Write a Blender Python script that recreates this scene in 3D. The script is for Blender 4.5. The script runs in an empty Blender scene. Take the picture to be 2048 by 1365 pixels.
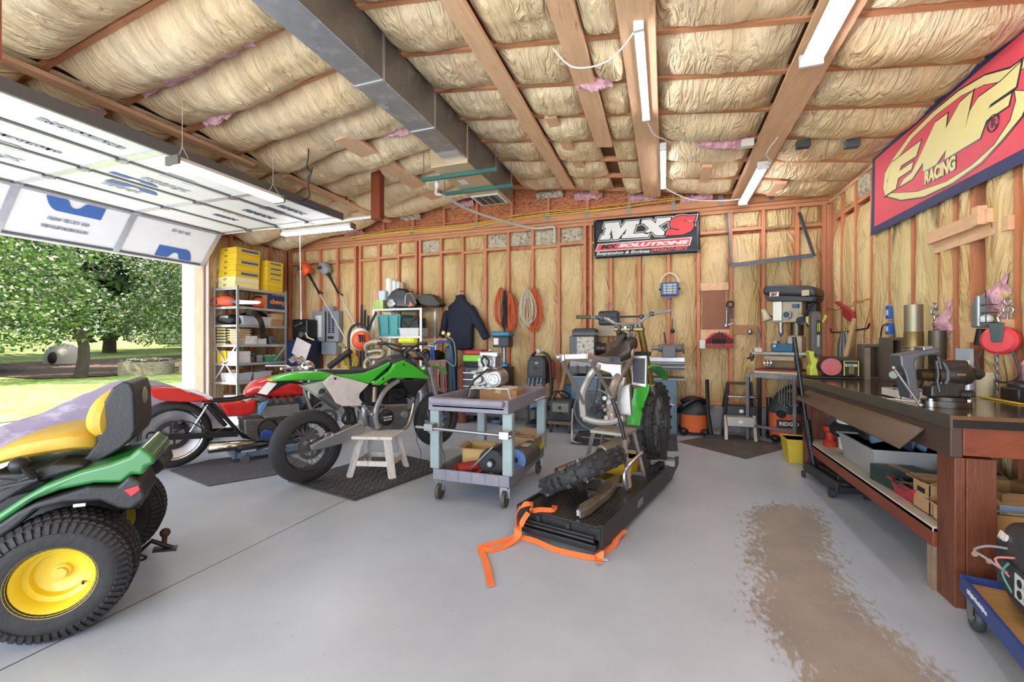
import bpy, math, random
from mathutils import Vector, Matrix, Euler, noise
scene = bpy.context.scene
PI = math.pi
# ---------------------------------------------------------------- camera, sky, sun, exposure
cam_d = bpy.data.cameras.new('camera'); cam = bpy.data.objects.new('camera', cam_d)
scene.collection.objects.link(cam); scene.camera = cam
cam.location = (0, 0, 1.22); cam.rotation_euler = (PI/2, 0, math.radians(19.378))
cam_d.sensor_width = 36; cam_d.lens = 870/2048*36; cam_d.shift_y = 2.5/2048
cam_d.clip_start = .02; cam_d.clip_end = 300
scene.view_settings.view_transform = 'Standard'; scene.view_settings.look = 'None'
scene.view_settings.gamma = 1; scene.view_settings.use_curve_mapping = False
scene.view_settings.exposure = 0.7
world = bpy.data.worlds.new('sky'); scene.world = world; world.use_nodes = True
wn = world.node_tree.nodes; wl = world.node_tree.links
sky = wn.new('ShaderNodeTexSky'); sky.sky_type = 'HOSEK_WILKIE'; sky.turbidity = 3
sky.sun_direction = Vector((-.55, -.75, 1.3)).normalized()
mixs = wn.new('ShaderNodeMix'); mixs.data_type = 'RGBA'; mixs.inputs[0].default_value = .8
wl.new(sky.outputs[0], mixs.inputs[6]); mixs.inputs[7].default_value = (.88, .95, 1.06, 1)
wl.new(mixs.outputs[2], wn['Background'].inputs[0]); wn['Background'].inputs[1].default_value = 1.6
sun_d = bpy.data.lights.new('sun', 'SUN'); sun = bpy.data.objects.new('sun', sun_d)
scene.collection.objects.link(sun); sun_d.energy = 6; sun_d.angle = .01; sun_d.color = (1, .95, .86)
sun.rotation_euler = Vector((.55, .75, -1.3)).to_track_quat('-Z', 'Y').to_euler()
ar_d = bpy.data.lights.new('open_end_fill', 'AREA'); ar = bpy.data.objects.new('open_end_fill', ar_d)   # fill light added at the unbuilt end behind the camera to brighten the interior
scene.collection.objects.link(ar); ar_d.shape = 'RECTANGLE'; ar_d.size = 8.5; ar_d.size_y = 2.6; ar_d.energy = 260; ar_d.color = (.84, .92, 1)
ar.location = (-2.5, -2.9, 1.2); ar.rotation_euler = (math.radians(90+14), 0, 0)
scene.cycles.use_denoising = True
scene.cycles.max_bounces = 6; scene.cycles.diffuse_bounces = 4; scene.cycles.transparent_max_bounces = 6
scene.cycles.caustics_reflective = False; scene.cycles.caustics_refractive = False
scene.cycles.sample_clamp_indirect = 6

# ---------------------------------------------------------------- materials
def lin(h):
    h = h.lstrip('#'); o = []
    for i in (0, 2, 4):
        c = int(h[i:i+2], 16)/255; o.append(c/12.92 if c <= .04045 else ((c+.055)/1.055)**2.4)
    return tuple(o)+(1,)
MATS = {}
def mat(h, rough=.5, metal=0, var=0, vs=8, bump=0, bs=40, dirt=None, ds=6, dt=.6, coat=0, stretch=None, emit=0, alpha=1, trans=0):
    key = (h, rough, metal, var, vs, bump, bs, dirt, ds, dt, coat, stretch, emit, alpha, trans)
    if key in MATS: return MATS[key]
    m = bpy.data.materials.new('m%d' % len(MATS)); MATS[key] = m; m.use_nodes = True
    N = m.node_tree.nodes; L = m.node_tree.links; b = N['Principled BSDF']
    c = lin(h); b.inputs['Base Color'].default_value = c
    b.inputs['Roughness'].default_value = rough; b.inputs['Metallic'].default_value = metal
    b.inputs['Coat Weight'].default_value = coat; b.inputs['Coat Roughness'].default_value = .08
    b.inputs['Alpha'].default_value = alpha; b.inputs['Transmission Weight'].default_value = trans
    if emit: b.inputs['Emission Color'].default_value = c; b.inputs['Emission Strength'].default_value = emit
    if var or bump or dirt:
        tc = N.new('ShaderNodeTexCoord'); mp = N.new('ShaderNodeMapping'); L.new(tc.outputs['Object'], mp.inputs[0])
        mp.inputs['Scale'].default_value = stretch or (1, 1, 1)
    col = None
    if var:
        n = N.new('ShaderNodeTexNoise'); n.inputs['Scale'].default_value = vs; n.inputs['Detail'].default_value = 6
        n.inputs['Roughness'].default_value = .65
        L.new(mp.outputs[0], n.inputs[0]); r = N.new('ShaderNodeMapRange')
        r.inputs[1].default_value = .3; r.inputs[2].default_value = .7
        r.inputs[3].default_value = 1-var; r.inputs[4].default_value = 1+var
        L.new(n.outputs[0], r.inputs[0]); v = N.new('ShaderNodeVectorMath'); v.operation = 'SCALE'
        v.inputs[0].default_value = c[:3]; L.new(r.outputs[0], v.inputs['Scale']); col = v.outputs[0]
    if dirt:
        n = N.new('ShaderNodeTexNoise'); n.inputs['Scale'].default_value = ds; n.inputs['Detail'].default_value = 8
        n.inputs['Roughness'].default_value = .7
        L.new(mp.outputs[0], n.inputs[0]); r = N.new('ShaderNodeMapRange')
        r.inputs[1].default_value = dt-.07; r.inputs[2].default_value = dt+.07; L.new(n.outputs[0], r.inputs[0])
        x = N.new('ShaderNodeMix'); x.data_type = 'RGBA'; x.inputs[6].default_value = c; x.inputs[7].default_value = lin(dirt)
        if col: L.new(col, x.inputs[6])
        L.new(r.outputs[0], x.inputs[0]); col = x.outputs[2]
    if col: L.new(col, b.inputs['Base Color'])
    if bump:
        n = N.new('ShaderNodeTexNoise'); n.inputs['Scale'].default_value = bs; n.inputs['Detail'].default_value = 4
        L.new(mp.outputs[0], n.inputs[0]); k = N.new('ShaderNodeBump'); k.inputs['Strength'].default_value = bump
        k.inputs['Distance'].default_value = .02; L.new(n.outputs[0], k.inputs['Height']); L.new(k.outputs[0], b.inputs['Normal'])
    return m
STEEL = mat('#9a9a9c', .35, .85, .15, 6); CHROME = mat('#d9d9de', .16, 1); ALU = mat('#b9b9bc', .32, .8, .12, 9)
DALU = mat('#77787a', .42, .75, .25, 14, .2, 60); BLACK = mat('#101113', .45, 0, .25, 9); RUB = mat('#1c1c1e', .75, 0, .25, 12, .3, 60)
DSTEEL = mat('#3a3b3e', .4, .6, .25, 10); WHITE = mat('#e4e2de', .5); DKGREY = mat('#34363a', .5, 0, .15, 8)
GOLDF = mat('#8a7641', .3, .75, .15, 8)

# ---------------------------------------------------------------- mesh building
V = Vector
def frame(d, up=V((0, 0, 1))):
    d = V(d).normalized(); up = V(up)
    if abs(d.dot(up)) > .98: up = V((1, 0, 0))
    a = up.cross(d).normalized(); return a, d.cross(a).normalized(), d
def sm(pts, k=6, closed=False):   # catmull-rom smoothing of a polyline
    P = [V(p) for p in pts]; n = len(P); o = []
    rng = range(n) if closed else range(n-1)
    for i in rng:
        a = P[i-1] if (i or closed) else P[i]; b = P[i]; c = P[(i+1) % n]; d = P[(i+2) % n] if (closed or i+2 < n) else c
        for j in range(k):
            t = j/k
            o.append(.5*((2*b)+(c-a)*t+(2*a-5*b+4*c-d)*t*t+(3*b-a-3*c+d)*t**3))
    if not closed: o.append(P[-1])
    return o
class MB:
    def __init__(s): s.v = []; s.f = []
    def add(s, vs, fs):
        n = len(s.v); s.v += [tuple(v) for v in vs]; s.f += [tuple(i+n for i in f) for f in fs]; return s
    def box(s, lo, hi, rz=0, M=None):
        (a, b, c), (d, e, f) = lo, hi
        if a > d: a, d = d, a
        if b > e: b, e = e, b
        if c > f: c, f = f, c
        vs = [V(p) for p in ((a,b,c),(d,b,c),(d,e,c),(a,e,c),(a,b,f),(d,b,f),(d,e,f),(a,e,f))]
        if rz:
            ce = V(((a+d)/2, (b+e)/2, 0)); R = Matrix.Rotation(rz, 3, 'Z'); vs = [R@(p-ce)+ce for p in vs]
        if M: vs = [M@p for p in vs]
        return s.add(vs, [(0,3,2,1),(4,5,6,7),(0,1,5,4),(1,2,6,5),(2,3,7,6),(3,0,4,7)])
    def bx(s, c, d, rz=0, M=None):
        return s.box((c[0]-d[0]/2, c[1]-d[1]/2, c[2]-d[2]/2), (c[0]+d[0]/2, c[1]+d[1]/2, c[2]+d[2]/2), rz, M)
    def bar(s, a, b, w, h=None, up=(0, 0, 1), taper=1):
        a = V(a); b = V(b); h = h or w; x, y, d = frame(b-a, up); vs = []
        for p, k in ((a, 1), (b, taper)):
            for i, j in ((-1,-1),(1,-1),(1,1),(-1,1)): vs.append(p+x*i*w/2*k+y*j*h/2*k)
        return s.add(vs, [(0,3,2,1),(4,5,6,7),(0,1,5,4),(1,2,6,5),(2,3,7,6),(3,0,4,7)])
    def tube(s, pts, r, n=8, closed=False, cap=True):
        P = [V(p) for p in pts]; N = len(P); vs = []; fs = []; a = None
        rr = r if hasattr(r, '__len__') else [r]*N
        for i, p in enumerate(P):
            if closed: t = P[(i+1) % N]-P[i-1]
            else: t = P[min(i+1, N-1)]-P[max(i-1, 0)]
            if t.length < 1e-9: t = V((0, 0, 1))
            t.normalize()
            if a is None: a = frame(t)[0]
            else:
                a = a-t*a.dot(t)
                a = a.normalized() if a.length > 1e-6 else frame(t)[0]
            b = t.cross(a)
            for j in range(n):
                q = 2*PI*j/n; vs.append(p+(a*math.cos(q)+b*math.sin(q))*rr[i])
        for i in range(N if closed else N-1):
            for j in range(n):
                k = (i+1) % N; fs.append((i*n+j, i*n+(j+1) % n, k*n+(j+1) % n, k*n+j))
        if cap and not closed: fs += [tuple(range(n))[::-1], tuple((N-1)*n+j for j in range(n))]
        return s.add(vs, fs)
    def cyl(s, a, b, r, r2=None, n=16): return s.tube([a, b], [r, r if r2 is None else r2], n)
    def lathe(s, prof, o=(0, 0, 0), ax=(0, 0, 1), n=20, closed=False, arc=1):
        x, y, d = frame(ax); o = V(o); vs = []; fs = []; m = len(prof); na = n if arc == 1 else n+1
        for i in range(na):
            q = 2*PI*arc*i/n; e = x*math.cos(q)+y*math.sin(q)
            for r, h in prof: vs.append(o+e*r+d*h)
        for i in range(n):
            k = (i+1) % na
            for j in range(m if closed else m-1):
                l = (j+1) % m; fs.append((i*m+j, k*m+j, k*m+l, i*m+l))
        return s.add(vs, fs)
    def torus(s, o, ax, R, r, n=32, m=8): return s.lathe([(R+r*math.cos(2*PI*j/m), r*math.sin(2*PI*j/m)) for j in range(m)], o, ax, n, True)
    def ball(s, c, r, n=14, m=8):
        r = r if hasattr(r, '__len__') else (r, r, r); vs = [V((c[0], c[1], c[2]-r[2]))]; fs = []
        for j in range(1, m):
            q = -PI/2+PI*j/m
            for i in range(n): vs.append(V((c[0]+r[0]*math.cos(q)*math.cos(2*PI*i/n), c[1]+r[1]*math.cos(q)*math.sin(2*PI*i/n), c[2]+r[2]*math.sin(q))))
        vs.append(V((c[0], c[1], c[2]+r[2])))
        for i in range(n):
            fs.append((0, 1+(i+1) % n, 1+i)); fs.append((len(vs)-1, 1+(m-2)*n+i, 1+(m-2)*n+(i+1) % n))
            for j in range(m-2): a = 1+j*n; fs.append((a+i, a+(i+1) % n, a+n+(i+1) % n, a+n+i))
        return s.add(vs, fs)
    def prism(s, poly, a, b, pl='xz'):     # polygon in a plane, extruded between a and b along the third axis
        f = {'xz': lambda p, t: (p[0], t, p[1]), 'yz': lambda p, t: (t, p[0], p[1]), 'xy': lambda p, t: (p[0], p[1], t)}[pl]
        n = len(poly); vs = [f(p, a) for p in poly]+[f(p, b) for p in poly]
        return s.add(vs, [tuple(range(n)), tuple(range(n, 2*n))[::-1]]+[(i, n+i, n+(i+1) % n, (i+1) % n) for i in range(n)])
    def loft(s, rings, cap=True, closed=False):
        n = len(rings[0]); vs = [p for r in rings for p in r]; fs = []; N = len(rings)
        for i in range(N if closed else N-1):
            for j in range(n): k = (i+1) % N; fs.append((i*n+j, i*n+(j+1) % n, k*n+(j+1) % n, k*n+j))
        if cap and not closed: fs += [tuple(range(n))[::-1], tuple((N-1)*n+j for j in range(n))]
        return s.add(vs, fs)
    def body(s, secs, n=16, p=2.4, ax='x', k=4):  # loft of superellipse sections (pos, yc, zc, halfwidth, halfheight)
        S = sm([V(q[:3]) for q in secs], k); W = sm([V((q[3], q[4], 0)) for q in secs], k); R = []
        for c, w in zip(S, W):
            r = []
            for j in range(n):
                q = 2*PI*j/n; cx, sx = math.cos(q), math.sin(q)
                u = math.copysign(abs(cx)**(2/p), cx)*max(w.x, .001); v = math.copysign(abs(sx)**(2/p), sx)*max(w.y, .001)
                r.append((c.x, c.y+u, c.z+v) if ax == 'x' else ((c.x+u, c.y, c.z+v) if ax == 'y' else (c.x+u, c.y+v, c.z)))
            R.append(r)
        return s.loft(R)
    def strip(s, pts, w, up=(0, 0, 1), th=.003):   # flat ribbon along a path; w = width vector per point or number
        P = [V(p) for p in pts]; R = []
        for i, p in enumerate(P):
            t = (P[min(i+1, len(P)-1)]-P[max(i-1, 0)]).normalized(); x, y, _ = frame(t, up)
            ww = w[i] if hasattr(w, '__len__') else w
            R.append([p-x*ww/2-y*th/2, p+x*ww/2-y*th/2, p+x*ww/2+y*th/2, p-x*ww/2+y*th/2])
        return s.loft(R)
    def grid(s, f, nu, nv, wrap=False):
        vs = [f(i/nu, j/nv) for i in range(nu+1) for j in range(nv+1)]
        return s.add(vs, [(i*(nv+1)+j, (i+1)*(nv+1)+j, (i+1)*(nv+1)+j+1, i*(nv+1)+j+1) for i in range(nu) for j in range(nv)])
    def obj(s, name, m, parent=None, smooth=None, bevel=0, seg=2, solid=0, sub=0, label=None):
        me = bpy.data.meshes.new(name); me.from_pydata(s.v, [], s.f); me.materials.append(m)
        import bmesh
        bm = bmesh.new(); bm.from_mesh(me); bmesh.ops.recalc_face_normals(bm, faces=bm.faces); bm.to_mesh(me); bm.free()
        if smooth is not False and (smooth or len(s.f) > 24):
            me.polygons.foreach_set('use_smooth', [True]*len(me.polygons))
            me.set_sharp_from_angle(angle=math.radians(smooth if smooth and smooth > 1 else 38))
        o = bpy.data.objects.new(name, me); scene.collection.objects.link(o)
        if parent: o.parent = parent
        if solid: d = o.modifiers.new('solid', 'SOLIDIFY'); d.thickness = solid; d.offset = 0
        if bevel: d = o.modifiers.new('bevel', 'BEVEL'); d.width = bevel; d.segments = seg; d.limit_method = 'ANGLE'; d.angle_limit = .6
        if sub: d = o.modifiers.new('sub', 'SUBSURF'); d.levels = sub; d.render_levels = sub
        if label: o['label'] = label
        return o
def tag(o, label, cat, group=None, kind=None):
    o['label'] = label; o['category'] = cat
    if group: o['group'] = group
    if kind: o['kind'] = kind
    return o
def thing(name, label, cat, loc=(0, 0, 0), rz=0, group=None):
    o = bpy.data.objects.new(name, None); scene.collection.objects.link(o); o.empty_display_size = .1
    o.location = loc; o.rotation_euler = (0, 0, rz); return tag(o, label, cat, group)
def struct(o):
    o['kind'] = 'structure'; return o
def kids(o): return [c for c in list(scene.collection.objects) if c.parent == o]
def copy_tree(o, loc=None, rz=None, label=None, parent=None):
    c = o.copy(); scene.collection.objects.link(c)
    if parent: c.parent = parent
    if loc is not None: c.location = loc
    if rz is not None: c.rotation_euler = (0, 0, rz)
    if label: c['label'] = label
    for ch in kids(o): copy_tree(ch, parent=c)
    return c
def txt(s, size, name, m, parent, M, depth=.002, off=0, shear=0, sx=1, align='CENTER', sp=1):
    cu = bpy.data.curves.new('t', 'FONT'); cu.body = s; cu.size = size; cu.extrude = depth; cu.offset = off; cu.shear = shear
    cu.align_x = align; cu.align_y = 'CENTER'; cu.space_character = sp; cu.resolution_u = 3
    t = bpy.data.objects.new('t', cu); scene.collection.objects.link(t); bpy.context.view_layer.update()
    me = bpy.data.meshes.new_from_object(t.evaluated_get(bpy.context.evaluated_depsgraph_get()))
    bpy.data.objects.remove(t); me.materials.clear(); me.materials.append(m)
    me.transform(M@Matrix.Diagonal((sx, 1, 1, 1))); me.name = name
    o = bpy.data.objects.new(name, me); scene.collection.objects.link(o); o.parent = parent; return o
def Mf(o, x, y):     # matrix placing text: origin, x direction, y direction
    x = V(x).normalized(); y = V(y); z = x.cross(y).normalized(); y = z.cross(x)
    return Matrix(((x.x, y.x, z.x, o[0]), (x.y, y.y, z.y, o[1]), (x.z, y.z, z.z, o[2]), (0, 0, 0, 1)))
def nz(x, y=0, z=0): return noise.noise(V((x, y, z)))
def lerp(a, b, t): return a+(b-a)*t

# ---------------------------------------------------------------- procedural surface materials of the room
def nodes(name):
    m = bpy.data.materials.new(name); m.use_nodes = True
    return m, m.node_tree.nodes, m.node_tree.links, m.node_tree.nodes['Principled BSDF']
def kraft(name, base, dark, pink, vert=False, scale=1.0, bump=.55):
    m, N, L, b = nodes(name); b.inputs['Roughness'].default_value = .62
    g = N.new('ShaderNodeNewGeometry'); mp = N.new('ShaderNodeMapping'); L.new(g.outputs['Position'], mp.inputs[0])
    mp.inputs['Scale'].default_value = (1.5, 1.5, .45) if vert else (2.6, .55, .6)
    def noi(sc, det, dist=0, src=mp):
        n = N.new('ShaderNodeTexNoise'); n.inputs['Scale'].default_value = sc*scale; n.inputs['Detail'].default_value = det
        n.inputs['Distortion'].default_value = dist; L.new(src.outputs[0], n.inputs[0]); return n
    def rng(n, a, c, d=0, e=1):
        r = N.new('ShaderNodeMapRange'); r.inputs[1].default_value = a; r.inputs[2].default_value = c
        r.inputs[3].default_value = d; r.inputs[4].default_value = e; L.new(n.outputs[0], r.inputs[0]); return r
    def mix(f, a, c):
        x = N.new('ShaderNodeMix'); x.data_type = 'RGBA'; L.new(f.outputs[0], x.inputs[0])
        for k, q in ((6, a), (7, c)):
            if isinstance(q, tuple): x.inputs[k].default_value = q
            else: L.new(q.outputs[2], x.inputs[k])
        return x
    n1 = noi(1.6, 5, .3, g); n3 = noi(9, 8, .5)
    c = mix(rng(n1, .35, .7), lin(base), lin(dark)); c = mix(rng(n3, .6, .75, 0, .35), c, lin('#7d5f36'))
    br = N.new('ShaderNodeTexBrick'); br.offset = .5; br.inputs['Color1'].default_value = (0, 0, 0, 1); br.inputs['Color2'].default_value = (1, 1, 1, 1)
    br.inputs['Mortar'].default_value = (0, 0, 0, 1); br.inputs['Scale'].default_value = 1; br.inputs['Bias'].default_value = -.3
    br.inputs['Brick Width'].default_value = .11; br.inputs['Row Height'].default_value = .075; br.inputs['Mortar Size'].default_value = .012
    m2 = N.new('ShaderNodeMapping'); L.new(g.outputs['Position'], m2.inputs[0])
    if vert: m2.inputs['Rotation'].default_value = (PI/2, 0, .6)
    L.new(m2.outputs[0], br.inputs[0])
    pm = rng(noi(30, 3, 0, g), .4, .5); mu = N.new('ShaderNodeMath'); mu.operation = 'MULTIPLY'
    L.new(rng(br, .62, .8, 0, pink).outputs[0], mu.inputs[0]); L.new(pm.outputs[0], mu.inputs[1])
    c = mix(mu, c, lin('#b4423c'))
    L.new(c.outputs[2], b.inputs['Base Color'])
    w = noi(3.2 if vert else 3.4, 5, 1.1); w2 = noi(30, 4, 1.0); s = N.new('ShaderNodeMath'); s.operation = 'MULTIPLY_ADD'; s.inputs[1].default_value = .25
    r1 = N.new('ShaderNodeMath'); r1.operation = 'PINGPONG'; r1.inputs[1].default_value = .1; L.new(w.outputs[0], r1.inputs[0])
    r2 = N.new('ShaderNodeMath'); r2.operation = 'MULTIPLY'; r2.inputs[1].default_value = 7; L.new(r1.outputs[0], r2.inputs[0])
    L.new(w2.outputs[0], s.inputs[0]); L.new(r2.outputs[0], s.inputs[2])
    k = N.new('ShaderNodeBump'); k.inputs['Strength'].default_value = bump; k.inputs['Distance'].default_value = .03
    L.new(s.outputs[0], k.inputs['Height']); L.new(k.outputs[0], b.inputs['Normal'])
    return m
KC = kraft('paper_ceiling', '#f0d9b2', '#e2c294', .62, bump=.75)
KW = kraft('paper_wall', '#dec292', '#c9a66c', .25, True, 1, .8)
FLUFF = mat('#dba9b4', .95, 0, .3, 25, 1, 45, '#b98088', 14, .55)
GFLUFF = mat('#cfc3ab', .95, 0, .35, 30, 1, 55, '#8d8069', 20, .55)
WOOD = mat('#c9825c', .6, 0, .16, 5, .15, 30, '#8a4a30', 3.5, .68, stretch=(3, 3, .5))
WOODC = mat('#dfb48e', .6, 0, .14, 5, .15, 30, '#a8683f', 3.2, .66, stretch=(4, .5, 3))
WOODX = mat('#c78a62', .6, 0, .16, 5, .15, 30, '#8a4f33', 3.5, .66, stretch=(.5, 3, 3))
OSB = mat('#c07a50', .7, 0, .35, 22, .4, 30, '#8a4326', 18, .55, stretch=(1, 1, 1.8))
# ---- floor with worn patch
m, N, L, b = nodes('painted_floor')
tc = N.new('ShaderNodeNewGeometry'); at = N.new('ShaderNodeAttribute'); at.attribute_name = 'wear'
def NN(sc, det, st=(1, 1, 1), ro=.6):
    mp = N.new('ShaderNodeMapping'); mp.inputs['Scale'].default_value = st; L.new(tc.outputs['Position'], mp.inputs[0])
    n = N.new('ShaderNodeTexNoise'); n.inputs['Scale'].default_value = sc; n.inputs['Detail'].default_value = det
    n.inputs['Roughness'].default_value = ro; L.new(mp.outputs[0], n.inputs[0]); return n
def MA(op, a, c=None, d=None):
    x = N.new('ShaderNodeMath'); x.operation = op
    for i, q in enumerate((a, c, d)):
        if q is None: continue
        if isinstance(q, (int, float)): x.inputs[i].default_value = q
        else: L.new(q.outputs[0] if q.bl_idname != 'ShaderNodeAttribute' else q.outputs['Fac'], x.inputs[i])
    return x
def MX(f, a, c):
    x = N.new('ShaderNodeMix'); x.data_type = 'RGBA'; L.new(f.outputs[0], x.inputs[0])
    for k, q in ((6, a), (7, c)):
        if isinstance(q, tuple): x.inputs[k].default_value = q
        else: L.new(q.outputs[2], x.inputs[k])
    return x
def RG(n, a, c, d=0, e=1):
    r = N.new('ShaderNodeMapRange'); r.inputs[1].default_value = a; r.inputs[2].default_value = c
    r.inputs[3].default_value = d; r.inputs[4].default_value = e; L.new(n.outputs[0], r.inputs[0]); return r
wr = MA('ADD', at, MA('MULTIPLY', MA('SUBTRACT', NN(2.5, 4), .5), .3)); wr = MA('ADD', wr, MA('MULTIPLY', MA('SUBTRACT', NN(38, 4, (1, .45, 1)), .5), .5))
wm = RG(wr, -.03, .05)
paint = MX(RG(NN(1.3, 6), .35, .7), lin('#bac4d0'), lin('#a9b3c0')); paint = MX(RG(NN(11, 9, (1, 1, 1), .75), .64, .74, 0, .35), paint, lin('#8b8884'))
paint = MX(RG(NN(42, 3, (1, .6, 1)), .7, .74, 0, .6), paint, lin('#75757a'))
conc = MX(RG(NN(3.5, 8), .35, .65), lin('#8d867e'), lin('#9f968b')); conc = MX(RG(NN(60, 3), .62, .72, 0, .5), conc, lin('#5f574e'))
cc = MX(wm, paint, conc)
sx = N.new('ShaderNodeSeparateXYZ'); L.new(tc.outputs['Position'], sx.inputs[0])
def absline(out, pos, w):
    a = N.new('ShaderNodeMath'); a.operation = 'COMPARE'; L.new(out, a.inputs[0]); a.inputs[1].default_value = pos; a.inputs[2].default_value = w; return a
cc = MX(absline(sx.outputs[0], -2.33, .004), cc, lin('#4c4a4a'))
L.new(cc.outputs[2], b.inputs['Base Color']); L.new(RG(wm, 0, 1, .34, .6).outputs[0], b.inputs['Roughness'])
k = N.new('ShaderNodeBump'); k.inputs['Strength'].default_value = .08; k.inputs['Distance'].default_value = .01; L.new(NN(22, 5).outputs[0], k.inputs['Height']); L.new(k.outputs[0], b.inputs['Normal'])
FLOORM = m
CONC = mat('#8f8f90', .85, 0, .2, 6, .4, 50, '#6c6c6c', 5, .6)
# ---------------------------------------------------------------- floor
PATCH = [(y, a, c) for (a, y), (c, _) in zip([(0.758,3.794),(0.575,3.512),(0.491,3.173),(0.458,2.872),(0.403,2.462),(0.407,2.135),(0.457,1.815)], [(1.028,3.889),(1.049,3.678),(0.967,3.340),(0.887,3.023),(0.854,2.620),(0.917,2.314),(0.982,2.000)])]
PATCH.sort(); PATCH = [(-3, PATCH[0][1]-.1, PATCH[0][2]), (PATCH[0][0]-.3, PATCH[0][1]-.05, PATCH[0][2])]+PATCH
def wear(x, y):
    if y >= PATCH[-1][0]: d = math.hypot(max(PATCH[-1][1]-x, x-PATCH[-1][2], 0), (y-PATCH[-1][0])); return -d
    for p, q in zip(PATCH, PATCH[1:]):
        if p[0] <= y <= q[0]:
            t = (y-p[0])/(q[0]-p[0]); a = lerp(p[1], q[1], t); c = lerp(p[2], q[2], t)
            return max(-1, min(x-a, c-x, (PATCH[-1][0]-y)*.8+.02))
    return -1
mb = MB(); nx, ny = 120, 120
mb.grid(lambda u, v: (lerp(-7.15, 2.15, u), lerp(-3, 6.75, v), 0), nx, ny)
fl = struct(mb.obj('floor', FLOORM, smooth=False))
a = fl.data.attributes.new('wear', 'FLOAT', 'POINT')
a.data.foreach_set('value', [wear(v.co.x, v.co.y) for v in fl.data.vertices])
struct(MB().box((-7.15, -3, -.3), (2.15, 6.75, -.005)).obj('trim_1', CONC))
# ---------------------------------------------------------------- walls
def batt_panel(parent, p0, u, v, n, w, h, bulge, mt, seed, nu=10, nv=26, name='insulation_batt'):
    p0 = V(p0); u = V(u); v = V(v); n = V(n)
    def f(a, c):
        e = (1-abs(2*a-1)**4)*(1-abs(2*c-1)**10)
        q = nz(a*w*9+seed*7.1, c*h*1.3, seed)+.6*nz(a*w*22+seed, c*h*3, seed*2)
        q2 = 1-abs(nz(a*w*13+c*2.5+seed, c*h*2.2+a*3, seed*3))*2.2
        return p0+u*a*w+v*c*h+n*(e*(bulge+.016*q+.014*q2)+.004)
    o = MB().grid(f, nu, nv).obj(name, mt, parent, smooth=60); return o
wb = struct(MB().box((-7.15, 6.69, 0), (2.15, 6.75, 3.1)).obj('wall_back', OSB))
SX = [-7.0+.045]+[round(-6.65+.4064*i, 3) for i in range(0)]
studs = [-6.96, -6.62, -6.21, -5.8, -5.39, -5.28, -4.87, -4.46, -4.1, -4.02, -3.61, -3.2, -2.79, -2.39, -1.98, -1.556, -1.15, -1.06, -.76, -.353, .047, .44, .85, 1.242, 1.634, 1.93]
for i, x in enumerate(studs):
    MB().box((x-.021, 6.6, .4), (x+.021, 6.69, 3.0)).obj('stud', WOOD, wb)
    if i+1 < len(studs):
        x2 = studs[i+1]; w = x2-x-.042
        if w < .12: continue
        batt_panel(wb, (x+.021, 6.665, .4), (1, 0, 0), (0, 0, 1), (0, -1, 0), w, 2.3, .05, KW, i+.5, 9, 40)
        zb = 2.72+.02*math.sin(i*2.1)
        if i % 5 != 3: MB().box((x+.021, 6.604, zb), (x2-.021, 6.68, zb+.04)).obj('blocking', WOODX, wb)
        batt_panel(wb, (x+.021, 6.665, zb+.04), (1, 0, 0), (0, 0, 1), (0, -1, 0), w, 3.0-zb-.04, .05, GFLUFF if i in (9, 12, 13, 14, 15, 16) else KW, i+20.5, 8, 8)
MB().box((1.955, 6.595, .4), (2.03, 6.69, 3.0)).obj('corner_post', WOOD, wb)
MB().box((-7, 6.59, .355), (2, 6.69, .4)).obj('sill_plate', WOODX, wb)
MB().box((-7, 6.595, 2.99), (2, 6.69, 3.035)).obj('top_plate', WOODX, wb)
MB().box((-7, 6.59, 3.04), (2, 6.69, 3.085)).obj('top_plate', WOODX, wb)
MB().box((-7, 6.57, 3.09), (2, 6.69, 3.18)).obj('truss_chord', WOODX, wb)
struct(MB().box((-7, 6.54, 0), (2, 6.69, .35)).obj('trim_2', CONC, bevel=.006))
def zc(x): return 3.7-.141*(x+2.5) if x > -2.5 else 3.7+.133*(x+2.5)
gp = [(-7.15, 3.1), (2.15, 3.1), (2.15, 3.215), (-2.5, 3.875), (-7.15, 3.25)]
g = struct(MB().prism(gp, 6.66, 6.70).obj('wall_gable', OSB))
for i in range(14):
    x = -6.6+i*.61
    if zc(x) > 3.3: MB().box((x-.02, 6.6, 3.16), (x+.02, 6.66, zc(x))).obj('truss_web', WOOD, g)
    if i % 2 == 0 or x > -3:
        MB().box((x-.03, 6.566, 3.1), (x+.03, 6.57, 3.24)).obj('gang_plate', mat('#9d9c94', .4, .7, .2, 60), g)
for i, x in enumerate((-5.6, -4.4, -3.4, -1.9, -1.3, -.5, .2, .9)):
    w = .42; z0 = zc(x+.2)
    if z0 < 3.25: continue
    mb = MB(); mb.grid(lambda u, v: (x+u*w, 6.6-.06*math.sin(PI*v)-.05*nz(u*7+x, v*5), z0-.12+v*.13+.02*nz(u*9, x)), 24, 8)
    mb.obj('insulation_tuft', GFLUFF if i in (1, 3) else FLUFF, g, smooth=80)
# cables along the plate
cb = struct(MB().box((-6.0, 6.55, 3.2), (-5.97, 6.57, 3.23)).obj('trim_3', WOOD))
for i, (c, dz) in enumerate((('#e6c84a', 0), ('#ddb83c', .03), ('#e9d05a', -.03), ('#d77f52', .06))):
    pts = [(x, 6.5+.02*nz(x*2, i), 3.13+dz+.05*nz(x*.8, i*3)+.10*max(0, (x+4.5)/5)*(1-.5*max(0, (x+.2)))) for x in [-5.4+.3*j for j in range(20 if i < 2 else 17)]]
    MB().tube(sm(pts, 4), .006, 6).obj('cable', mat(c, .5), cb)
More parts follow.
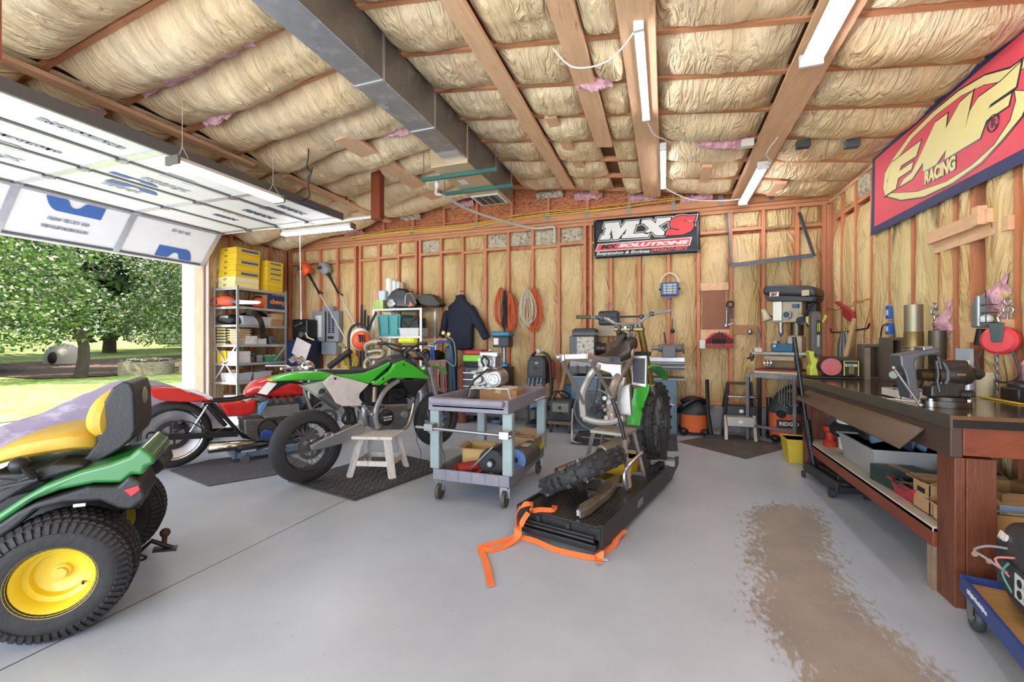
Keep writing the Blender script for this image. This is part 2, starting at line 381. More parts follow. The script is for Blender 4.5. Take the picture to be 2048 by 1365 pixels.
# ---- right wall
wr_ = struct(MB().box((2.1, -1, 0), (2.16, 6.75, 3.09)).obj('wall_right', OSB))
rs = [6.5, 6.25, 5.85, 5.45, 5.06, 4.66, 4.27, 4.08, 3.89, 3.49, 3.08, 2.67, 2.26, 1.85]
SG = mat('#4b4338', .9)
def stainmat():
    m = kraft('paper_stained', '#ddc691', '#cbb07a', .3, True, 1, .45); N = m.node_tree.nodes; L = m.node_tree.links; b = N['Principled BSDF']
    src = b.inputs['Base Color'].links[0].from_socket
    g = N.new('ShaderNodeNewGeometry'); mp = N.new('ShaderNodeMapping'); mp.inputs['Scale'].default_value = (1, 4.5, 1.1); mp.inputs['Location'].default_value = (0, .9, .35)
    L.new(g.outputs['Position'], mp.inputs[0]); n = N.new('ShaderNodeTexNoise'); n.inputs['Scale'].default_value = 1.5; n.inputs['Detail'].default_value = 5; L.new(mp.outputs[0], n.inputs[0])
    r = N.new('ShaderNodeMapRange'); r.inputs[1].default_value = .58; r.inputs[2].default_value = .7; r.inputs[4].default_value = .85; L.new(n.outputs[0], r.inputs[0])
    x = N.new('ShaderNodeMix'); x.data_type = 'RGBA'; L.new(r.outputs[0], x.inputs[0]); L.new(src, x.inputs[6]); x.inputs[7].default_value = lin('#4a4032')
    L.new(x.outputs[2], b.inputs['Base Color']); return m
KS = stainmat()
for i, y in enumerate(rs):
    MB().box((2.0, y-.02, .3), (2.1, y+.02, 3.04)).obj('stud', WOOD, wr_)
    if i+1 < len(rs):
        y2 = rs[i+1]; w = y-y2-.04
        cut = {5: .03, 7: .06, 8: .09}.get(i, 0)
        batt_panel(wr_, (2.04, y-.02-cut, .35), (0, -1, 0), (0, 0, 1), (-1, 0, 0), w-cut, 2.36, .055, KS if i in (4, 5, 9, 10) else KW, i+50.5, 9, 40)
        if i < 9: batt_panel(wr_, (2.05, y-.02, 2.8), (0, -1, 0), (0, 0, 1), (-1, 0, 0), w, .24, .05, GFLUFF if i in (2, 3) else KW, i+80.5, 8, 6)
        if i < 9: MB().box((2.01, y2+.02, 2.75), (2.09, y-.02, 2.79)).obj('blocking', WOOD, wr_)
MB().box((1.985, -1, 3.0), (2.1, 6.6, 3.04)).obj('top_plate', WOODC, wr_); MB().box((1.98, -1, 3.045), (2.1, 6.6, 3.085)).obj('top_plate', WOODC, wr_)
MB().box((2.0, -1, .28), (2.1, 6.6, .32)).obj('sill_plate', WOODC, wr_)
MB().box((1.93, 1.9, 0), (2.1, 6.54, .28)).obj('concrete_curb', CONC, wr_)
MB().box((1.98, 3.49, 1.02), (2.02, 3.89, 1.2)).obj('blocking', WOODX, wr_) if 0 else None
# torn pink wool in the right wall
for (y0, y1, z0, z1) in ((3.87, 3.53, 1.36, 1.66), (4.25, 4.10, 1.25, 1.55), (3.45, 3.1, .9, 1.3)):
    MB().grid(lambda u, v: (1.99-.05*math.sin(PI*u)*math.sin(PI*v)+.03*nz(u*6, v*6, y0), lerp(y0, y1, u), lerp(z0, z1, v*(1-.55*(1-u)))), 20, 16).obj('pink_wool', FLUFF, wr_, smooth=80)
MB().box((1.94, 3.5, 1.22), (2.0, 3.88, 1.36)).obj('blocking', mat('#dcb286', .6, 0, .15, 6), wr_)
# horizontal rail nailed across the studs
rl = struct(MB().bar((1.965, 4.3, 2.03), (1.965, 3.62, 2.03), .06, .09).obj('trim_4', WOODC))
MB().bar((1.985, 4.28, 1.95), (1.985, 3.5, 1.95), .03, .09).obj('ledger', WOODC, rl)
MB().box((1.90, 3.64, 1.98), (1.95, 3.70, 2.1)).obj('end_block', WOODC, rl)
# ---- left wall (around the door opening) with header
wl_ = struct(MB().box((-7.12, 4.98, 0), (-7.06, 6.75, 3.12)).obj('wall_left', OSB))
for i, y in enumerate((5.02, 5.42, 5.82, 6.22, 6.54)):
    MB().box((-7.06, y-.02, 0), (-6.97, y+.02, 3.05)).obj('stud', WOOD, wl_)
    if i < 4: batt_panel(wl_, (-7.04, y+.02, .1), (0, 1, 0), (0, 0, 1), (1, 0, 0), .36, 2.9, .04, KW, i+70.5, 8, 30)
MB().box((-7.06, 4.98, 3.05), (-6.96, 6.6, 3.12)).obj('top_plate', WOODC, wl_)
struct(MB().box((-7.12, -3, 2.75), (-6.97, 4.98, 3.15)).obj('trim_5', WOODC))
JB = mat('#a98472', .6, 0, .2, 6, .1, 40, stretch=(3, 3, .5))
struct(MB().box((-7.14, 4.9, 0), (-6.93, 4.98, 2.75)).obj('trim_6', JB))
struct(MB().box((-7.42, 4.9, 0), (-7.14, 5.2, 2.75)).obj('trim_7', mat('#f1f1f0', .5)))
# ---------------------------------------------------------------- ceiling
roof = struct(MB().prism([(-7.15, 3.22), (-2.5, 3.86), (2.15, 3.2), (2.15, 3.3), (-2.5, 3.96), (-7.15, 3.32)], -3, 6.75).obj('ceiling', mat('#b98a62', .8, 0, .2, 6)))
CY = [-2.42+.555*i for i in range(17)]; CY = [y for y in CY if y < 6.6]

CY = [round(2.02+.555*i, 3) for i in range(-6, 9)]
BX = [-7.0, -4.6, -2.2, -1.31, -.62, -.17, .93, 2.0]
GP = [0, .03, .13, .07, .075, .1, .1, 0]
def pillow(x0, x1, y0, y1, bulge, mt, seed, nu=26, nv=16, tilt=0):
    L_ = x1-x0
    def f(a, c):
        x = lerp(x0, x1, a); y = lerp(y0, y1, c)
        e = min(1, (1-abs(2*a-1)**(4*max(1, L_))))*(1-abs(2*c-1)**2.6)
        pin = math.sin(PI*c)*(.5+.5*nz(x*3.1, seed))
        wv = nz(x*7+seed, y*3.2, seed)*.6+abs(nz(x*16+nz(x, y)*2, y*5, seed+4))*.7+nz(x*3, y*9, seed)*.4
        ed = .016*abs(nz(x*22, seed*3))*(1-math.sin(PI*c)**.5)
        return (x, y, zc(x)-.005-e*(bulge*(.75+.5*nz(x*1.3, seed*5))+tilt*c)-.03*wv*min(1, e*2)-ed)
    return MB().grid(f, nu, nv)
si = 0
for k in range(len(CY)-1):
    y0, y1 = CY[k]+.02, CY[k+1]-.02
    vis = y1 > .9
    for j in range(len(BX)-1):
        x0, x1 = BX[j]+GP[j], BX[j+1]-GP[j+1]
        if not vis and j not in (0, 1, 2, 6): continue
        if not vis: x0, x1 = ((-7, -4.6), (-4.6, -2.2), (-2.2, .93), 0, 0, 0, (.93, 2))[j]
        si += 1; bul = (.15+.09*abs(math.sin(si*2.3))) if j in (0, 1) else .085+.035*abs(math.sin(si*1.7))
        n = max(8, int((x1-x0)*(20 if vis else 4)))
        if j == 1 and k in (7, 9, 5): x1s = -3.1
        pillow(x0, x1, y0, y1, bul, KC, si*1.7, n, 16 if vis else 4).obj('insulation_batt', KC, roof, smooth=60)
for y in CY:
    for x0, x1 in ((-7, -2.5), (-2.5, 2.0)):
        d = V((x1, 0, zc(x1)))-V((x0, 0, zc(x0)))
        MB().bar((x0, y, zc(x0)-.0), (x1, y, zc(x1)-.0), .042, .05).obj('truss_chord', WOODX, roof)
# torn pink batts on the left
for (x0, x1, yy0, yy1) in ((-4.3, -3.0, 2.3, 2.53), (-4.3, -3.9, 3.0, 3.07), (-5.6, -4.75, 2.25, 2.5), (-3.0, -2.5, 4.1, 4.19), (-.7, -.4, 3.55, 3.62), (.3, .8, 4.72, 4.8)):
    MB().grid(lambda u, v: (lerp(x0, x1, u), lerp(yy0, yy1, v), zc(lerp(x0, x1, u))-.05-.06*math.sin(PI*u)*math.sin(PI*v)-.03*nz(u*9, v*5, x0)-.05*v), 26, 10).obj('pink_wool', FLUFF, roof, smooth=80)
def board(x, y0, y1, w, th=.035, x2=None, drop=.075, name='board'):
    x2 = x if x2 is None else x2
    return MB().bar((x, y0, zc(x)-drop), (x2, y1, zc(x2)-drop), th, w, up=(1, 0, -.141 if x > -2.5 else .133)).obj(name, WOODC, roof)
board(-1.31, -2, 6.2, .16); board(-.62, -2, 4.8, .17); board(-.17, -2, 6.45, .23); board(.93, -2, 6.55, .23, x2=.95); board(-1.06, 4.15, 6.5, .12, x2=-.96, drop=.06)
board(.45, 5.35, 5.85, .1); board(1.28, 5.85, 6.3, .12)
board(-4.62, 1.0, 3.85, .09, .04, drop=.1); board(-4.5, 4.2, 6.4, .09, .04, drop=.12); board(-3.35, 3.9, 6.5, .24, drop=.1)
struct(MB().box((-3.55, 1.2, 2.69), (-3.27, 1.26, 3.56)).obj('trim_9', mat('#8c4a2c', .6, 0, .2, 6)))
# wood post hanging at the end of the ridge brace
ps = struct(MB().box((-3.71, 4.86, 2.87), (-3.57, 4.96, 3.55)).obj('trim_8', mat('#7e3a20', .5, 0, .2, 6, .15, 30, stretch=(3, 3, .5))))

# ---------------------------------------------------------------- garage door rolled up on its tracks
FOAM = mat('#eceae8', .5, 0, .04, 3, .1, 60); GALV = mat('#c9cacc', .35, .6, .12, 8); DGAP = mat('#55565a', .6)
BLUEP = mat('#3f67a8', .6, 0, .1, 20); GREYP = mat('#a9abb0', .6); ORP = mat('#cf9f63', .6); DKP = mat('#4a5068', .6)
gd = thing('garage_door', 'white insulated sectional garage door rolled up under the ceiling', 'garage door', (-6.9, 2.46, 0))
GY0, GY1 = .02, 4.9
secs = [((-4.22, 2.93), (-4.78, 2.93)), ((-4.80, 2.93), (-5.36, 2.93)), ((-5.38, 2.93), (-5.94, 2.93)), ((-5.96, 2.93), (-6.50, 2.925)), ((-6.53, 2.91), (-6.92, 2.44))]
def gl(p): return V((p[0]+6.9, p[1]-2.46, p[2]))
def onsec(si, y, t, off=.004):      # point on the underside of a section; t 0..1 across
    a, b_ = secs[si]; d = V((b_[0]-a[0], 0, b_[1]-a[1])); n = V((-d.z, 0, d.x)).normalized()
    if n.z > 0: n = -n
    if si == 4: n = V((abs(n.x), 0, -abs(n.z)))
    return gl((a[0]+d.x*t, y, a[1]+d.z*t))+n*off, d.normalized(), n
for i, (a, b_) in enumerate(secs):
    mb = MB(); A = gl((a[0], GY0, a[1])); d = V((b_[0]-a[0], 0, b_[1]-a[1])); n = V((d.z, 0, -d.x)).normalized()
    if n.z < 0: n = -n
    mb.loft([[A+n*.045, A, A+d, A+d+n*.045], [q+V((0, GY1-GY0, 0)) for q in (A+n*.045, A, A+d, A+d+n*.045)]])
    p = mb.obj('door_section', FOAM, gd)
    for t in (0.02, .98):
        q, dd, nn = onsec(i, GY0, t, 0.004); r, _, _ = onsec(i, GY1, t, .004)
        MB().bar(q, r, .03, .012, up=nn).obj('rail', GALV if t < .5 else DGAP, p)  # one rail dark: shade of the gap between sections put into its colour
    for y in (.05, 1.5, 2.62, 3.72, 4.87):
        q, dd, nn = onsec(i, y, 0, .006); r, _, _ = onsec(i, y, 1, .006)
        MB().bar(q, r, .07, .012, up=nn).obj('stile', GALV, p)
        if i < 4: q, dd, nn = onsec(i, y, 1.0, .02); MB().bx(q, (.09, .06, .02)).cyl(q+V((0, -.05, 0)), q+V((0, .05, 0)), .012, n=8).obj('hinge', STEEL, p)
def logo(si, y, t, w, hgt, m, mode):
    o, d, n = onsec(si, y, t, .006); ux = V((0, 1, 0)); uy = -d
    P = lambda a, c: o+ux*a*w+uy*c*hgt
    if mode in 'Rr':      # mark cut by the board's edge: slab with one rounded end and a round notch
        P = (lambda a, c: o+ux*a*w+uy*(1-c)*hgt) if mode == 'r' else (lambda a, c: o-ux*a*w+uy*c*hgt)
        mb = MB(); N_ = 10; nr = .13
        def col(u0, u1, t0, t1, b0, b1): mb.add([P(u0, t0), P(u1, t1), P(u1, b1), P(u0, b0)], [(0, 1, 2, 3)])
        for i in range(24):
            u0, u1 = -.5+i/24, -.5+(i+1)/24; f = lambda u: math.sqrt(max(0, nr*nr-u*u))/nr*.55; g = lambda u: 1-.95*max(0, (-.22-u)/.28)**2.4
            col(u0, u1, f(u0), f(u1), g(u0), g(u1))
        return mb.obj('printed_mark', m, gd, smooth=False, solid=.001)
    return txt(mode, hgt, 'printed_text', m, gd, Mf(o, ux, uy) if (ux.cross(uy)).dot(n) > 0 else Mf(o, -ux, uy), .0006, .01, sx=w)
logo(4, 3.15, .34, .55, .17, BLUEP, 'r'); logo(4, 4.42, .93, .5, .18, BLUEP, 'R')
for si_, y, t, w, h, m_, s_ in ((1, 3.2, .55, 1.3, .12, GREYP, 'RMAX'), (1, 4.35, .55, 1.3, .12, DKP, 'RMAX'), (0, 4.35, .58, 1.3, .11, DKP, 'RMAX'), (2, 4.3, .5, 1.1, .1, DKP, 'RMAX'), (2, 3.1, .5, 1.2, .1, GREYP, 'RMAX'), (2, 2.1, .6, 1.3, .12, GREYP, 'RMAX'), (0, 2.2, .5, 1.2, .07, GREYP, 'R-MATTE PLUS'), (3, 2.0, .5, 1.1, .06, GREYP, 'R-MATTE PLUS'), (4, 3.15, .52, 1, .035, GREYP, 'DuPont   TEK   ISO   ICC'), (4, 4.35, .2, 1, .035, GREYP, 'ISO   ICC   TEK'), (4, 3.15, .7, 1, .03, GREYP, 'THERMAL INSULATION BOARD'), (1, 2.1, .6, 1, .05, GREYP, 'POLYISO SHEATHING')):
    logo(si_, y, t, w, h, m_, s_)
logo(2, 3.15, .35, .5, .12, BLUEP, 'R'); logo(1, 3.0, .85, .45, .07, BLUEP, 'R')
for si_, y, c in ((1, 4.3, DKP), (0, 4.3, DKP), (1, 3.15, GREYP), (2, 2.05, GREYP)): logo(si_, y, .1, .34, .14, c, 'R')
for y in (4.25, 3.05): logo(2, y, .12, .3, .1, ORP, 'R')
MB().bar(gl((-4.21, GY0, 2.955)), gl((-4.21, GY1, 2.955)), .03, .1).obj('top_strut', mat('#6c6a68', .5, .5), gd)
q = gl((-6.95, GY0, 2.43)); MB().bar(q, q+V((0, 4.88, 0)), .06, .03).obj('bottom_rail', WHITE, gd)
# tracks
for nm, y in (('door_track', 4.96),):
    t = thing(nm, 'white steel track carrying the far edge of the garage door', 'track', (-6.9, y, 0))
    pts = [(-.02, 0, .02), (-.02, 0, 2.3)]+[(-.02+.38*(1-math.cos(a*PI/12)), 0, 2.56+.38*math.sin(a*PI/12)) for a in range(0, 7)]+[(3.22, 0, 2.93)]
    MB().tube(pts, .022, 6).obj('rail', WHITE, t)
    for z in (.4, 1.1, 1.8): MB().bx((-.03, .01, z), (.05, .05, .06)).obj('bracket', STEEL, t)
for (x, y, z0, nm) in ((-6.96, 2.63, 1.18, 0), (-5.0, 4.93, 1.55, 1)):
    c = thing('pull_rope', ('grey cable hanging in the door opening against the trees', 'white cord hanging in front of the storage rack')[nm], 'rope', (x, y, 2.9))
    MB().tube([(0, 0, -.06 if nm else -.5), (.02, 0, (z0-2.9)*.6), (.05 if not nm else .03, 0, z0-2.9)], .006, 6).obj('cord', mat('#d8d6d2', .6) if nm else mat('#8c8c90', .4, .4), c)
    MB().cyl((.03 if nm else .05, 0, z0-2.9), (.03 if nm else .05, 0, z0-2.9+.12), .009, n=6).obj('end', WHITE, c)
# ---------------------------------------------------------------- sheet metal duct
DUCT = mat('#b7b9bd', .34, .75, .16, 5, .1, 4, '#dfe1e6', 4, .6); DUCT_SHADE = mat('#85817b', .42, .6, .2, 4, dirt='#b0aca4', ds=5, dt=.64); TAN = mat('#cdb594', .35, .25, .08, 4)  # second, darker metal puts the shade of the side faces into the colour
dk = thing('air_duct', 'long galvanized sheet metal duct running under the ridge', 'duct', (-2.2, 1.5, 3.26))
MB().box((-.13, -2.5, 0), (.13, 2.87, .36)).obj('duct_run', DUCT, dk, bevel=.004)
MB().box((.1305, -2.5, .01), (.1325, 2.86, .35)).obj('side_shade', DUCT_SHADE, dk)  # thin dark sheet: shade of the duct's right side given as colour
for y in (-1.3, .1, 1.35, 2.15): MB().box((-.138, y, -.006), (.138, y+.025, .36)).obj('joint_flange', mat('#c8cacd', .3, .7), dk)
MB().prism([(2.55, .03), (2.95, .03), (2.95, .0), (2.7, -.015)], -.12, .12, 'yz').obj('end_cap', GALV, dk)
hd = thing('air_handler', 'tan metal box at the end of the duct hung on two green rails', 'air handler', (-2.3, 4.385, 3.215))
MB().box((-.23, 0, 0), (.235, 1.5, .42)).obj('casing', TAN, hd, bevel=.004)
MB().box((.236, .01, .01), (.238, 1.49, .41)).obj('side_shade', DUCT_SHADE, hd)  # same shade colour laid over the casing's right side
MB().box((-.12, .45, -.002), (-.02, .6, 0)).obj('sticker', WHITE, hd)
vn = MB()
vf = MB().box((-.2, 1.02, -.02), (.2, 1.4, 0)).obj('vent_frame', WHITE, hd, bevel=.004)
MB().box((-.17, 1.05, -.024), (.17, 1.37, -.018)).obj('vent_grille', DKGREY, hd)
for i in range(4): MB().bar((-.15+.1*i, 1.05, -.028), (-.15+.1*i, 1.37, -.028), .008).obj('vent_slat', mat('#b9b9bb', .4), hd)
for y, in ((.235,), (.77,)):
    MB().box((-.48, y-.02, -.045), (.5, y+.02, -.005)).obj('hanger_rail', mat('#3f7470', .4, .3), hd)
    for x in (-.46, .48): MB().cyl((x, y, -.02), (x, y, .34), .005, n=6).obj('threaded_rod', STEEL, hd)
pv = thing('drain_pipe', 'white plastic pipe bending down beside the air handler', 'pipe', (-2.6, 5.3, 3.15))
MB().tube(sm([(-.05, -.55, -.02), (-.06, -.55, -.1), (.02, -.5, -.12), (.1, .2, -.12), (.6, 1.15, -.15), (.98, 1.22, -.15)], 4)+[V((1.0, 1.22, -.17)), V((1.0, 1.22, -.4))], .018, 8).obj('pipe_run', mat('#cfcac2', .4), pv)
MB().cyl((-.05, -.55, -.03), (-.05, -.55, .08), .026, n=10).obj('elbow', WHITE, pv)
# ---------------------------------------------------------------- fluorescent fixtures
TUBE = mat('#f7f9ff', .3, emit=16); TUBE2 = mat('#f7f9ff', .3, emit=24)
def fixture(loc, L_, ax, label, w=.12, hang=None, ntube=2, em=TUBE):
    t = thing('fluorescent_light', label, 'light', loc, 0 if ax == 'y' else -PI/2, 'fluorescent shop lights')
    MB().prism([(-w/2, 0), (w/2, 0), (w/2*.6, .045), (-w/2*.6, .045)], -L_/2, L_/2, 'xz').obj('housing', mat('#eeeeee', .4), t)
    for i in range(ntube):
        x = 0 if ntube == 1 else (-.5+i)*w*.5
        MB().cyl((x, -L_/2+.03, -.016), (x, L_/2-.03, -.016), .014, n=10).obj('tube_lamp', em, t)
    for s in (-1, 1): MB().box((-w/2-.002, s*L_/2-.012, -.03), (w/2+.002, s*L_/2+.012, .047)).obj('end_plate', mat('#6b675f', .5) if hang else mat('#d9d9da', .4), t)
    if hang:
        for s in (-1, 1):
            y = s*(L_/2-.08); z = hang
            MB().tube([(-w/2, y, .04), (0, y, .16), (w/2, y, .04)], .003, 5).tube([(0, y, .16), (0, y, z)], .003, 5).obj('hanging_chain', mat('#d7c9b2', .5), t)
    return t
fixture((-4.1, 3.19, 2.82), 1.12, 'y', 'hanging fluorescent light in front of the raised garage door', .16, .62, em=TUBE2)
fixture((-4.85, 5.1, 2.87), 1.3, 'x', 'fluorescent tube light mounted level below the far door track', .1, .5, em=TUBE2)
fixture((-.16, 3.5, zc(-.16)-.125), 1.2, 'y', 'slim fluorescent light on the wide board nearest the camera', .06, ntube=1)
fixture((-.02, 5.35, zc(-.05)-.125), 1.2, 'y', 'slim fluorescent light at the far end of the middle ceiling board', .06, ntube=1)
fixture((.9, 2.72, zc(.9)-.165), 1.22, 'y', 'wide fluorescent light on the right ceiling board nearest the racing banner', .13, em=TUBE2)
fixture((.96, 5.75, zc(.95)-.165), 1.25, 'y', 'fluorescent light on the right ceiling board nearest the far wall', .1, em=TUBE2)
for p, l in (([(-.16, 4.13, 3.25), (-.1, 4.35, 3.2), (.0, 4.55, 3.22), (.05, 4.7, 3.25)], 'white cord drooping between the two slim ceiling lights'),
             ([(-.16, 2.9, 3.25), (-.35, 2.95, 3.1), (-.62, 3.1, 3.2), (-.75, 3.0, 3.3)], 'white cord looping left of the near slim ceiling light'),
             ([(0, 5.98, 3.22), (.3, 6.1, 3.08), (.7, 6.2, 3.05), (.95, 6.3, 3.08)], 'white cord sagging along the ceiling near the far wall'),
             ([(.97, 5.1, 3.06), (1.0, 4.95, 3.02), (.93, 4.8, 3.05), (.96, 4.5, 3.07)], 'white cable running from the far right ceiling light')):
    tag(MB().tube(sm(p, 6), .006, 6).obj('light_cord', WHITE), l, 'cord')
for (x, y, c, l) in ((.75, 4.72, '#d8d3c5', 'pale electrical box on the ceiling between insulation batts'), (1.22, 4.75, '#3c4444', 'dark electrical box on the ceiling left of the other dark box'), (1.6, 4.75, '#4a5353', 'dark electrical box on the ceiling nearest the right wall'), (-3.62, 2.98, '#e6e6e4', 'white electrical box on the ceiling beside the left insulation')):
    tag(MB().bx((x, y, zc(x)-.1), (.11, .07, .07)).obj('electrical_box', mat(c, .5), bevel=.004), l, 'electrical box')
tag(MB().tube(sm([(-3.78, 3.85, 3.5), (-3.78, 3.85, 3.3), (-3.8, 3.85, 3.2), (-3.74, 3.85, 3.12), (-3.8, 3.85, 3.05), (-3.72, 3.85, 3.18), (-3.78, 3.85, 2.98), (-3.76, 3.85, 2.86), (-3.82, 3.8, 2.8)], 6), .006, 6).obj('coiled_cord', BLACK), 'black cord knotted on the ceiling above the hanging light', 'cord')
# ---------------------------------------------------------------- outdoors
def gz(x, y):
    d = math.hypot(x, y); return max(0, d-30)*.05-.02
grass, N, L, b = nodes('grass'); b.inputs['Roughness'].default_value = .9
g_ = N.new('ShaderNodeNewGeometry'); cr = []
for sc, det in ((.5, 5), (6, 8)):
    n = N.new('ShaderNodeTexNoise'); n.inputs['Scale'].default_value = sc; n.inputs['Detail'].default_value = det; L.new(g_.outputs['Position'], n.inputs[0]); cr.append(n)
a = N.new('ShaderNodeMath'); a.operation = 'ADD'; L.new(cr[0].outputs[0], a.inputs[0]); L.new(cr[1].outputs[0], a.inputs[1])
r = N.new('ShaderNodeValToRGB'); L.new(a.outputs[0], r.inputs[0]); b.inputs['Specular IOR Level'].default_value = .1
r.color_ramp.elements[0].position = .38; r.color_ramp.elements[0].color = lin('#7d9a3e'); r.color_ramp.elements[1].position = .62; r.color_ramp.elements[1].color = lin('#c3cf85')
mr = N.new('ShaderNodeMath'); mr.operation = 'MULTIPLY'; mr.inputs[1].default_value = .5; L.new(a.outputs[0], mr.inputs[0]); L.new(mr.outputs[0], r.inputs[0]); L.new(r.outputs[0], b.inputs['Base Color'])
def gf(u, v): x = lerp(-9.6, -75, u**1.6); y = lerp(-25, 65, v); return (x+.12*nz(y*2, 3)*(u == 0), y, gz(x, y)+.02*nz(x, y))
struct(MB().grid(gf, 60, 70).obj('lawn', grass))
struct(MB().box((-9.75, -8, -.3), (-7.15, 14, -.025)).obj('driveway', mat('#d9d5cf', .9, 0, .1, 4)))
mulch = struct(MB().grid(lambda u, v: (lerp(-31, -19.5, u)+nz(v*5), lerp(8.5, 24, v), gz(lerp(-31, -19.5, u), lerp(8.5, 24, v))+.03), 10, 10).obj('mulch_ground', mat('#6b5647', .9, 0, .4, 3)))
LG = [mat('#6f8d45', .45, 0, .5, 1.6), mat('#4a6b31', .5, 0, .5, 1.8), mat('#33502d', .6, 0, .45, 1.2), mat('#d3cfc0', .3, 0, .5, 2.2)]  # last tone is pale, painted as sun glints among the tree leaves
def tree(name, x, y, blobs, nl, ls, mts, trunk, label, seed, group='trees beyond the lawn', cat='tree', needle=False):
    R = random.Random(seed); z0 = gz(x, y); t = thing(name, label, cat, (x, y, z0), 0, group)
    if trunk: 
        r0, pts = trunk[0], trunk[1]
        MB().tube(sm(pts, 3), [lerp(r0, r0*.4, i/(3*(len(pts)-1))) for i in range(3*(len(pts)-1)+1)], 8).obj('trunk', mat('#51463c', .9, 0, .3, 8, .5, 12), t)
    ms = [MB() for _ in mts]; tot = sum(b[3]**2 for b in blobs)
    for (bx, by, bz, br) in blobs:
        for _ in range(int(nl*br*br/tot)):
            d = V((R.gauss(0, 1), R.gauss(0, 1), R.gauss(0, 1))).normalized()*br*(.62+.4*R.random()**.6)
            p = V((bx, by, bz))+V((d.x, d.y, d.z*.8)); s = ls*(.6+.8*R.random())
            u = V((R.gauss(0, 1), R.gauss(0, 1), R.gauss(0, .6))).normalized(); w = u.cross(V((R.gauss(0, 1), R.gauss(0, 1), R.gauss(0, 1)))).normalized()
            if needle: u = V((d.x, d.y, -abs(d.z)*.5-.25)).normalized(); w = u.cross(V((0, 0, 1))).normalized()*.35
            k = R.random(); m_ = ms[0 if k < .45 else (1 if k < .8 or len(ms) < 3 else 2)]
            m_.add([p-u*s*.5, p-w*s*.28, p+u*s*.5, p+w*s*.28], [(0, 1, 2, 3)])
    for m_, q in zip(ms, mts): m_.obj('foliage', q, t, smooth=False)['kind'] = 'stuff'
    return t
def blobs(n, R0, H0, H1, rr, seed):
    R = random.Random(seed); o = []
    for _ in range(n):
        a = R.random()*6.28; z = lerp(H0, H1, R.random()); k = math.sin(PI*min(.95, (z-H0)/(H1-H0)*.75+.2)); d = R0*k*R.random()**.5
        o.append((math.cos(a)*d, math.sin(a)*d, z, rr*(.7+.6*R.random())))
    return o
tree('maple_tree', -19.2, 9.3, blobs(46, 4.6, 1.9, 8.5, 1.25, 3), 60000, .13, (LG[0], LG[1], LG[3]), (.2, [(0, 0, 0), (0, .1, 1.1), (.3, -.4, 2.3), (.2, -.5, 4)]), 'broad maple tree with a short dark trunk in the middle of the lawn', 3)
tree('leaning_tree', -22.5, 15.3, blobs(22, 2.6, 2.0, 6.5, 1.0, 5), 14000, .17, (LG[0], LG[3], LG[1]), (.3, [(.2, 1.2, 0), (0, .5, 1.6), (-.2, -.4, 3)]), 'tree with a slanting pale trunk behind the planter boxes', 5)
tree('spruce_tree', -27, 21.5, [(0, 0, 1.8+i*.9, 3.2-i*.26) for i in range(10)], 14000, .45, (LG[2], LG[1]), (.35, [(0, 0, 0), (0, 0, 6)]), 'drooping dark spruce at the right edge of the door opening', 7, needle=True)
tree('spruce_tree', -27, 7.5, [(0, 0, 1.6+i*1.0, 3.8-i*.25) for i in range(11)], 16000, .45, (LG[2], LG[1]), (.4, [(0, 0, 0), (0, 0, 6)]), 'dark spruce standing at the left edge behind the maple', 8, needle=True)
for i, (x, y, s) in enumerate(((-36, 19, 1), (-38, 27, 1.1), (-35, 12, 1), (-40, 34, 1.2), (-36, 4, 1), (-33, 27, .9))):
    tree('background_tree', x, y, blobs(18, 4.5*s, 2.2, 11*s, 2.2, 20+i), 6500, .6, (LG[1], LG[2]), (.4, [(0, 0, 0), (.2, 0, 3), (.1, .1, 6)]), ('tall tree right behind the maple trunk', 'tall tree near the pale house', 'tall tree above the domed dog house', 'farthest tall tree right of the maple', 'tall tree at the far left of the opening', 'tall tree just left of the spruce')[i], 30+i)
for i, (x, y, s, l) in enumerate(((-21.3, 5.4, .8, 'low yellow-green bush at the left edge of the lawn'), (-30, 9.5, 1.0, 'round dark bush left of the dog house'))):
    tree('bush', x, y, [(0, 0, .5*s, .7*s), (.3, .5, .4*s, .6*s), (-.3, -.5, .9*s, .6*s)], 2500, .16, (LG[0], LG[1]), None, l, 50+i, 'bushes on the lawn', 'bush')
PLK = mat('#a89c84', .8, 0, .25, 3, .2, 20, '#6d6350', 4, .6, stretch=(1, 1, 5))
for i, (x, y, rz, n, l) in enumerate(((-18.9, 11.2, .5, 1, 'wooden raised planter box left of its twin on the lawn'), (-17.9, 12.7, .5, 2, 'wooden raised planter box with tall leafy plants'))):
    t = thing('planter_box', l, 'planter', (x, y, gz(x, y)), rz, 'raised planter boxes')
    MB().box((-.6, -.65, 0), (.6, -.6, .5)).box((-.6, .6, 0), (.6, .65, .5)).box((-.6, -.6, 0), (-.55, .6, .5)).box((.55, -.6, 0), (.6, .6, .5)).obj('planks', PLK, t)
    MB().box((-.55, -.6, 0), (.55, .6, .42)).obj('soil', mat('#5a4636', .9, 0, .3, 9), t)
    mb = MB(); R = random.Random(60+i)
    for _ in range(700):
        p = V((R.uniform(-.55, .55), R.uniform(-.6, .6), .45+R.random()*(.15 if i == 0 else .5))); u = V((R.gauss(0, 1), R.gauss(0, 1), R.gauss(0, .5))).normalized()*.09; w = u.cross(V((0, .3, 1)))*.7
        mb.add([p-u, p-w, p+u, p+w], [(0, 1, 2, 3)])
    o = mb.obj('leafy_plants', LG[3] if i == 0 else LG[0], t, smooth=False); o['kind'] = 'stuff'
t = thing('dog_house', 'beige domed plastic dog house on the lawn under the trees', 'dog house', (-29.5, 13.6, gz(-29.5, 13.6)), -.5)
MB().lathe([(.75, 0), (.74, .4), (.62, .75), (.35, .98), (0, 1.05)], n=24).obj('dome', mat('#b4ad9c', .6, 0, .1, 4), t)
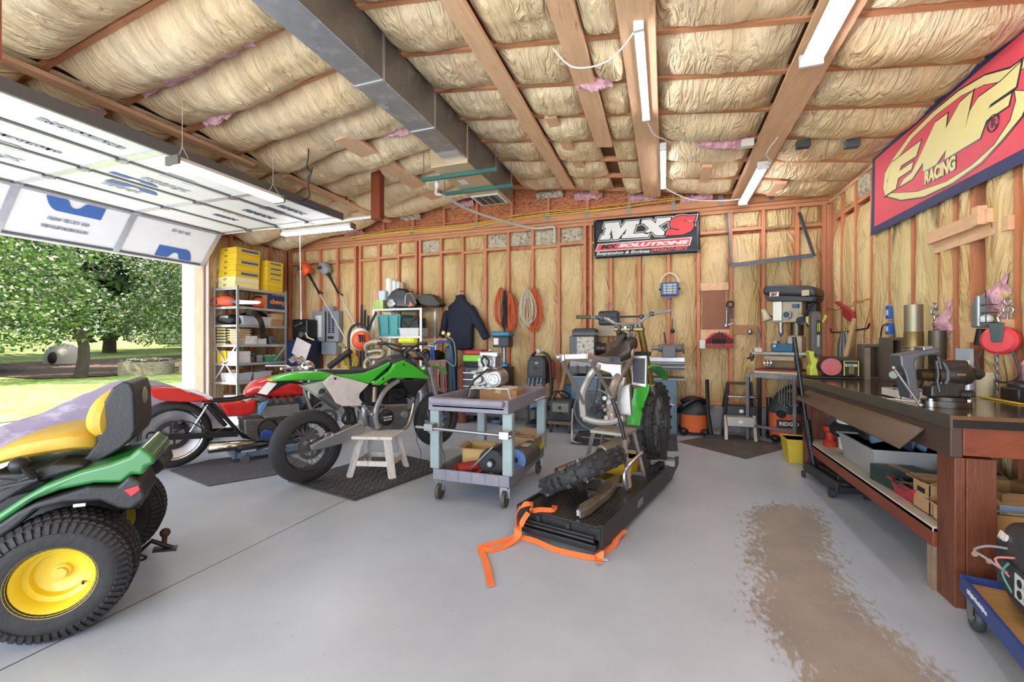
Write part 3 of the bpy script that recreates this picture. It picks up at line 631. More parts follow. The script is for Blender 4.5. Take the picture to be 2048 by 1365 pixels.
MB().ball((.5, -.32, .3), (.3, .22, .34)).obj('doorway', mat('#2a2018', .8), t)
h = thing('neighbour_house', 'pale green sided house beyond the trees behind the fence', 'house', (-42, 33, gz(-42, 33)), .9)
MB().box((-6, -3, .9), (7, 3, 4.5)).obj('siding', mat('#dfe6dc', .6, 0, .05, 2, .4, 6, stretch=(.01, .01, 3)), h)
MB().box((-6, -3.02, 0), (7, 3.02, .9)).obj('block_foundation', mat('#b9b9b4', .8, 0, .12, 4), h)
MB().box((1.0, -3.1, 0), (1.12, -3.0, 4.5)).obj('downspout', WHITE, h)
t = thing('wire_fence', 'thin wire fence on posts in front of the pale house', 'fence', (-33, 25.5, gz(-33, 25.5)), 2.2)
for i in range(7): MB().cyl((-6+2*i, 0, 0), (-6+2*i, 0, 1.3), .03, n=6).obj('post', DSTEEL, t)
MB().bar((-6, 0, 1.25), (6, 0, 1.25), .03).bar((-6, 0, .7), (6, 0, .7), .02).bar((-6, 0, .2), (6, 0, .2), .02).obj('wires', DSTEEL, t)

# ================================================================ vehicles
def PR(name, pts, y0, y1, m, par, bevel=.006, pl='xz', **k): return MB().prism(pts, y0, y1, pl).obj(name, m, par, bevel=bevel, **k)
TIRE = mat('#2b2b2d', .7, 0, .2, 10, .2, 40)
def wheel(par, c, R, w, rr, rimm, spokes=0, disc=.12, yn=-1, knob=0, axis=(0, 1, 0), hubr=.035, name='wheel', dm=DALU):
    c = V(c); ax = V(axis).normalized(); e, f, _ = frame(ax)
    T = (R-rr); m = MB(); prof = []
    for i in range(13):
        q = PI*(i/12); prof.append((rr+.01+(T-.01)*math.sin(q)**.75, -w/2*math.cos(q)))
    w_ = MB().lathe(prof+[(rr, w*.3), (rr, -w*.3)], c, ax, 44, True).obj('tire', TIRE, par, smooth=50)
    if knob:
        kb = MB(); rowsn = int(2*PI*R/knob)
        for i in range(rowsn):
            a = 2*PI*i/rowsn; d = e*math.cos(a)+f*math.sin(a); tn = -e*math.sin(a)+f*math.cos(a)
            for j in ((-.36, .36) if i % 2 else (-.14, .14)):
                k = 1-.25*abs(j)
                kb.bar(c+d*(R*.97*k if abs(j) < .2 else R*.93)+ax*j*w, c+d*(R*1.065 if abs(j) < .2 else R*1.01)+ax*j*w*1.1, knob*.52, w*.22, up=ax)
        kb.obj('tread_knobs', TIRE, w_)
    MB().lathe([(rr+.012, -w*.32), (rr-.012, -w*.24), (rr-.02, 0), (rr-.012, w*.24), (rr+.012, w*.32), (rr+.003, 0)], c, ax, 40, True).obj('rim', rimm, par)
    if spokes:
        m = MB()
        for i in range(spokes):
            a = 2*PI*i/spokes; b_ = a+(.35 if i % 2 else -.35); s = 1 if i % 4 < 2 else -1
            m.cyl(c+(e*math.cos(b_)+f*math.sin(b_))*hubr*1.2+ax*s*w*.25, c+(e*math.cos(a)+f*math.sin(a))*(rr-.01), .0022, n=4)
        m.obj('spokes', STEEL, par, smooth=False)
    MB().cyl(c-ax*w*.32, c+ax*w*.32, hubr, n=16).cyl(c-ax*w*.7, c+ax*w*.7, .014, n=10).obj('hub', DALU, par)
    if disc:
        m = MB().lathe([(disc*.68, 0), (disc, 0), (disc, .005), (disc*.68, .005)], c+ax*yn*w*.42, ax, 36, True)
        for i in range(6): a = i*PI/3; m.bar(c+ax*yn*w*.42+(e*math.cos(a)+f*math.sin(a))*.03, c+ax*yn*w*.42+(e*math.cos(a+.4)+f*math.sin(a+.4))*disc*.7, .018, .005, up=ax)
        m.obj('brake_disc', dm, par)
        m = MB(); y = c+ax*yn*(w*.42+(.0055 if yn > 0 else .0005))
        for i in range(48):
            a = i*2*PI/48; rad = disc*(.76+.08*(i % 3)); p = y+(e*math.cos(a)+f*math.sin(a))*rad; m.cyl(p-ax*.0015, p+ax*.0015, .0035, n=6)
        m.obj('disc_holes', BLACK, par, smooth=False)
    return w_
GRN = mat('#3fb32f', .28, 0, .05, 6, coat=.6); GW = mat('#cfcac6', .45, 0, .08, 7, dirt='#b3aca4', ds=6, dt=.6)
gb = thing('supermoto_motorcycle', 'green and white motorcycle with slick tires raised on a wooden stand', 'motorcycle', (-2.908, 2.952, 0), math.atan2(.936, .353))
RW = (-0.000895,0.33); FW = (1.435,0.373)
wheel(gb, (RW[0], 0, RW[1]), .31, .15, .208, BLACK, 36, .11, -1); wheel(gb, (FW[0], 0, FW[1]), .30, .12, .205, BLACK, 36, .15, -1)
PR('swingarm', [(-0.0302,0.351),(-0.0188,0.306),(0.0805,0.306),(0.292,0.323),(0.453,0.364),(0.487,0.421),(0.425,0.483),(0.165,0.413),(0.045,0.381)], -.13, -.095, mat('#a9abae', .3, .7), gb, .008)
PR('swingarm', [(0.026,0.323),(0.0378,0.276),(0.14,0.276),(0.525,0.336),(0.561,0.395),(0.496,0.459),(0.228,0.386),(0.104,0.353)], .095, .125, ALU, gb, .008)
PR('side_panel', [(0.071,0.881),(0.153,0.938),(0.344,0.884),(0.511,0.829),(0.414,0.749),(0.409,0.712),(0.464,0.632),(0.253,0.652),(0.19,0.686),(0.126,0.793)], -.14, -.115, GW, gb, .008)
PR('side_panel', [(0.131,0.87),(0.215,0.929),(0.585,0.816),(0.485,0.734),(0.536,0.612),(0.319,0.633),(0.254,0.668)], .115, .14, GW, gb, .008)
for q in [(0.175,0.903),(0.436,0.653)]: MB().cyl((q[0], -.146, q[1]), (q[0], -.139, q[1]), .011, n=12).obj('bolt', DSTEEL, gb)
for q in [(0.643,0.87),(0.878,0.998)]: MB().cyl((q[0], -.166, q[1]), (q[0], -.145, q[1]), .011, n=12).obj('bolt', DSTEEL, gb)
st = [(0.104,0.967),(0.386,0.952),(0.553,0.954),(0.641,0.974),(0.732,1.017),(0.834,1.042)]; sb_ = [(0.104,0.951),(0.386,0.93),(0.553,0.931),(0.641,0.951),(0.732,0.989),(0.834,1.003)]
MB().body([(a[0], 0, (a[1]+c[1])/2-.01, .075 if i else .05, abs(a[1]-c[1])/2+.025) for i, (a, c) in enumerate(zip(st, sb_))], 16, 3).obj('seat', mat('#2c2c30', .7, 0, .1, 9, .2, 50), gb)
PR('seat_side_panel', [(0.153,0.94),(0.344,0.931),(0.48,0.938),(0.609,0.976),(0.760,1.035),(0.747,0.993),(0.52,0.83),(0.344,0.884)], -.125, -.095, GRN, gb, .012)
PR('seat_side_panel', [(0.215,0.931),(0.413,0.921),(0.686,0.968),(0.842,1.028),(0.829,0.985),(0.594,0.817)], .095, .125, GRN, gb, .012)
ft = [(-0.303,0.919),(-0.225,0.95),(-0.0833,0.97),(0.104,0.962),(0.203,0.935)]; fb_ = [(-0.303,0.911),(-0.182,0.904),(-0.0493,0.901),(0.104,0.891),(0.19,0.906)]
MB().body([(a[0], 0, (a[1]+c[1])/2, .05+.03*i if i < 3 else .1, abs(a[1]-c[1])/2+.004) for i, (a, c) in enumerate(zip(ft, fb_))], 16, 3.5).obj('rear_fender', GRN, gb)
PR('shroud', [(0.53,0.824),(0.609,0.81),(0.691,0.846),(0.744,0.869),(0.969,0.857),(1.208,0.831),(1.194,0.860),(1.036,0.964),(0.886,1.044),(0.775,1.009),(0.714,0.939)], -.165, -.12, GRN, gb, .014, seg=3)
PR('shroud', [(0.604,0.811),(0.771,0.833),(1.058,0.845),(1.305,0.818),(1.290,0.848),(1.127,0.956),(0.973,1.038),(0.858,1.002)], .12, .165, GRN, gb, .014)
PR('radiator_guard', [(0.846,0.851),(1.203,0.827),(1.122,0.749),(1.070,0.711),(1.033,0.651),(0.969,0.699),(0.886,0.808)], -.15, .15, mat('#1d1d20', .45, 0, .1, 9), gb, .01)
tk = [(0.794,1.038),(0.842,1.050),(0.939,1.054),(1.023,1.024),(1.075,0.986)]
MB().body([(p[0], 0, p[1]-.06, .1, .1) for p in tk], 16, 2.6).obj('fuel_tank', mat('#3a3b42', .5), gb); q = tk[2]; MB().cyl((q[0], 0, q[1]+.02), (q[0], 0, q[1]+.075), .05, .045, 18).obj('fuel_cap', mat('#33343a', .5), gb)
# twin spar frame
for s in (-1, 1):
    P_ = [(1.101,1.028),(0.931,0.881),(0.732,0.772),(0.641,0.66),(0.597,0.533),(0.627,0.398)]
    m_ = MB(); W = (.05, .06, .05, .045, .05, .05); R_ = []
    pts = sm([(p[0], s*(.035 if i == 0 else .1), p[1]) for i, p in enumerate(P_)], 4)
    m_.tube(pts, .026, 8).obj('frame_spar', mat('#a5a5a8', .38, .6, .1, 8), gb)
    a, b_, c_ = [(1.066,1.150),(1.244,0.958),(1.427,0.377)]
    up_ = V((b_[0]-a[0], 0, b_[1]-a[1])).normalized()
    MB().cyl((a[0], s*.1, a[1]), (b_[0], s*.1, b_[1]), .024, n=14).obj('fork_tube', mat('#8f8f92', .25, .8), gb)
    MB().tube([(b_[0], s*.1, b_[1]), (lerp(b_[0], c_[0], .5), s*.1, lerp(b_[1], c_[1], .5)), (c_[0], s*.1, c_[1])], [.03, .027, .022], 14).obj('fork_leg', mat('#b5b5b8', .3, .7), gb)
    r_ = [(0.19,0.906),(0.359,0.801),(0.553,0.539)]
    MB().tube([(p[0], s*.07, p[1]) for p in r_], .012, 8).obj('subframe_rail', ALU, gb)
hc, tc_, ax_ = [(1.058,1.207),(1.083,1.136),(1.118,1.049)]
for p in (tc_, ax_): MB().bar((p[0], -.13, p[1]), (p[0], .13, p[1]), .06, .028).obj('triple_clamp', BLACK, gb)
bar_ = MB().tube(sm([(hc[0]-.1, -.40, hc[1]+.0), (hc[0]-.07, -.28, hc[1]-.0), (hc[0]-.01, -.12, hc[1]-.03), (hc[0], 0, hc[1]-.03), (hc[0]-.01, .12, hc[1]-.03), (hc[0]-.07, .28, hc[1]), (hc[0]-.1, .40, hc[1])], 4), .012, 8).obj('handlebar', BLACK, gb)
for s in (-1, 1): MB().cyl((hc[0]-.1, s*.41, hc[1]), (hc[0]-.075, s*.3, hc[1]), .019, n=12).obj('grip', mat('#232326', .7), bar_); MB().tube([(hc[0]-.06, s*.25, hc[1]), (hc[0]+.02, s*.3, hc[1]-.02), (hc[0]-.0, s*.42, hc[1]-.03)], .006, 6).obj('lever', ALU, bar_)
MB().cyl((hc[0]-.01, -.13, hc[1]+.03), (hc[0]-.01, .13, hc[1]+.03), .028, n=12).obj('bar_pad', mat('#cdd12a', .6, 0, .25, 30), bar_)
ff = [(1.181,0.881),(1.271,0.961),(1.384,0.971),(1.501,0.936),(1.566,0.883)]; n_ = len(ff)
MB().body([(p[0], 0, p[1]-.012, (.05, .07, .07, .055, .03)[i], .012) for i, p in enumerate(ff)], 14, 3).obj('front_fender', GRN, gb)
# engine
PR('engine_case', [(0.641,0.581),(0.717,0.612),(0.939,0.602),(0.981,0.499),(0.99,0.386),(0.89,0.324),(0.702,0.347),(0.634,0.397)], -.12, .12, mat('#6f6f72', .4, .6, .25, 20), gb, .012)
cl_ = (0.703,0.491); m_ = MB().lathe([(0, .03), (.062, .03), (.075, .02), (.078, 0)], (cl_[0], -.12, cl_[1]), (0, -1, 0), 28).obj('clutch_cover', BLACK, gb)
txt('FACTORY', .022, 'cover_text', GW, m_, Mf((cl_[0], -.152, cl_[1]+.008), (1, 0, 0), (0, 0, 1)), .001, .0006); txt('RACING', .024, 'cover_text', GW, m_, Mf((cl_[0], -.152, cl_[1]-.018), (1, 0, 0), (0, 0, 1)), .001, .0006)
q = (0.915,0.494); MB().lathe([(0, .02), (.035, .015), (.04, 0)], (q[0], -.12, q[1]), (0, -1, 0), 18).obj('pump_cover', ALU, gb)
PR('cylinder', [(0.763,0.756),(0.956,0.754),(0.99,0.597),(0.763,0.607)], -.08, .08, mat('#2d2d30', .5, .3, .3, 20), gb, .008)
m_ = MB()
for i in range(6): p = [(0.771,0.742),(0.973,0.738)]; z = p[0][1]-.03*i; m_.box((p[0][0]-.01, -.09, z), (p[1][0]+.01, .09, z+.008))
m_.obj('cylinder_fins', DSTEEL, gb)
PR('airbox', [(0.496,0.803),(0.641,0.818),(0.763,0.796),(0.717,0.693),(0.597,0.599),(0.511,0.66)], -.07, .07, mat('#222225', .6), gb, .01)
a, b_ = [(0.597,0.795),(0.59,0.652)]; MB().cyl((a[0], -.09, a[1]), (b_[0], -.09, b_[1]), .022, n=12).obj('shock_reservoir', mat('#9d8f7e', .4, .5), gb)
a, b_ = [(0.671,0.61),(0.973,0.577)]; MB().cyl((a[0], -.11, a[1]), (b_[0], -.11, b_[1]), .012, n=8).obj('brake_pipe', mat('#8a7b55', .4, .6), gb)
MB().tube(sm([(p[0], -.13, p[1]) for p in [(1.023,0.593),(0.99,0.47),(0.931,0.367),(0.794,0.326),(0.641,0.317),(0.496,0.347)]], 4), .02, 10).obj('exhaust_pipe', mat('#a39a8e', .3, .8, .2, 8), gb)
a, b_ = [(0.0805,0.787),(0.241,0.651)]; MB().cyl((a[0], -.09, a[1]), (b_[0], -.07, b_[1]), .05, n=20).obj('muffler', mat('#8d8a86', .3, .8), gb)
MB().cyl((a[0]-.008, -.091, a[1]+.004), (a[0]+.01, -.088, a[1]), .028, n=16).obj('muffler_tip', BLACK, gb)
m_ = MB()
for pts in ([(0.794,0.685),(0.858,0.638),(0.956,0.67),(1.040,0.634)], [(0.671,0.591),(0.732,0.624),(0.842,0.571),(0.973,0.542)], [(0.748,0.717),(0.826,0.737),(0.89,0.69),(0.794,0.631),(0.702,0.587)], [(1.058,0.661),(1.023,0.551),(0.956,0.489)], [(0.956,1.173),(0.890,1.132),(0.794,1.160),(0.748,1.201)], [(1.127,1.114),(1.217,1.141),(1.271,1.052),(1.198,0.996)], [(1.092,1.200),(0.956,1.117),(0.990,1.060)]): m_.tube(sm([(p[0], -.12+.02*i, p[1]) for i, p in enumerate(pts)], 4), .009, 7)
m_.obj('hose_bundle', BLACK, gb)
a, b_ = [(0.441,0.598),(0.561,0.538)]; MB().ball((b_[0], -.1, b_[1]), .022).tube([(b_[0], -.1, b_[1]), (a[0]+.06, -.1, a[1])], .014, 8).obj('kick_pivot', STEEL, gb)
a, b_ = [(0.345,0.602),(0.413,0.48)]; MB().torus((b_[0]-.05, -.02, b_[1]+.04), (0, 1, 0), .05, .014, 20).cyl((a[0]+.05, 0, a[1]), (b_[0]+.03, 0, b_[1]-.04), .035, n=14).obj('rear_shock', DSTEEL, gb)
q = (0.14,0.41); MB().bx((q[0], -.09, q[1]), (.07, .05, .05)).ball((q[0]+.03, -.11, q[1]), .02).obj('brake_caliper', STEEL, gb, bevel=.006)
a, b_, c_, d_ = [(-0.055,0.846),(0.153,0.697),(0.306,0.638),(0.203,0.85)]
PR('inner_fender', [(a[0], a[1]+.01), (b_[0], b_[1]), (c_[0], c_[1]), (c_[0], c_[1]+.03), (d_[0], d_[1]+.05)], -.06, .06, mat('#b9c4b4', .5), gb, .004)
a, b_ = [(-0.287,0.891),(-0.361,0.807)]; MB().loft([[V((a[0]+.0, y, a[1])) for y in (-.09, .09)]+[V((a[0]+.004, y, a[1])) for y in (.09, -.09)], [V((b_[0], y, b_[1])) for y in (-.09, .09)]+[V((b_[0]+.004, y, b_[1])) for y in (.09, -.09)]]).obj('licence_plate', mat('#c9c6c4', .5, 0, .2, 60), gb)
a, b_ = [(-0.252,0.908),(-0.0493,0.869)]; MB().bar((a[0], 0, a[1]), (b_[0], 0, b_[1]), .04, .02).obj('plate_bracket', BLACK, gb)
# wooden stool under it
WP = mat('#dedad4', .6, 0, .15, 6, .1, 40, '#8d877e', 8, .62, stretch=(3, 3, .6))
stl = thing('work_stool', 'white painted wooden stool carrying the green motorcycle', 'stool', (-2.52, 3.42, 0), .25)
for sx_ in (-1, 1):
    for sy_ in (-1, 1): MB().bar((sx_*.2, sy_*.19, .003), (sx_*.125, sy_*.12, .345), .06, .035, up=(sx_, sy_, 0)).obj('leg', WP, stl)
for sy_ in (-1, 1): MB().bar((-.17, sy_*.16, .13), (.17, sy_*.16, .13), .02, .045).obj('stretcher', WP, stl)
for sx_ in (-1, 1): MB().bar((sx_*.17, -.16, .13), (sx_*.17, .16, .13), .02, .045).obj('stretcher', WP, stl)
MB().box((-.19, -.17, .345), (.19, .17, .372)).obj('top', WP, stl, bevel=.004)
RMAT = mat('#3c3c40', .7, 0, .12, 6, dirt='#5b5a5c', ds=5, dt=.62)
def diamond_mat(name, pts, label, h=.014, m=RMAT, ribs=True):
    cx = sum(p[0] for p in pts)/len(pts); cy = sum(p[1] for p in pts)/len(pts); t = thing(name, label, 'mat', (cx, cy, 0)); L_ = [(p[0]-cx, p[1]-cy) for p in pts]
    MB().prism(L_, .001, h, 'xy').obj('mat_sheet', m, t, bevel=.003)
    if ribs:
        mb = MB(); ins = lambda x, y: all((b[0]-a[0])*(y-a[1])-(b[1]-a[1])*(x-a[0]) > .004 for a, b in zip(L_, L_[1:]+L_[:1])) or all((b[0]-a[0])*(y-a[1])-(b[1]-a[1])*(x-a[0]) < -.004 for a, b in zip(L_, L_[1:]+L_[:1]))
        for i in range(-30, 30):
            for j in range(-30, 30):
                x, y = i*.05+.025*(j % 2), j*.05
                if ins(x+.03, y) and ins(x-.03, y) and ins(x, y+.03) and ins(x, y-.03):
                    s = 1 if (i+j) % 2 else -1; mb.bar((x-.014, y-.014*s, h+.001), (x+.014, y+.014*s, h+.001), .007, .003)
        mb.obj('tread_pattern', mat('#66656a', .7), t, smooth=False)
    return t
diamond_mat('rubber_mat', [(-3.097,2.926),(-2.243,2.742),(-2.014,3.690),(-2.147,3.863),(-2.694,4.031),(-2.859,4.021)], 'black ribbed rubber mat under the stool and green motorcycle')
diamond_mat('carpet_mat', [(-4.425,2.805),(-4.438,3.207),(-4.028,3.697),(-3.285,3.400),(-3.371,3.028),(-3.640,2.613)], 'grey carpet mat on the floor under the motorcycle lift', .01, mat('#55565e', .95, 0, .35, 60, .5, 120), False)
# ---------------------------------------------------------------- red cafe racer
RED = mat('#c5241f', .2, 0, .05, 4, coat=.8)
rb = thing('red_motorcycle', 'red custom motorcycle with a wide polished rear wheel and bare seat rail', 'motorcycle', (-4.521, 2.93, 0), math.atan2(.866, .5))
q = (-0.0297,0.315)
wheel(rb, (q[0], 0, .325), .325, .17, .25, CHROME, 0, .14, -1, dm=DSTEEL)
MB().lathe([(.23, -.05), (.18, -.03), (.1, -.02), (0, -.02), (0, .02), (.1, .02), (.18, .03), (.23, .05)], (q[0], 0, .325), (0, 1, 0), 40).obj('wheel_disc', mat('#c2c2c6', .32, .7), rb)
MB().torus((q[0]-.16, -.03, .33), (0, 1, 0), .035, .01, 18, 6).obj('wheel_cutout_ring', BLACK, rb)
PR('tail_cowl', [(-0.234,0.793),(-0.119,0.794),(0.0219,0.778),(0.0989,0.728),(0.213,0.678),(0.277,0.642),(0.289,0.607),(0.231,0.608),(0.187,0.629),(0.073,0.634),(-0.0367,0.649),(-0.127,0.674),(-0.183,0.708)], -.11, .11, RED, rb, .03, seg=4)
PR('seat_pad', [(0.0473,0.765),(0.153,0.741),(0.29,0.662),(0.29,0.637),(0.225,0.672),(0.117,0.724)], -.09, .09, mat('#e9e6e6', .3, .1), rb, .006)
for s in (-1, 1):
    MB().tube([(p[0], s*.1, p[1]) for p in [(0.198,0.636),(0.327,0.625),(0.491,0.625),(0.601,0.642),(0.652,0.656)]], .013, 8).obj('seat_rail', BLACK, rb)
    MB().tube([(p[0], s*.11, p[1]) for p in [(0.29,0.6),(0.491,0.315),(0.551,0.232),(0.8,0.149)]], .017, 8).obj('frame_tube', BLACK, rb)
    MB().tube([(p[0], s*.12, p[1]) for p in [(0.244,0.596),(0.101,0.344)]], .011, 8).obj('strut', ALU, rb)
    MB().tube([(p[0], s*.12, p[1]) for p in [(0.244,0.593),(0.394,0.368)]], .022, 10).obj('shock', BLACK, rb)
    MB().bar(*[(p[0], s*.12, p[1]) for p in [(-0.0676,0.318),(0.501,0.273)]], .03, .055).obj('swingarm', BLACK, rb)
    a, b_ = [(1.126,0.884),(1.161,0.223)]; MB().cyl((a[0]-.05, s*.1, a[1]), (b_[0]+.1, s*.1, .31), .022, n=12).obj('fork_leg', ALU, rb)
PR('side_cover', [(0.332,0.607),(0.474,0.603),(0.533,0.615),(0.572,0.589),(0.663,0.622),(0.669,0.512),(0.642,0.466),(0.523,0.45),(0.407,0.471),(0.369,0.533)], -.14, .14, RED, rb, .03, seg=4)
T_ = [(0.576,0.691),(0.642,0.728),(0.757,0.744),(0.909,0.74),(1.021,0.733),(1.137,0.719)]; H_ = (.03, .075, .105, .13, .13, .11)
MB().body([(p[0], 0, p[1]-.01, (.05, .1, .13, .14, .14, .12)[i], H_[i]) for i, p in enumerate(T_)], 18, 2.6).obj('fuel_tank', RED, rb)
a = T_[3]; PR('tank_stripe', [(0.653,0.665),(0.777,0.762),(0.906,0.808),(1.039,0.792),(0.884,0.731),(0.777,0.673)], -.148, -.13, BLACK, rb, .003)
PR('engine_case', [(0.541,0.42),(0.622,0.422),(1.021,0.378),(1.056,0.161),(0.954,0.126),(0.642,0.184),(0.551,0.267)], -.17, .17, mat('#6e6a66', .4, .7, .3, 14), rb, .02)
q = (0.761,0.302); MB().lathe([(.0, .0), (.085, 0), (.085, .03), (.1, .03), (.1, 0)], (q[0], -.2, q[1]), (0, 1, 0), 26).obj('side_cover_ring', mat('#57534f', .4, .7), rb)
m_ = MB()
for i in range(9):
    a, b_ = [(0.731,0.53),(1.067,0.498)]; z = a[1]-.0135*i; m_.box((a[0], -.2, z), (b_[0], .2, z+.006))
m_.obj('cylinder_fins', mat('#b5b1ab', .45, .4), rb); a, b_ = [(0.747,0.613),(1.056,0.374)]; MB().box((a[0], -.18, b_[1]), (b_[0], .18, a[1])).obj('cylinder_block', mat('#5b5753', .4, .7, .3, 20), rb, bevel=.01)
m_ = MB()
for i in range(4): a = (0.779,0.616); m_.cyl((a[0]+.07*i, -.2, a[1]-.03), (a[0]+.07*i, .1, a[1]+.02), .022, n=10)
m_.obj('cylinder_head', DALU, rb)
a, b_ = [(0.242,0.182),(0.809,0.155)]; MB().tube([(a[0], -.2, a[1]), (lerp(a[0], b_[0], .5), -.2, lerp(a[1], b_[1], .5)), (b_[0], -.19, b_[1])], [.052, .046, .03], 18, cap=False).obj('exhaust_pipe', mat('#b8b0a2', .12, 1), rb, solid=.003)
MB().cyl((a[0]+.02, -.2, a[1]), (a[0]+.03, -.2, a[1]), .045, n=16).obj('exhaust_mouth', BLACK, rb)
q = (0.0129,0.425); MB().bx((q[0], -.11, q[1]), (.1, .05, .07)).ball((q[0]+.02, -.13, q[1]+.02), .03).obj('brake_caliper', BLACK, rb, bevel=.008)
MB().tube(sm([(p[0], -.13, p[1]) for p in [(0.0215,0.446),(0.0822,0.45),(0.153,0.408),(0.225,0.344),(0.299,0.317),(0.394,0.356)]], 4), .006, 6).obj('brake_hose', DSTEEL, rb)
for q in [(1.077,1.027),(1.151,1.016)]:
    MB().cyl((q[0]-.02, -.06 if q[0] < 1.5 else .06, q[1]-.02), (q[0]-.05, -.06 if q[0] < 1.5 else .06, q[1]+.025), .045, n=20).obj('gauge', CHROME, rb)
a, b_ = [(0.849,0.933),(1.044,0.925)]; MB().tube([(a[0], -.36, a[1]+.01), (b_[0], -.2, b_[1]+.02), (b_[0]+.02, 0, b_[1]-.02), (b_[0], .2, b_[1]+.02), (a[0], .36, a[1]+.01)], .012, 8).obj('handlebar', CHROME, rb)
q = (1.208,0.931); MB().ball((q[0], 0, q[1]-.01), (.08, .09, .09)).obj('headlamp', CHROME, rb)
m_ = MB(); q = (1.091,0.911)
for i in range(7): m_.cyl((q[0]-.08+.03*i, -.12+.03*i, q[1]-.05), (q[0]-.05+.02*i, -.1+.04*i, q[1]+.03), .014, n=8)
m_.obj('clamps', CHROME, rb)
PR('shop_rag', [(0.688,0.276),(0.735,0.305),(0.803,0.279),(0.798,0.178),(0.735,0.176),(0.688,0.212)], -.235, -.21, mat('#2c4a9c', .85, 0, .3, 14, .5, 20), rb, .008)
PR('shop_rag', [(0.668,0.536),(0.704,0.591),(0.766,0.597),(0.714,0.508),(0.678,0.453)], -.235, -.2, mat('#5d86b5', .85, 0, .3, 14, .5, 20), rb, .008)
wheel(rb, (1.42, 0, .31), .31, .11, .22, ALU, 24, .12, -1)
lf = thing('motorcycle_lift', 'blue grey steel scissor lift on casters under the red motorcycle', 'lift', (-3.98, 3.72, 0), math.atan2(.866, .5))
LB = mat('#6f86a3', .4, .3, .15, 9)
for s in (-1, 1):
    MB().bar((-.5, s*.17, .07), (.45, s*.17, .07), .04, .045).obj('base_rail', LB, lf)
    MB().bar((-.3, s*.12, .1), (.25, s*.12, .2), .035, .02).bar((.3, s*.14, .1), (-.25, s*.14, .2), .035, .02).obj('scissor_arm', DKGREY, lf)
    for x in (-.42, .38): 
        c = MB().cyl((x, s*.215, .04), (x, s*.245, .04), .04, n=18).obj('caster', STEEL, lf)
        MB().bx((x, s*.205, .06), (.03, .02, .06)).obj('fork', LB, c)
for x in (-.5, .45): MB().bar((x, -.19, .07), (x, .19, .07), .04, .045).obj('cross_rail', LB, lf)
MB().box((-.3, -.18, .195), (.3, .18, .225)).obj('top_plate', mat('#3b3d42', .6), lf, bevel=.004)
for s in (-1, 1): MB().box((-.05, s*.14-.03, .225), (.05, s*.14+.03, .30)).obj('pad', BLACK, lf)
# ---------------------------------------------------------------- lawn tractor
lt = thing('lawn_tractor', 'green lawn tractor with worn yellow seat and yellow wheel rims in the foreground', 'tractor', (-2.667, 1.318, 0), math.atan2(.77, .64))
YEL = mat('#cdaa3c', .45, 0, .06, 5, .1, 40, '#8a7438', 16, .7); RIMY = mat('#e9cf37', .35, 0, .05, 4, coat=.4, dirt='#b79b2a', ds=5, dt=.72); JG = mat('#2f7d3c', .25, 0, .06, 4, coat=.6); BP = mat('#2b2c2e', .5, 0, .1, 6, .1, 60)
def tread_wheel(y, sgn, R=.25, w=.24):
    c = V((0, y, R))
    tr = MB().lathe([(.125, -.09), (.135, -.11), (.17, -.12), (.212, -.112), (.236, -.09), (.243, 0), (.236, .09), (.212, .112), (.17, .12), (.135, .11), (.125, .09)], c, (0, 1, 0), 60, True).obj('tire', TIRE, lt, smooth=40)
    kb = MB(); n = 54
    for i in range(n):
        for j in range(5):
            a = 2*PI*(i+(.5 if j % 2 else 0))/n; yy = (-.08, -.04, 0, .04, .08)[j]
            d = V((math.cos(a), 0, math.sin(a))); tn = V((-math.sin(a), 0, math.cos(a))); p = c+V((0, yy, 0))
            rr = .243 if j in (1, 2, 3) else .236
            kb.bar(p+d*(rr-.006)-V((0, .0, 0)), p+d*(rr+.009), .019, .026, up=(0, 1, 0))
            kb.bar(p+d*(rr+.001)+tn*.008+V((0, -.012, 0)), p+d*(rr+.001)+tn*.016+V((0, .018, 0)), .016, .008, up=d)
        for s in (-1, 1):
            a = 2*PI*i/n; d = V((math.cos(a), 0, math.sin(a))); kb.bar(c+V((0, s*.118, 0))+d*.198, c+V((0, s*.1, 0))+d*.234, .015, .012, up=(0, 1, 0))
    kb.obj('tread_lugs', TIRE, tr, smooth=False)
    ax = (0, sgn, 0)
    MB().lathe([(.132, .105), (.14, .112), (.132, .1), (.115, .085), (.108, .04), (.09, .03), (.085, .0), (.06, -.01), (.03, -.01), (.03, .012), (.0, .014)], c, ax, 44).obj('rim', RIMY, lt, smooth=50)
    MB().lathe([(.132, -.105), (.115, -.09), (.1, -.03), (.0, -.03)], c, ax, 30).obj('rim', RIMY, lt)
    MB().cyl(c+V(ax)*0, c+V(ax)*.03, .022, n=16).obj('hub_cap', mat('#d9c458', .5), lt)
    q = c+V((.075, sgn*.035, -.05)); MB().cyl(q, q+V((.004, sgn*.02, 0)), .005, n=8).obj('valve_stem', BLACK, lt)
tread_wheel(-.33, -1); tread_wheel(.40, 1)
MB().cyl((0, -.33, .25), (0, .4, .25), .03, n=12).box((-.16, -.12, .16), (.12, .14, .34)).obj('axle_housing', BP, lt)
MB().box((-.45, .08, .18), (.1, .24, .6)).obj('frame_cover', BP, lt, bevel=.02)
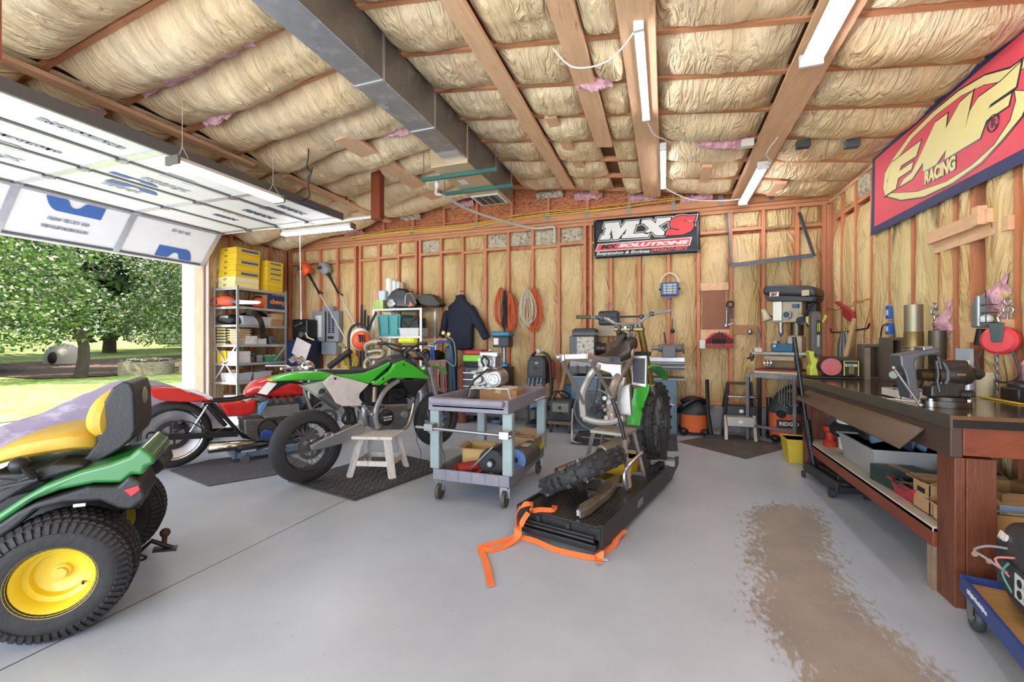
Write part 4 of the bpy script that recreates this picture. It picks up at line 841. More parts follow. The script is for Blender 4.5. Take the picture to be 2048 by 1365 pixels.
# seat: cushion, back, shell
cu = [(-0.285,0.693),(-0.253,0.722),(-0.16,0.758),(-0.0183,0.776),(0.0486,0.769),(0.0829,0.75)]
MB().body([(p[0], 0, p[1]-.0, (.10, .2, .235, .24, .22, .18)[i], (.02, .035, .05, .055, .05, .04)[i]) for i, p in enumerate(cu)], 22, 3.2).obj('seat_cushion', YEL, lt)
bk = [(0.102,1),(0.0714,0.95),(0.0524,0.881),(0.0524,0.82),(0.0638,0.778)]
MB().body([(0, 0, 0, 0, 0)]*0 or [(p[1], 0, 0, 0, 0) for p in []] or [(bk[0][0]+.0, 0, bk[0][1], .12, .02), (bk[1][0], 0, bk[1][1], .19, .035), (bk[2][0], 0, bk[2][1], .215, .045), (bk[3][0], 0, bk[3][1], .21, .045), (bk[4][0], 0, bk[4][1], .18, .03)], 4) if 0 else None
m_ = MB(); R_ = []
for (p, hw, th) in zip(sm([V((p[0], 0, p[1])) for p in bk], 4), sm([V((a, 0, 0)) for a in (.12, .19, .215, .215, .19)], 4), sm([V((a, 0, 0)) for a in (.02, .045, .055, .055, .04)], 4)):
    R_.append([(p.x+th.x*math.copysign(abs(math.cos(2*PI*j/18))**.8, math.cos(2*PI*j/18))+.03, hw.x*math.copysign(abs(math.sin(2*PI*j/18))**.6, math.sin(2*PI*j/18)), p.z) for j in range(18)])
m_.loft(R_).obj('seat_back', YEL, lt)
sh = [(0.133,1.007),(0.173,1.036),(0.199,1.029),(0.213,0.981),(0.218,0.802),(0.205,0.763),(0.165,0.72),(0.102,0.679),(0.0112,0.62),(-0.125,0.608),(-0.253,0.643),(-0.259,0.666),(-0.16,0.655),(-0.0183,0.674),(0.041,0.694),(0.079,0.761),(0.0714,0.838),(0.0906,0.913)]
MB().prism(sh, -.2, .2).obj('seat_shell', BP, lt, bevel=.045, seg=4)
q = (0.205,0.947); MB().ball((q[0]+.012, -.0, q[1]), (.012, .04, .045)).obj('badge', mat('#9c9c8a', .4, .4), lt)
fd = [(-0.243,0.508),(-0.139,0.588),(-0.0728,0.63),(0.0313,0.67),(0.129,0.69),(0.194,0.713),(0.233,0.75),(0.253,0.731),(0.281,0.699),(0.284,0.665),(0.253,0.656),(0.241,0.617),(0.203,0.629),(0.168,0.596),(0.0796,0.61),(-0.0273,0.599),(-0.106,0.571),(-0.139,0.546),(-0.243,0.462)]
fdc = [(p[0]+.03, p[1]+.0) for p in fd]
PR('fender', fdc, -.36, .08, JG, lt, .03, seg=4)
PR('rear_deck', [(-0.16,0.55),(0.041,0.577),(0.102,0.614),(0.165,0.647),(0.205,0.605),(0.197,0.553),(0.133,0.532),(-0.0183,0.527)], -.13, .22, JG, lt, .02)
lo = [(-0.243,0.455),(-0.139,0.536),(-0.084,0.564),(0.0735,0.603),(0.168,0.588),(0.207,0.628),(0.248,0.598),(0.264,0.522),(0.213,0.478),(0.174,0.49),(0.111,0.537),(0.00171,0.55),(-0.084,0.535),(-0.139,0.477),(-0.243,0.401)]
PR('lower_fender', [(p[0]+.02, p[1]) for p in lo], -.38, -.10, BP, lt, .012); PR('lower_fender', [(p[0]+.02, p[1]) for p in lo], .2, .44, BP, lt, .012)
tl = [(0.189,0.571),(0.241,0.585),(0.247,0.563),(0.215,0.537)]
PR('tail_light', [(p[0]+.02, p[1]) for p in tl], -.388, -.30, mat('#b5202a', .25, 0, coat=.5), lt, .003)
tl2 = [(0.048,0.539),(0.0858,0.537),(0.0858,0.525),(0.048,0.527)]; PR('warning_label', [(p[0], p[1]) for p in tl2], -.384, -.375, WHITE, lt, 0)
sp = [(0.197,0.643),(0.23,0.642),(0.284,0.551),(0.28,0.525),(0.213,0.574)]; PR('rear_splash_guard', sp, .1, .3, BP, lt, .004)
a, b_ = [(0.155,0.495),(0.21,0.393)]; m_ = MB().box((a[0]-.02, -.08, b_[1]), (b_[0], .12, a[1]))
m_.obj('rear_plate', BP, lt)
m_ = MB()
for i in range(6): m_.box((b_[0], -.075+.035*i, b_[1]+.01), (b_[0]+.008, -.06+.035*i, a[1]))
m_.obj('cooling_fins', mat('#3c3d40', .4), lt)
h_ = [(0.133,0.18),(0.205,0.152),(0.246,0.19),(0.331,0.134)]; Y0 = 0
hb = MB().tube([(p[0], 0, p[1]) for p in h_], .012, 8).bar((h_[3][0]-.08, 0, h_[3][1]+.008), (h_[3][0]+.02, 0, h_[3][1]-.006), .05, .012).obj('hitch', BLACK, lt)
q = [(0.297,0.167),(0.301,0.215)]; MB().cyl((q[0][0], 0, q[0][1]), (q[1][0], 0, q[1][1]), .012, n=10).ball((q[1][0], 0, q[1][1]+.005), .024).obj('tow_ball', mat('#4c3a30', .6, .4, .3, 30), hb)
MB().tube(sm([(p[0], -.06, p[1]) for p in [(0.165,0.141),(0.213,0.124),(0.234,0.134),(0.205,0.152),(0.173,0.162)]], 4), .006, 6).obj('hitch_pin', BLACK, lt)
a = [(-0.114,0.717),(-0.0895,0.677),(-0.0672,0.653)]; MB().body([(p[0], -.33, p[1], r, r) for p, r in zip(a, (.03, .024, .01))], 12, 2).ball((a[0][0]-.01, -.33, a[0][1]), .034).obj('lever_knob', BLACK, lt)
MB().bar((a[2][0], -.33, a[2][1]), (a[2][0]-.15, -.3, a[2][1]-.03), .03, .01).obj('lever_arm', BLACK, lt)
PR('seat_base', [(-0.253,0.632),(-0.0902,0.593),(0.041,0.603),(0.0112,0.562),(-0.16,0.55),(-0.292,0.517)], -.12, .12, BP, lt, .01)
PR('console', [(-0.243,0.569),(-0.139,0.65),(-0.0388,0.697),(0.0492,0.688),(0.0674,0.672),(-0.0728,0.638),(-0.139,0.599),(-0.243,0.523)], -.3, -.1, BP, lt, .01)
# front of the tractor (outside the photo's frame)
MB().body([(-1.5, 0, .5, .2, .16), (-1.3, 0, .55, .24, .24), (-.7, 0, .6, .24, .26), (-.6, 0, .6, .22, .24)], 18, 4).obj('hood', JG, lt)
for s in (-1, 1): MB().lathe([(.08, -.07), (.17, -.07), (.19, -.04), (.19, .04), (.17, .07), (.08, .07)], (-1.3, s*.4, .19), (0, 1, 0), 30, True).obj('front_tire', TIRE, lt)
MB().cyl((-.62, 0, .8), (-.5, 0, .98), .02, n=8).torus((-.49, 0, .99), (.55, 0, .83), .16, .014, 28).obj('steering_wheel', BP, lt)
# ---------------------------------------------------------------- covered watercraft
js = thing('covered_watercraft', 'faded purple cover over a personal watercraft beside the door opening', 'watercraft', (-5.65, 3.1, 0))
def jf(u, v):
    y = lerp(-1.25, 1.25, u); k = math.sin(PI*min(1, max(0, (u+.02)))*.98)**.55
    top = (.40+.33*math.exp(-((u-.55)/.25)**2)+.08*math.sin(PI*u)); a = lerp(-PI*.5, PI*.5, v)
    hw = .58*k*(1-.12*math.cos(a)); z = .28+(top-.28)*math.cos(a)**.8 if abs(v-.5) < .4999 else .28
    w = .022*nz(y*5+v*4, v*7)+.05*abs(nz(y*2.5+v*2, v*6, 3))
    return (math.sin(a)*hw*(1-.25*math.cos(a)**2)+w, y, z-w*.6)
CV = mat('#978aa2', .7, 0, .12, 3, .3, 14, '#c9c1cf', 2.5, .6)
MB().grid(jf, 60, 40).obj('cover', CV, js, smooth=70)
txt('750 SX', .12, 'cover_text', mat('#8a5f8c', .7), js, Mf((.61, -.62, .42), (0, 1, 0), (-.35, 0, 1)), .003, .001, shear=.3)
MB().box((-.35, -.9, .1), (.35, .9, .27)).obj('trailer_bed', mat('#d7d2cb', .6), js)
for s in (-1, 1):
    for y in (-.7, .7): MB().cyl((s*.3, y, .06), (s*.38, y, .06), .06, n=18).obj('cart_wheel', BLACK, js)

# ================================================================ helpers for boxes, tubs and coils
CARD = mat('#b8936a', .8, 0, .07, 5, .1, 30); CARD2 = mat('#a67d54', .8, 0, .07, 5); CARDP = mat('#cbb08a', .8, 0, .07, 5)
CLEAR = mat('#c9cbcc', .35, 0, .08, 6); CLEARD = mat('#8f9294', .35, 0, .12, 6)
def tub(name, label, cat, loc, size, m, rz=0, taper=.86, group=None, rim=True, wall=.004, parent_thing=None):
    w, d, h = size; t = thing(name, label, cat, loc, rz, group)
    def ring(k, z, i=0): return [V((sx*(w/2*k-i), sy*(d/2*k-i), z)) for sx, sy in ((-1, -1), (1, -1), (1, 1), (-1, 1))]
    MB().loft([ring(taper, .0), ring(1, h), ring(1, h, wall), ring(taper, wall, wall)]).obj('tub_body', m, t)
    if rim: MB().loft([ring(1.02, h-.012, -.008), ring(1.02, h, -.008), ring(1, h), ring(1, h-.012)]).obj('rim', m, t)
    return t
def card(name, label, loc, size, m=CARD, rz=0, open_=False, group=None, cat='box', flap=.6):
    w, d, h = size; t = thing(name, label, cat, loc, rz, group)
    if not open_:
        MB().box((-w/2, -d/2, 0), (w/2, d/2, h)).obj('carton', m, t); MB().box((-.025, -d/2-.0006, h*.7), (.025, d/2+.0006, h+.0008)).obj('tape', CARDP, t)
    else:
        b = .004; MB().box((-w/2, -d/2, 0), (w/2, -d/2+b, h)).box((-w/2, d/2-b, 0), (w/2, d/2, h)).box((-w/2, -d/2, 0), (-w/2+b, d/2, h)).box((w/2-b, -d/2, 0), (w/2, d/2, h)).box((-w/2, -d/2, 0), (w/2, d/2, b)).obj('carton', m, t)
        f = min(w, d)*.5*flap
        for q in (((-w/2, -d/2), (w/2, -d/2), (0, -1)), ((-w/2, d/2), (w/2, d/2), (0, 1)), ((-w/2, -d/2), (-w/2, d/2), (-1, 0)), ((w/2, -d/2), (w/2, d/2), (1, 0))):
            a, c, n = q; up = .25+.6*abs(nz(q[0][0]*9, q[1][1]*7)); MB().loft([[V((a[0], a[1], h)), V((c[0], c[1], h)), V((c[0], c[1], h-b)), V((a[0], a[1], h-b))], [V((p[0]+n[0]*f*.8, p[1]+n[1]*f*.8, h+f*up-e)) for p, e in ((a, 0), (c, 0), (c, b), (a, b))]]).obj('flap', m, t)
    return t
def coil(name, label, c, w, h, n, m, r=.006, seed=0, group=None, ax='x', cat='cord'):
    mb = MB(); R = random.Random(seed)
    for i in range(n):
        ww = w*(.15+1.1*R.random())/2; hh = h*(.85+.2*R.random())/2; ox = R.uniform(-.15, .15)*w; pts = []
        for j in range(20):
            a = 2*PI*j/20; k = .45+.55*(.5-.5*math.sin(a))**.6; u = math.cos(a)*ww*k+ox*(.5-.5*math.sin(a)); vv = math.sin(a)*hh-(h/2-hh)*-1
            pts.append((u, -i*r*.7+R.uniform(-.4, .4)*r, vv-h/2+h*.0) if ax == 'x' else (i*r*-.7, u, vv-h/2))
        mb.tube(pts, r, 5, True)
    t = thing(name, label, cat, c, 0, group)
    mb.obj('loops', m, t); MB().torus((0, -n*r*.4, -h*.28) if ax == 'x' else (0, 0, -h*.28), (0, 0, 1), w*.16, r*1.2, 14, 6).obj('wrap', m, t)
    MB().bar((0, .06, .0), (0, -.05, .0), .012).obj('hook', DSTEEL, t)
    return t
# ================================================================ storage rack with its load
RKM = mat('#b4b6b8', .4, .5, .12, 8)
rk = thing('storage_rack', 'grey bolted steel storage rack beside the garage door jamb', 'shelf', (-6.95, 5.1, 0))
for x in (0, .5):
    for y in (0, .94):
        MB().box((x-.018 if x else x, y-.003 if not y else y-.003, 0), (x+.018, y+.003, 2.14)).box((x+.012 if x else x-.003, y-.018, 0), (x+.018 if x else x+.003, y+.018, 2.14)).obj('post', RKM, rk)
SH = (.28, .573, .877, 1.18, 1.5, 1.795, 2.1)
for z in SH: MB().box((0, 0, z), (.5, .94, z+.004)).box((-.003, -.006, z-.035), (.503, .0, z+.004)).box((.497, 0, z-.035), (.505, .945, z+.004)).obj('shelf_board', RKM, rk)
for a, b_ in (((0, .58), (.5, 1.18)), ((.5, .58), (0, 1.18))): MB().bar((a[0], -.012, a[1]), (b_[0], -.012, b_[1]), .03, .004, up=(0, 1, 0)).obj('cross_brace', RKM, rk)
for z in (1.1,): MB().bar((.51, .7, .9), (.51, .93, 1.15), .004, .03).obj('cross_brace', RKM, rk)
YB = mat('#e3bd2c', .55, 0, .06, 5); YB2 = mat('#efe0a0', .6); BLB = mat('#3a5a94', .5)
for i in range(7):
    z = 2.106+.094*i; o = (-.0+.006*i); t = thing('filter_box', ('pale yellow carton at the bottom of the taller stack on the rack', 'pale yellow carton second from the bottom of the taller stack', 'yellow carton third from the bottom of the taller stack', 'yellow carton in the middle of the taller stack', 'yellow carton with a blue stripe third from the top of the taller stack', 'yellow carton with handwriting second from the top of the taller stack', 'yellow carton with a blue stripe topmost of the taller stack')[i], 'box', (-6.74, 5.36, z), -.05+.012*(i % 3), 'yellow cartons on the rack')
    MB().box((-.2+o, -.21, 0), (.2+o, .21, .092)).obj('carton', YB2 if i < 2 else YB, t, bevel=.002)
    MB().tube([(-.04+.03*math.cos(q*PI/6)*1.0+o, -.213, .05+.014*math.sin(q*PI/6)) for q in range(12)], .004, 5, True).obj('handle_hole', BLACK, t)
    if i in (2, 4, 6): MB().box((.2005+o, -.12, .03), (.2025+o, .18, .07)).obj('stripe', BLB, t)
for i in range(6):
    z = 2.106+.088*i; t = thing('parts_box', ('lowest', 'second lowest', 'third lowest', 'third highest', 'second highest', 'topmost')[i]+' yellow carton of the shorter stack on the rack', 'box', (-6.68+.004*i, 5.83, z), .03-.01*(i % 3), 'yellow cartons on the rack')
    MB().box((-.2, -.16, 0), (.2, .17, .086)).obj('carton', YB, t, bevel=.002)
    if i > 1: MB().box((.2005, -.1, .03), (.2025, .12, .055)).obj('stripe', BLB if i > 2 else mat('#8a8270', .6), t)
ORG = mat('#e2572b', .4, 0, .06, 6)
def saw(loc, rz, label):
    t = thing('chainsaw', label, 'chainsaw', loc, rz, 'chainsaws on the rack')
    MB().body([(-.14, 0, .09, .05, .07), (-.05, 0, .1, .07, .09), (.06, 0, .09, .06, .08), (.1, 0, .08, .04, .06)], 14, 3).obj('motor_body', ORG, t)
    MB().tube(sm([(-.1, 0, .17), (0, 0, .21), (.08, 0, .18), (.1, 0, .12)], 4), .012, 7).obj('front_handle', BLACK, t)
    MB().tube(sm([(-.13, 0, .13), (-.22, 0, .14), (-.26, 0, .08), (-.2, 0, .03), (-.12, 0, .04)], 4), .014, 7).obj('rear_handle', ORG, t)
    MB().prism([(.08, .05), (.45, .06), (.49, .085), (.45, .11), (.08, .12)], -.004, .004).obj('guide_bar', mat('#cfd2d4', .3, .7), t)
    m = MB()
    for i in range(20): m.bx((.1+i*.018, 0, .123), (.008, .01, .01)).bx((.1+i*.018, 0, .047), (.008, .01, .01))
    m.obj('chain', DSTEEL, t); return t
saw((-6.78, 5.2, 1.8), .6, 'orange chainsaw at the near end of the rack under the yellow cartons')
saw((-6.6, 5.62, 1.8), -1.7, 'orange chainsaw lying beside the navy carton')
a, b_ = [(5.589,2.070),(6.048,1.874)]
t = card('shipping_box', 'navy carton with orange lettering on the rack', (-6.62, (a[0]+6.02)/2+.05, 1.8), (.3, 6.0-a[0]-.05, .235), mat('#1f3358', .6, 0, .06, 5)); MB().box((-.15, -(6.0-a[0]-.05)/2-.002, 0), (.15, -(6.0-a[0]-.05)/2, .235)).obj('card_end', CARD2, t)
txt('chewy', .12, 'box_text', mat('#e58a3c', .6), t, Mf((.153, .03, .13), (0, 1, 0), (0, 0, 1)), .001, .004)
t = tub('clear_bin', 'clear plastic bin with black parts on the fourth shelf of the rack', 'bin', (-6.66, 5.55, 1.505), (.32, .62, .15), CLEAR)
MB().tube(sm([(.0, -.25, .14), (.03, -.1, .2), (.02, .1, .22), (.05, .25, .16)], 4), .035, 8).tube(sm([(-.05, -.2, .15), (-.03, .0, .19), (-.05, .25, .15)], 4), .03, 8).obj('black_parts', BLACK, t)
t = thing('black_fender', 'glossy black curved fender hanging over the rack shelf edge', 'motorcycle part', (-6.42, 5.35, 1.3))
MB().strip(sm([(-.02, -.1, .42), (.03, .0, .4), (.07, .08, .3), (.08, .12, .15), (.08, .14, -.02)], 5), .1, (1, 0, 0), .008).obj('fender', mat('#1d1e20', .15, coat=.7), t)
tag(MB().body([(-.2, 0, .0, .1, .05), (-.1, 0, .02, .16, .08), (.1, 0, .01, .14, .08), (.18, 0, 0, .08, .04)], 14, 2.3).obj('black_bag', BLACK), 'black plastic bag slumped at the near end of the rack', 'bag').location = (-6.75, 5.22, 1.58)
a, = [(5.734,1.799)]
for i in range(2): card('small_carton', ('brown carton under its open twin on the rack', 'brown carton with an open top on its twin')[i], (-6.64, 5.9, 1.505+.11*i), (.3, .24, .105), CARD2 if i == 0 else CARD, 0, False, 'brown cartons on the rack')
for i in range(11): tag(MB().box((-.1, -.12, 0), (.1, .12, .02)).obj('parts_organizer', (YB, mat('#2f4f8a', .5))[i % 2], bevel=.003), '%s flat organizer case %s' % (('yellow', 'blue')[i % 2], ('at the bottom of the pile on the rack', 'second from the bottom of the pile', 'third from the bottom of the pile', 'fourth from the bottom of the pile', 'fifth from the bottom of the pile', 'in the middle of the pile', 'fifth from the top of the pile', 'fourth from the top of the pile', 'third from the top of the pile', 'second from the top of the pile', 'on top of the pile')[i]), 'case', 'organizer cases on the rack').location = (-6.84+.004*(i % 3), 5.24, 1.186+.024*i)
for i in range(5): tub('tan_basket', ('lowest', 'second lowest', 'middle', 'second highest', 'topmost')[i]+' pale basket of the nested stack on the rack', 'basket', (-6.58, 5.25, 1.186+.04*i), (.2, .24, .09), mat('#cdb892', .6), .05*i, .7, 'nested baskets on the rack')
PAP = mat('#dedad2', .7, 0, .12, 40, dirt='#8d8a86', ds=45, dt=.6)
for i, (y, w, h, l) in enumerate(((5.38, .2, .14, 'white printed carton in the middle of the rack'), (5.56, .18, .1, 'pale printed paper box beside the white printed carton'))): tag(MB().box((-.12, -w/2, 0), (.12, w/2, h)).obj('printed_carton', PAP), l, 'box').location = (-6.58, y, 1.186)
def engine_part(name, label, loc, s, seed, m=ALU, n=9, cat='engine part', rz=0):
    R = random.Random(seed); t = thing(name, label, cat, loc, rz); mb = MB()
    mb.box((-s*.5, -s*.4, 0), (s*.5, s*.4, s*.75)); mb.obj('casting', m, t, bevel=s*.08)
    b = MB()
    for i in range(n):
        d = R.choice(((1, 0, 0), (0, -1, 0), (0, 0, 1), (1, 0, 0))); d = V(d); p = V((R.uniform(-.35, .35)*s, R.uniform(-.3, .3)*s, s*R.uniform(.15, .6)))
        p = V((p.x if not d.x else .45*s, p.y if not d.y else -.36*s, p.z if not d.z else .7*s)); r = s*R.uniform(.07, .2)
        b.lathe([(0, .1*s), (r*.55, .1*s), (r*.6, .06*s), (r, .05*s), (r*1.05, -.02*s)], p, d, 14)
    b.obj('bosses', m, t); c = MB()
    for i in range(6): a = R.uniform(0, 6.28); c.cyl((math.cos(a)*s*.42, -s*.42, s*(.36+.3*math.sin(a))), (math.cos(a)*s*.42, -s*.38, s*(.36+.3*math.sin(a))), s*.035, n=6)
    c.obj('bolts', DSTEEL, t); return t
engine_part('engine_case', 'grey engine case at the far end of the middle rack shelf', (-6.62, 5.84, 1.186), .2, 1, DALU)
engine_part('crankcase', 'grey crankcase half behind the rack post', (-6.62, 5.38, .883), .22, 2, DALU); engine_part('transmission_case', 'small grey gear case left of the green basket', (-6.62, 5.6, .883), .16, 3, ALU)
tag(MB().box((-.1, -.14, 0), (.1, .14, .2)).obj('yellow_carton', YB, bevel=.002), 'plain yellow carton low at the near end of the rack', 'box').location = (-6.84, 5.27, .883)
tag(MB().box((-.1, -.12, 0), (.1, .12, .19)).obj('white_carton', PAP), 'white printed carton beside the plain yellow carton', 'box').location = (-6.58, 5.24, .883)
t = tub('green_basket', 'green plastic basket of small jars on the rack', 'basket', (-6.58, 5.83, .883), (.22, .3, .1), mat('#3f9a6b', .5), 0, .85)
for i in range(5): tag(MB().cyl((0, 0, 0), (0, 0, .11), .022, n=10).obj('small_jar', mat('#c9cbd0', .3)), ('%s small jar standing in the green basket' % ('nearest', 'second nearest', 'middle', 'second farthest', 'farthest')[i]), 'jar', 'jars in the green basket').location = (-6.58+.03*(i % 2), 5.74+.045*i, .888)
for y, w, l in ((5.27, .28, 'clear bin at the near end of the low rack shelf'), (5.62, .34, 'clear bin in the middle of the low rack shelf')): tub('storage_tub', l, 'bin', (-6.68, y, .579), (.38, w, .14), CLEAR, 0, .88, 'clear bins low on the rack')
card('loose_carton', 'small brown carton tipped inside the near low bin', (-6.7, 5.27, .6), (.16, .14, .17), CARD2, .5)
tag(MB().cyl((0, 0, 0), (0, 0, .06), .18, n=26).obj('round_tub', WHITE), 'round white tub on the bottom rack shelf', 'tub').location = (-6.72, 5.3, .29)
# ---- corner behind the rack
t = thing('leaf_vacuum', 'black machine standing on the blue cabinet in the corner', 'machine', (-6.25, 6.3, 1.26)); q_ = 0
MB().box((-.2, -.12, 0), (.16, .14, .38)).obj('body', BLACK, t, bevel=.03); MB().cyl((.05, -.16, .1), (.05, -.12, .1), .05, n=14).cyl((-.1, -.14, .25), (.1, -.2, .3), .02).obj('knobs', STEEL, t); MB().tube(sm([(.1, -.1, .15), (.2, -.15, .05), (.3, -.1, .0)], 4), .012, 6).obj('hose', YB2, t)
t = thing('blue_cabinet', 'dark blue cabinet in the corner with a plastic bag taped on', 'cabinet', (-6.2, 6.28, 0)); MB().box((-.28, -.2, 0), (.12, .22, 1.255)).obj('body', mat('#18233f', .4, 0, .08, 6), t, bevel=.006); MB().box((-.26, -.206, .03), (.1, -.2, 1.22)).obj('door', mat('#1c2a4c', .4), t)
tag(MB().prism([(-.2, .05), (.1, -.12), (.24, .2), (-.08, .33)], 0, .012).obj('document_pouch', mat('#d9cbc7', .3, 0, .15, 20)), 'clear bag of papers hanging on the blue cabinet', 'pouch').location = (-6.13, 6.06, .98)
# ---- electric panels
pn = lambda c, y0=6.58, y1=6.46: None
PG = mat('#8c9199', .45, .2, .05, 5)
def wallbox(name, label, a, b_, y0, y1, m, cat='electrical panel', bev=.004): return tag(MB().box((a[0], y1, b_[1]), (b_[0], y0, a[1])).obj(name, m, bevel=bev), label, cat)
A, B = [(-5.933,1.797),(-5.657,1.232)]
t = thing('breaker_panel', 'grey breaker panel with its door swung open on the far wall', 'electrical panel', ((A[0]), 6.48, B[1]))
w, h = B[0]-A[0], A[1]-B[1]; MB().box((0, 0, 0), (w, .1, h)).obj('box', PG, t, bevel=.004); MB().box((-.31, -.03, 0), (-.02, -.015, h)).obj('door', PG, t, bevel=.003)
MB().box((-.22, -.034, h*.14), (-.09, -.03, h*.86)).obj('paper_schedule', PAP, t); m_ = MB()
for i in range(12): m_.box((w*.15, -.006, h*.28+i*.035), (w*.35, 0, h*.28+i*.035+.024))
for i in range(8): m_.box((w*.45, -.006, h*.28+i*.035), (w*.65, 0, h*.28+i*.035+.024))
m_.obj('breakers', BLACK, t); MB().box((w*.12, -.008, .05), (w*.6, 0, .1)).obj('main_breaker', DSTEEL, t)
A, B = [(-6.040,1.222),(-5.705,0.996)]; wallbox('electrical_box', 'flat grey metal box fixed below the breaker panel', A, B, 6.6, 6.47, PG); A, B = [(-6.062,1.885),(-5.801,1.779)]; wallbox('junction_box', 'grey metal raceway above the breaker panel', A, B, 6.6, 6.5, PG)
def trimmer(label, hd, sh, y, col):
    t = thing('string_trimmer', label, 'trimmer', (hd[0], y, hd[1]), 0, 'string trimmers on the far wall'); d = V((sh[0]-hd[0], 0, sh[1]-hd[1]))
    n = d.normalized(); p = n*.15
    MB().body([(-.12, 0, 0, .07, .07), (-.05, 0, 0, .09, .1), (.06, 0, 0, .08, .09), (.1, 0, 0, .05, .05)], 14, 3).obj('engine_cover', col, t, bevel=0).rotation_euler = (0, math.atan2(-d.z, d.x), 0)
    MB().cyl(n*.08, n*.28, .035, .02, 12).obj('clutch_housing', BLACK, t); MB().cyl(n*.25, n*.55, .02, n=10).obj('grip', BLACK, t)
    MB().cyl(n*.5, d, .012, n=8).obj('shaft', mat('#d8d8da', .3, .6), t); MB().tube([d*.36+V((0, -.03, 0)), d*.36+V((.05, -.12, .06)), d*.36+V((.1, -.03, 0))], .012, 6).obj('loop_handle', BLACK, t)
    MB().bx((-.06, -.09, .02), (.1, .02, .06)).obj('pull_start', DKGREY, t); return t
H1, S1, H2, S2 = [(-6.312,2.567),(-5.423,1.294),(-5.966,2.579),(-5.070,1.180)]
trimmer('orange string trimmer hanging head up against the far wall', H1, S1, 6.38, ORG); trimmer('grey string trimmer crossing behind the orange one', H2, S2, 6.5, mat('#8d9290', .5))
# white topped table behind the green motorcycle, with the leaf blower and the headers
t = thing('side_table', 'white topped table behind the green motorcycle seat', 'table', (-4.95, 5.85, 0)); MB().box((-.55, -.28, .74), (.45, .3, .77)).obj('table_top', WHITE, t, bevel=.004)
for x in (-.52, .42):
    for y in (-.25, .27): MB().bar((x, y, 0), (x, y, .74), .04).obj('leg', STEEL, t)
bl = thing('backpack_blower', 'orange and white backpack leaf blower on the white topped table', 'leaf blower', (-4.64, 5.82, .772))
C_, = [(-4.631,1.252)]; zc_ = C_[1]-.772
MB().ball((0, .02, zc_), (.17, .12, .16), 20, 12).obj('engine_cover', ORG, bl); MB().ball((-.05, .05, zc_+.02), (.19, .1, .19), 20, 12).obj('fan_housing', mat('#d9d5cc', .5), bl)
MB().tube(sm([(-.2, 0, .05), (-.24, 0, zc_), (-.18, 0, zc_+.2), (-.02, 0, zc_+.26), (.14, 0, zc_+.18)], 5), .022, 8).obj('back_frame', BLACK, bl)
MB().tube(sm([(.14, .02, zc_+.17), (.2, .02, zc_+.3), (.28, .03, zc_+.45)], 4), .02, 6).obj('shoulder_strap', BLACK, bl); m_ = MB()
for i in range(5): m_.bx((.01+.03*i, -.1+.012*abs(i-2), zc_+.03), (.012, .02, .12))
m_.obj('intake_slots', BLACK, bl); MB().cyl((-.12, -.1, zc_-.17), (-.5, -.14, .05), .05, n=14).obj('blower_tube', BLACK, bl); MB().box((-.16, -.08, 0), (.14, .12, .05)).obj('base', BLACK, bl)
t = thing('exhaust_header', 'coiled beige exhaust header pipe propped beside the leaf blower', 'exhaust', (-4.3, 5.68, .772))
MB().tube(sm([(-.12, 0, .0), (-.13, 0, .12), (-.02, -.02, .2), (.15, 0, .22), (.17, .05, .3), (.05, .05, .32), (-.1, .02, .3), (-.1, -.02, .4), (.02, -.02, .45), (.17, 0, .44)], 5), .045, 10).obj('bent_pipe', mat('#a79b86', .35, .6, .2, 8), t)
MB().tube(sm([(-.05, -.05, .0), (.1, -.05, .08), (.25, -.03, .18)], 4), .04, 9).obj('lower_pipe', mat('#a8694a', .4, .5, .2, 8), t); MB().cyl((-.1, -.06, .27), (.12, -.09, .02), .01, n=6).obj('spring_rod', STEEL, t)
coil('extension_cord', 'yellow extension cord heaped on the white topped table', (-4.95, 5.95, 1.08), .3, .3, 12, mat('#dfc637', .5), .008, 5)
tag(MB().cyl((0, 0, 0), (.12, 0, -.06), .035, .02, 12).obj('green_nozzle', mat('#6d7a4a', .5)), 'dull green nozzle sticking out left of the leaf blower', 'nozzle').location = (-5.02, 5.78, 1.19)
for i in range(3): tag(MB().bar((0, 0, 0), (.04, .05, 1.9-.1*i), .03).obj('leaning_rod', (DKGREY, BLACK, DSTEEL)[i], None), ('dark metal rod leaning right beside the breaker panel', 'black rod leaning between two other rods by the panel', 'dark rod leaning nearest the leaf blower')[i], 'rod', 'rods leaning on the far wall').location = (-5.22+.07*i, 6.48, .0)
# ---- shelf unit with the teal tote
F = [(-4.563,1.794),(-3.665,1.770),(-3.665,1.316)]; X0, X1, ZT, ZM = F[0][0], F[1][0], F[1][1], F[2][1]
su = thing('shelf_unit', 'light steel shelf unit holding a teal tote and a black fuel tank', 'shelf', (X0, 6.05, 0)); W = X1-X0
for x in (0, W):
    for y in (0, .45): MB().box((x-.02, y-.004, 0), (x+.02, y+.004, ZT)).obj('post', GALV, su)
for z in (.45, ZM, ZT): MB().box((0, 0, z-.03), (W, .45, z)).obj('shelf_board', GALV, su)
t = tub('teal_tote', 'teal plastic tote on the steel shelf unit', 'tote', (X0+.28, 6.25, ZM), (.46, .38, .36), mat('#4f9a9c', .45, 0, .05, 4), 0, .86)
for i in range(3): MB().bar((-.17+.17*i, -.185, .03), (-.19+.19*i, -.2, .33), .02, .01).obj('rib', mat('#4f9a9c', .45), t)
t = tub('white_bin', 'white plastic bin of dark parts beside the teal tote', 'bin', (X1-.22, 6.2, ZM), (.36, .3, .135), mat('#dcd8d6', .5, 0, .05, 9), 0, .94)
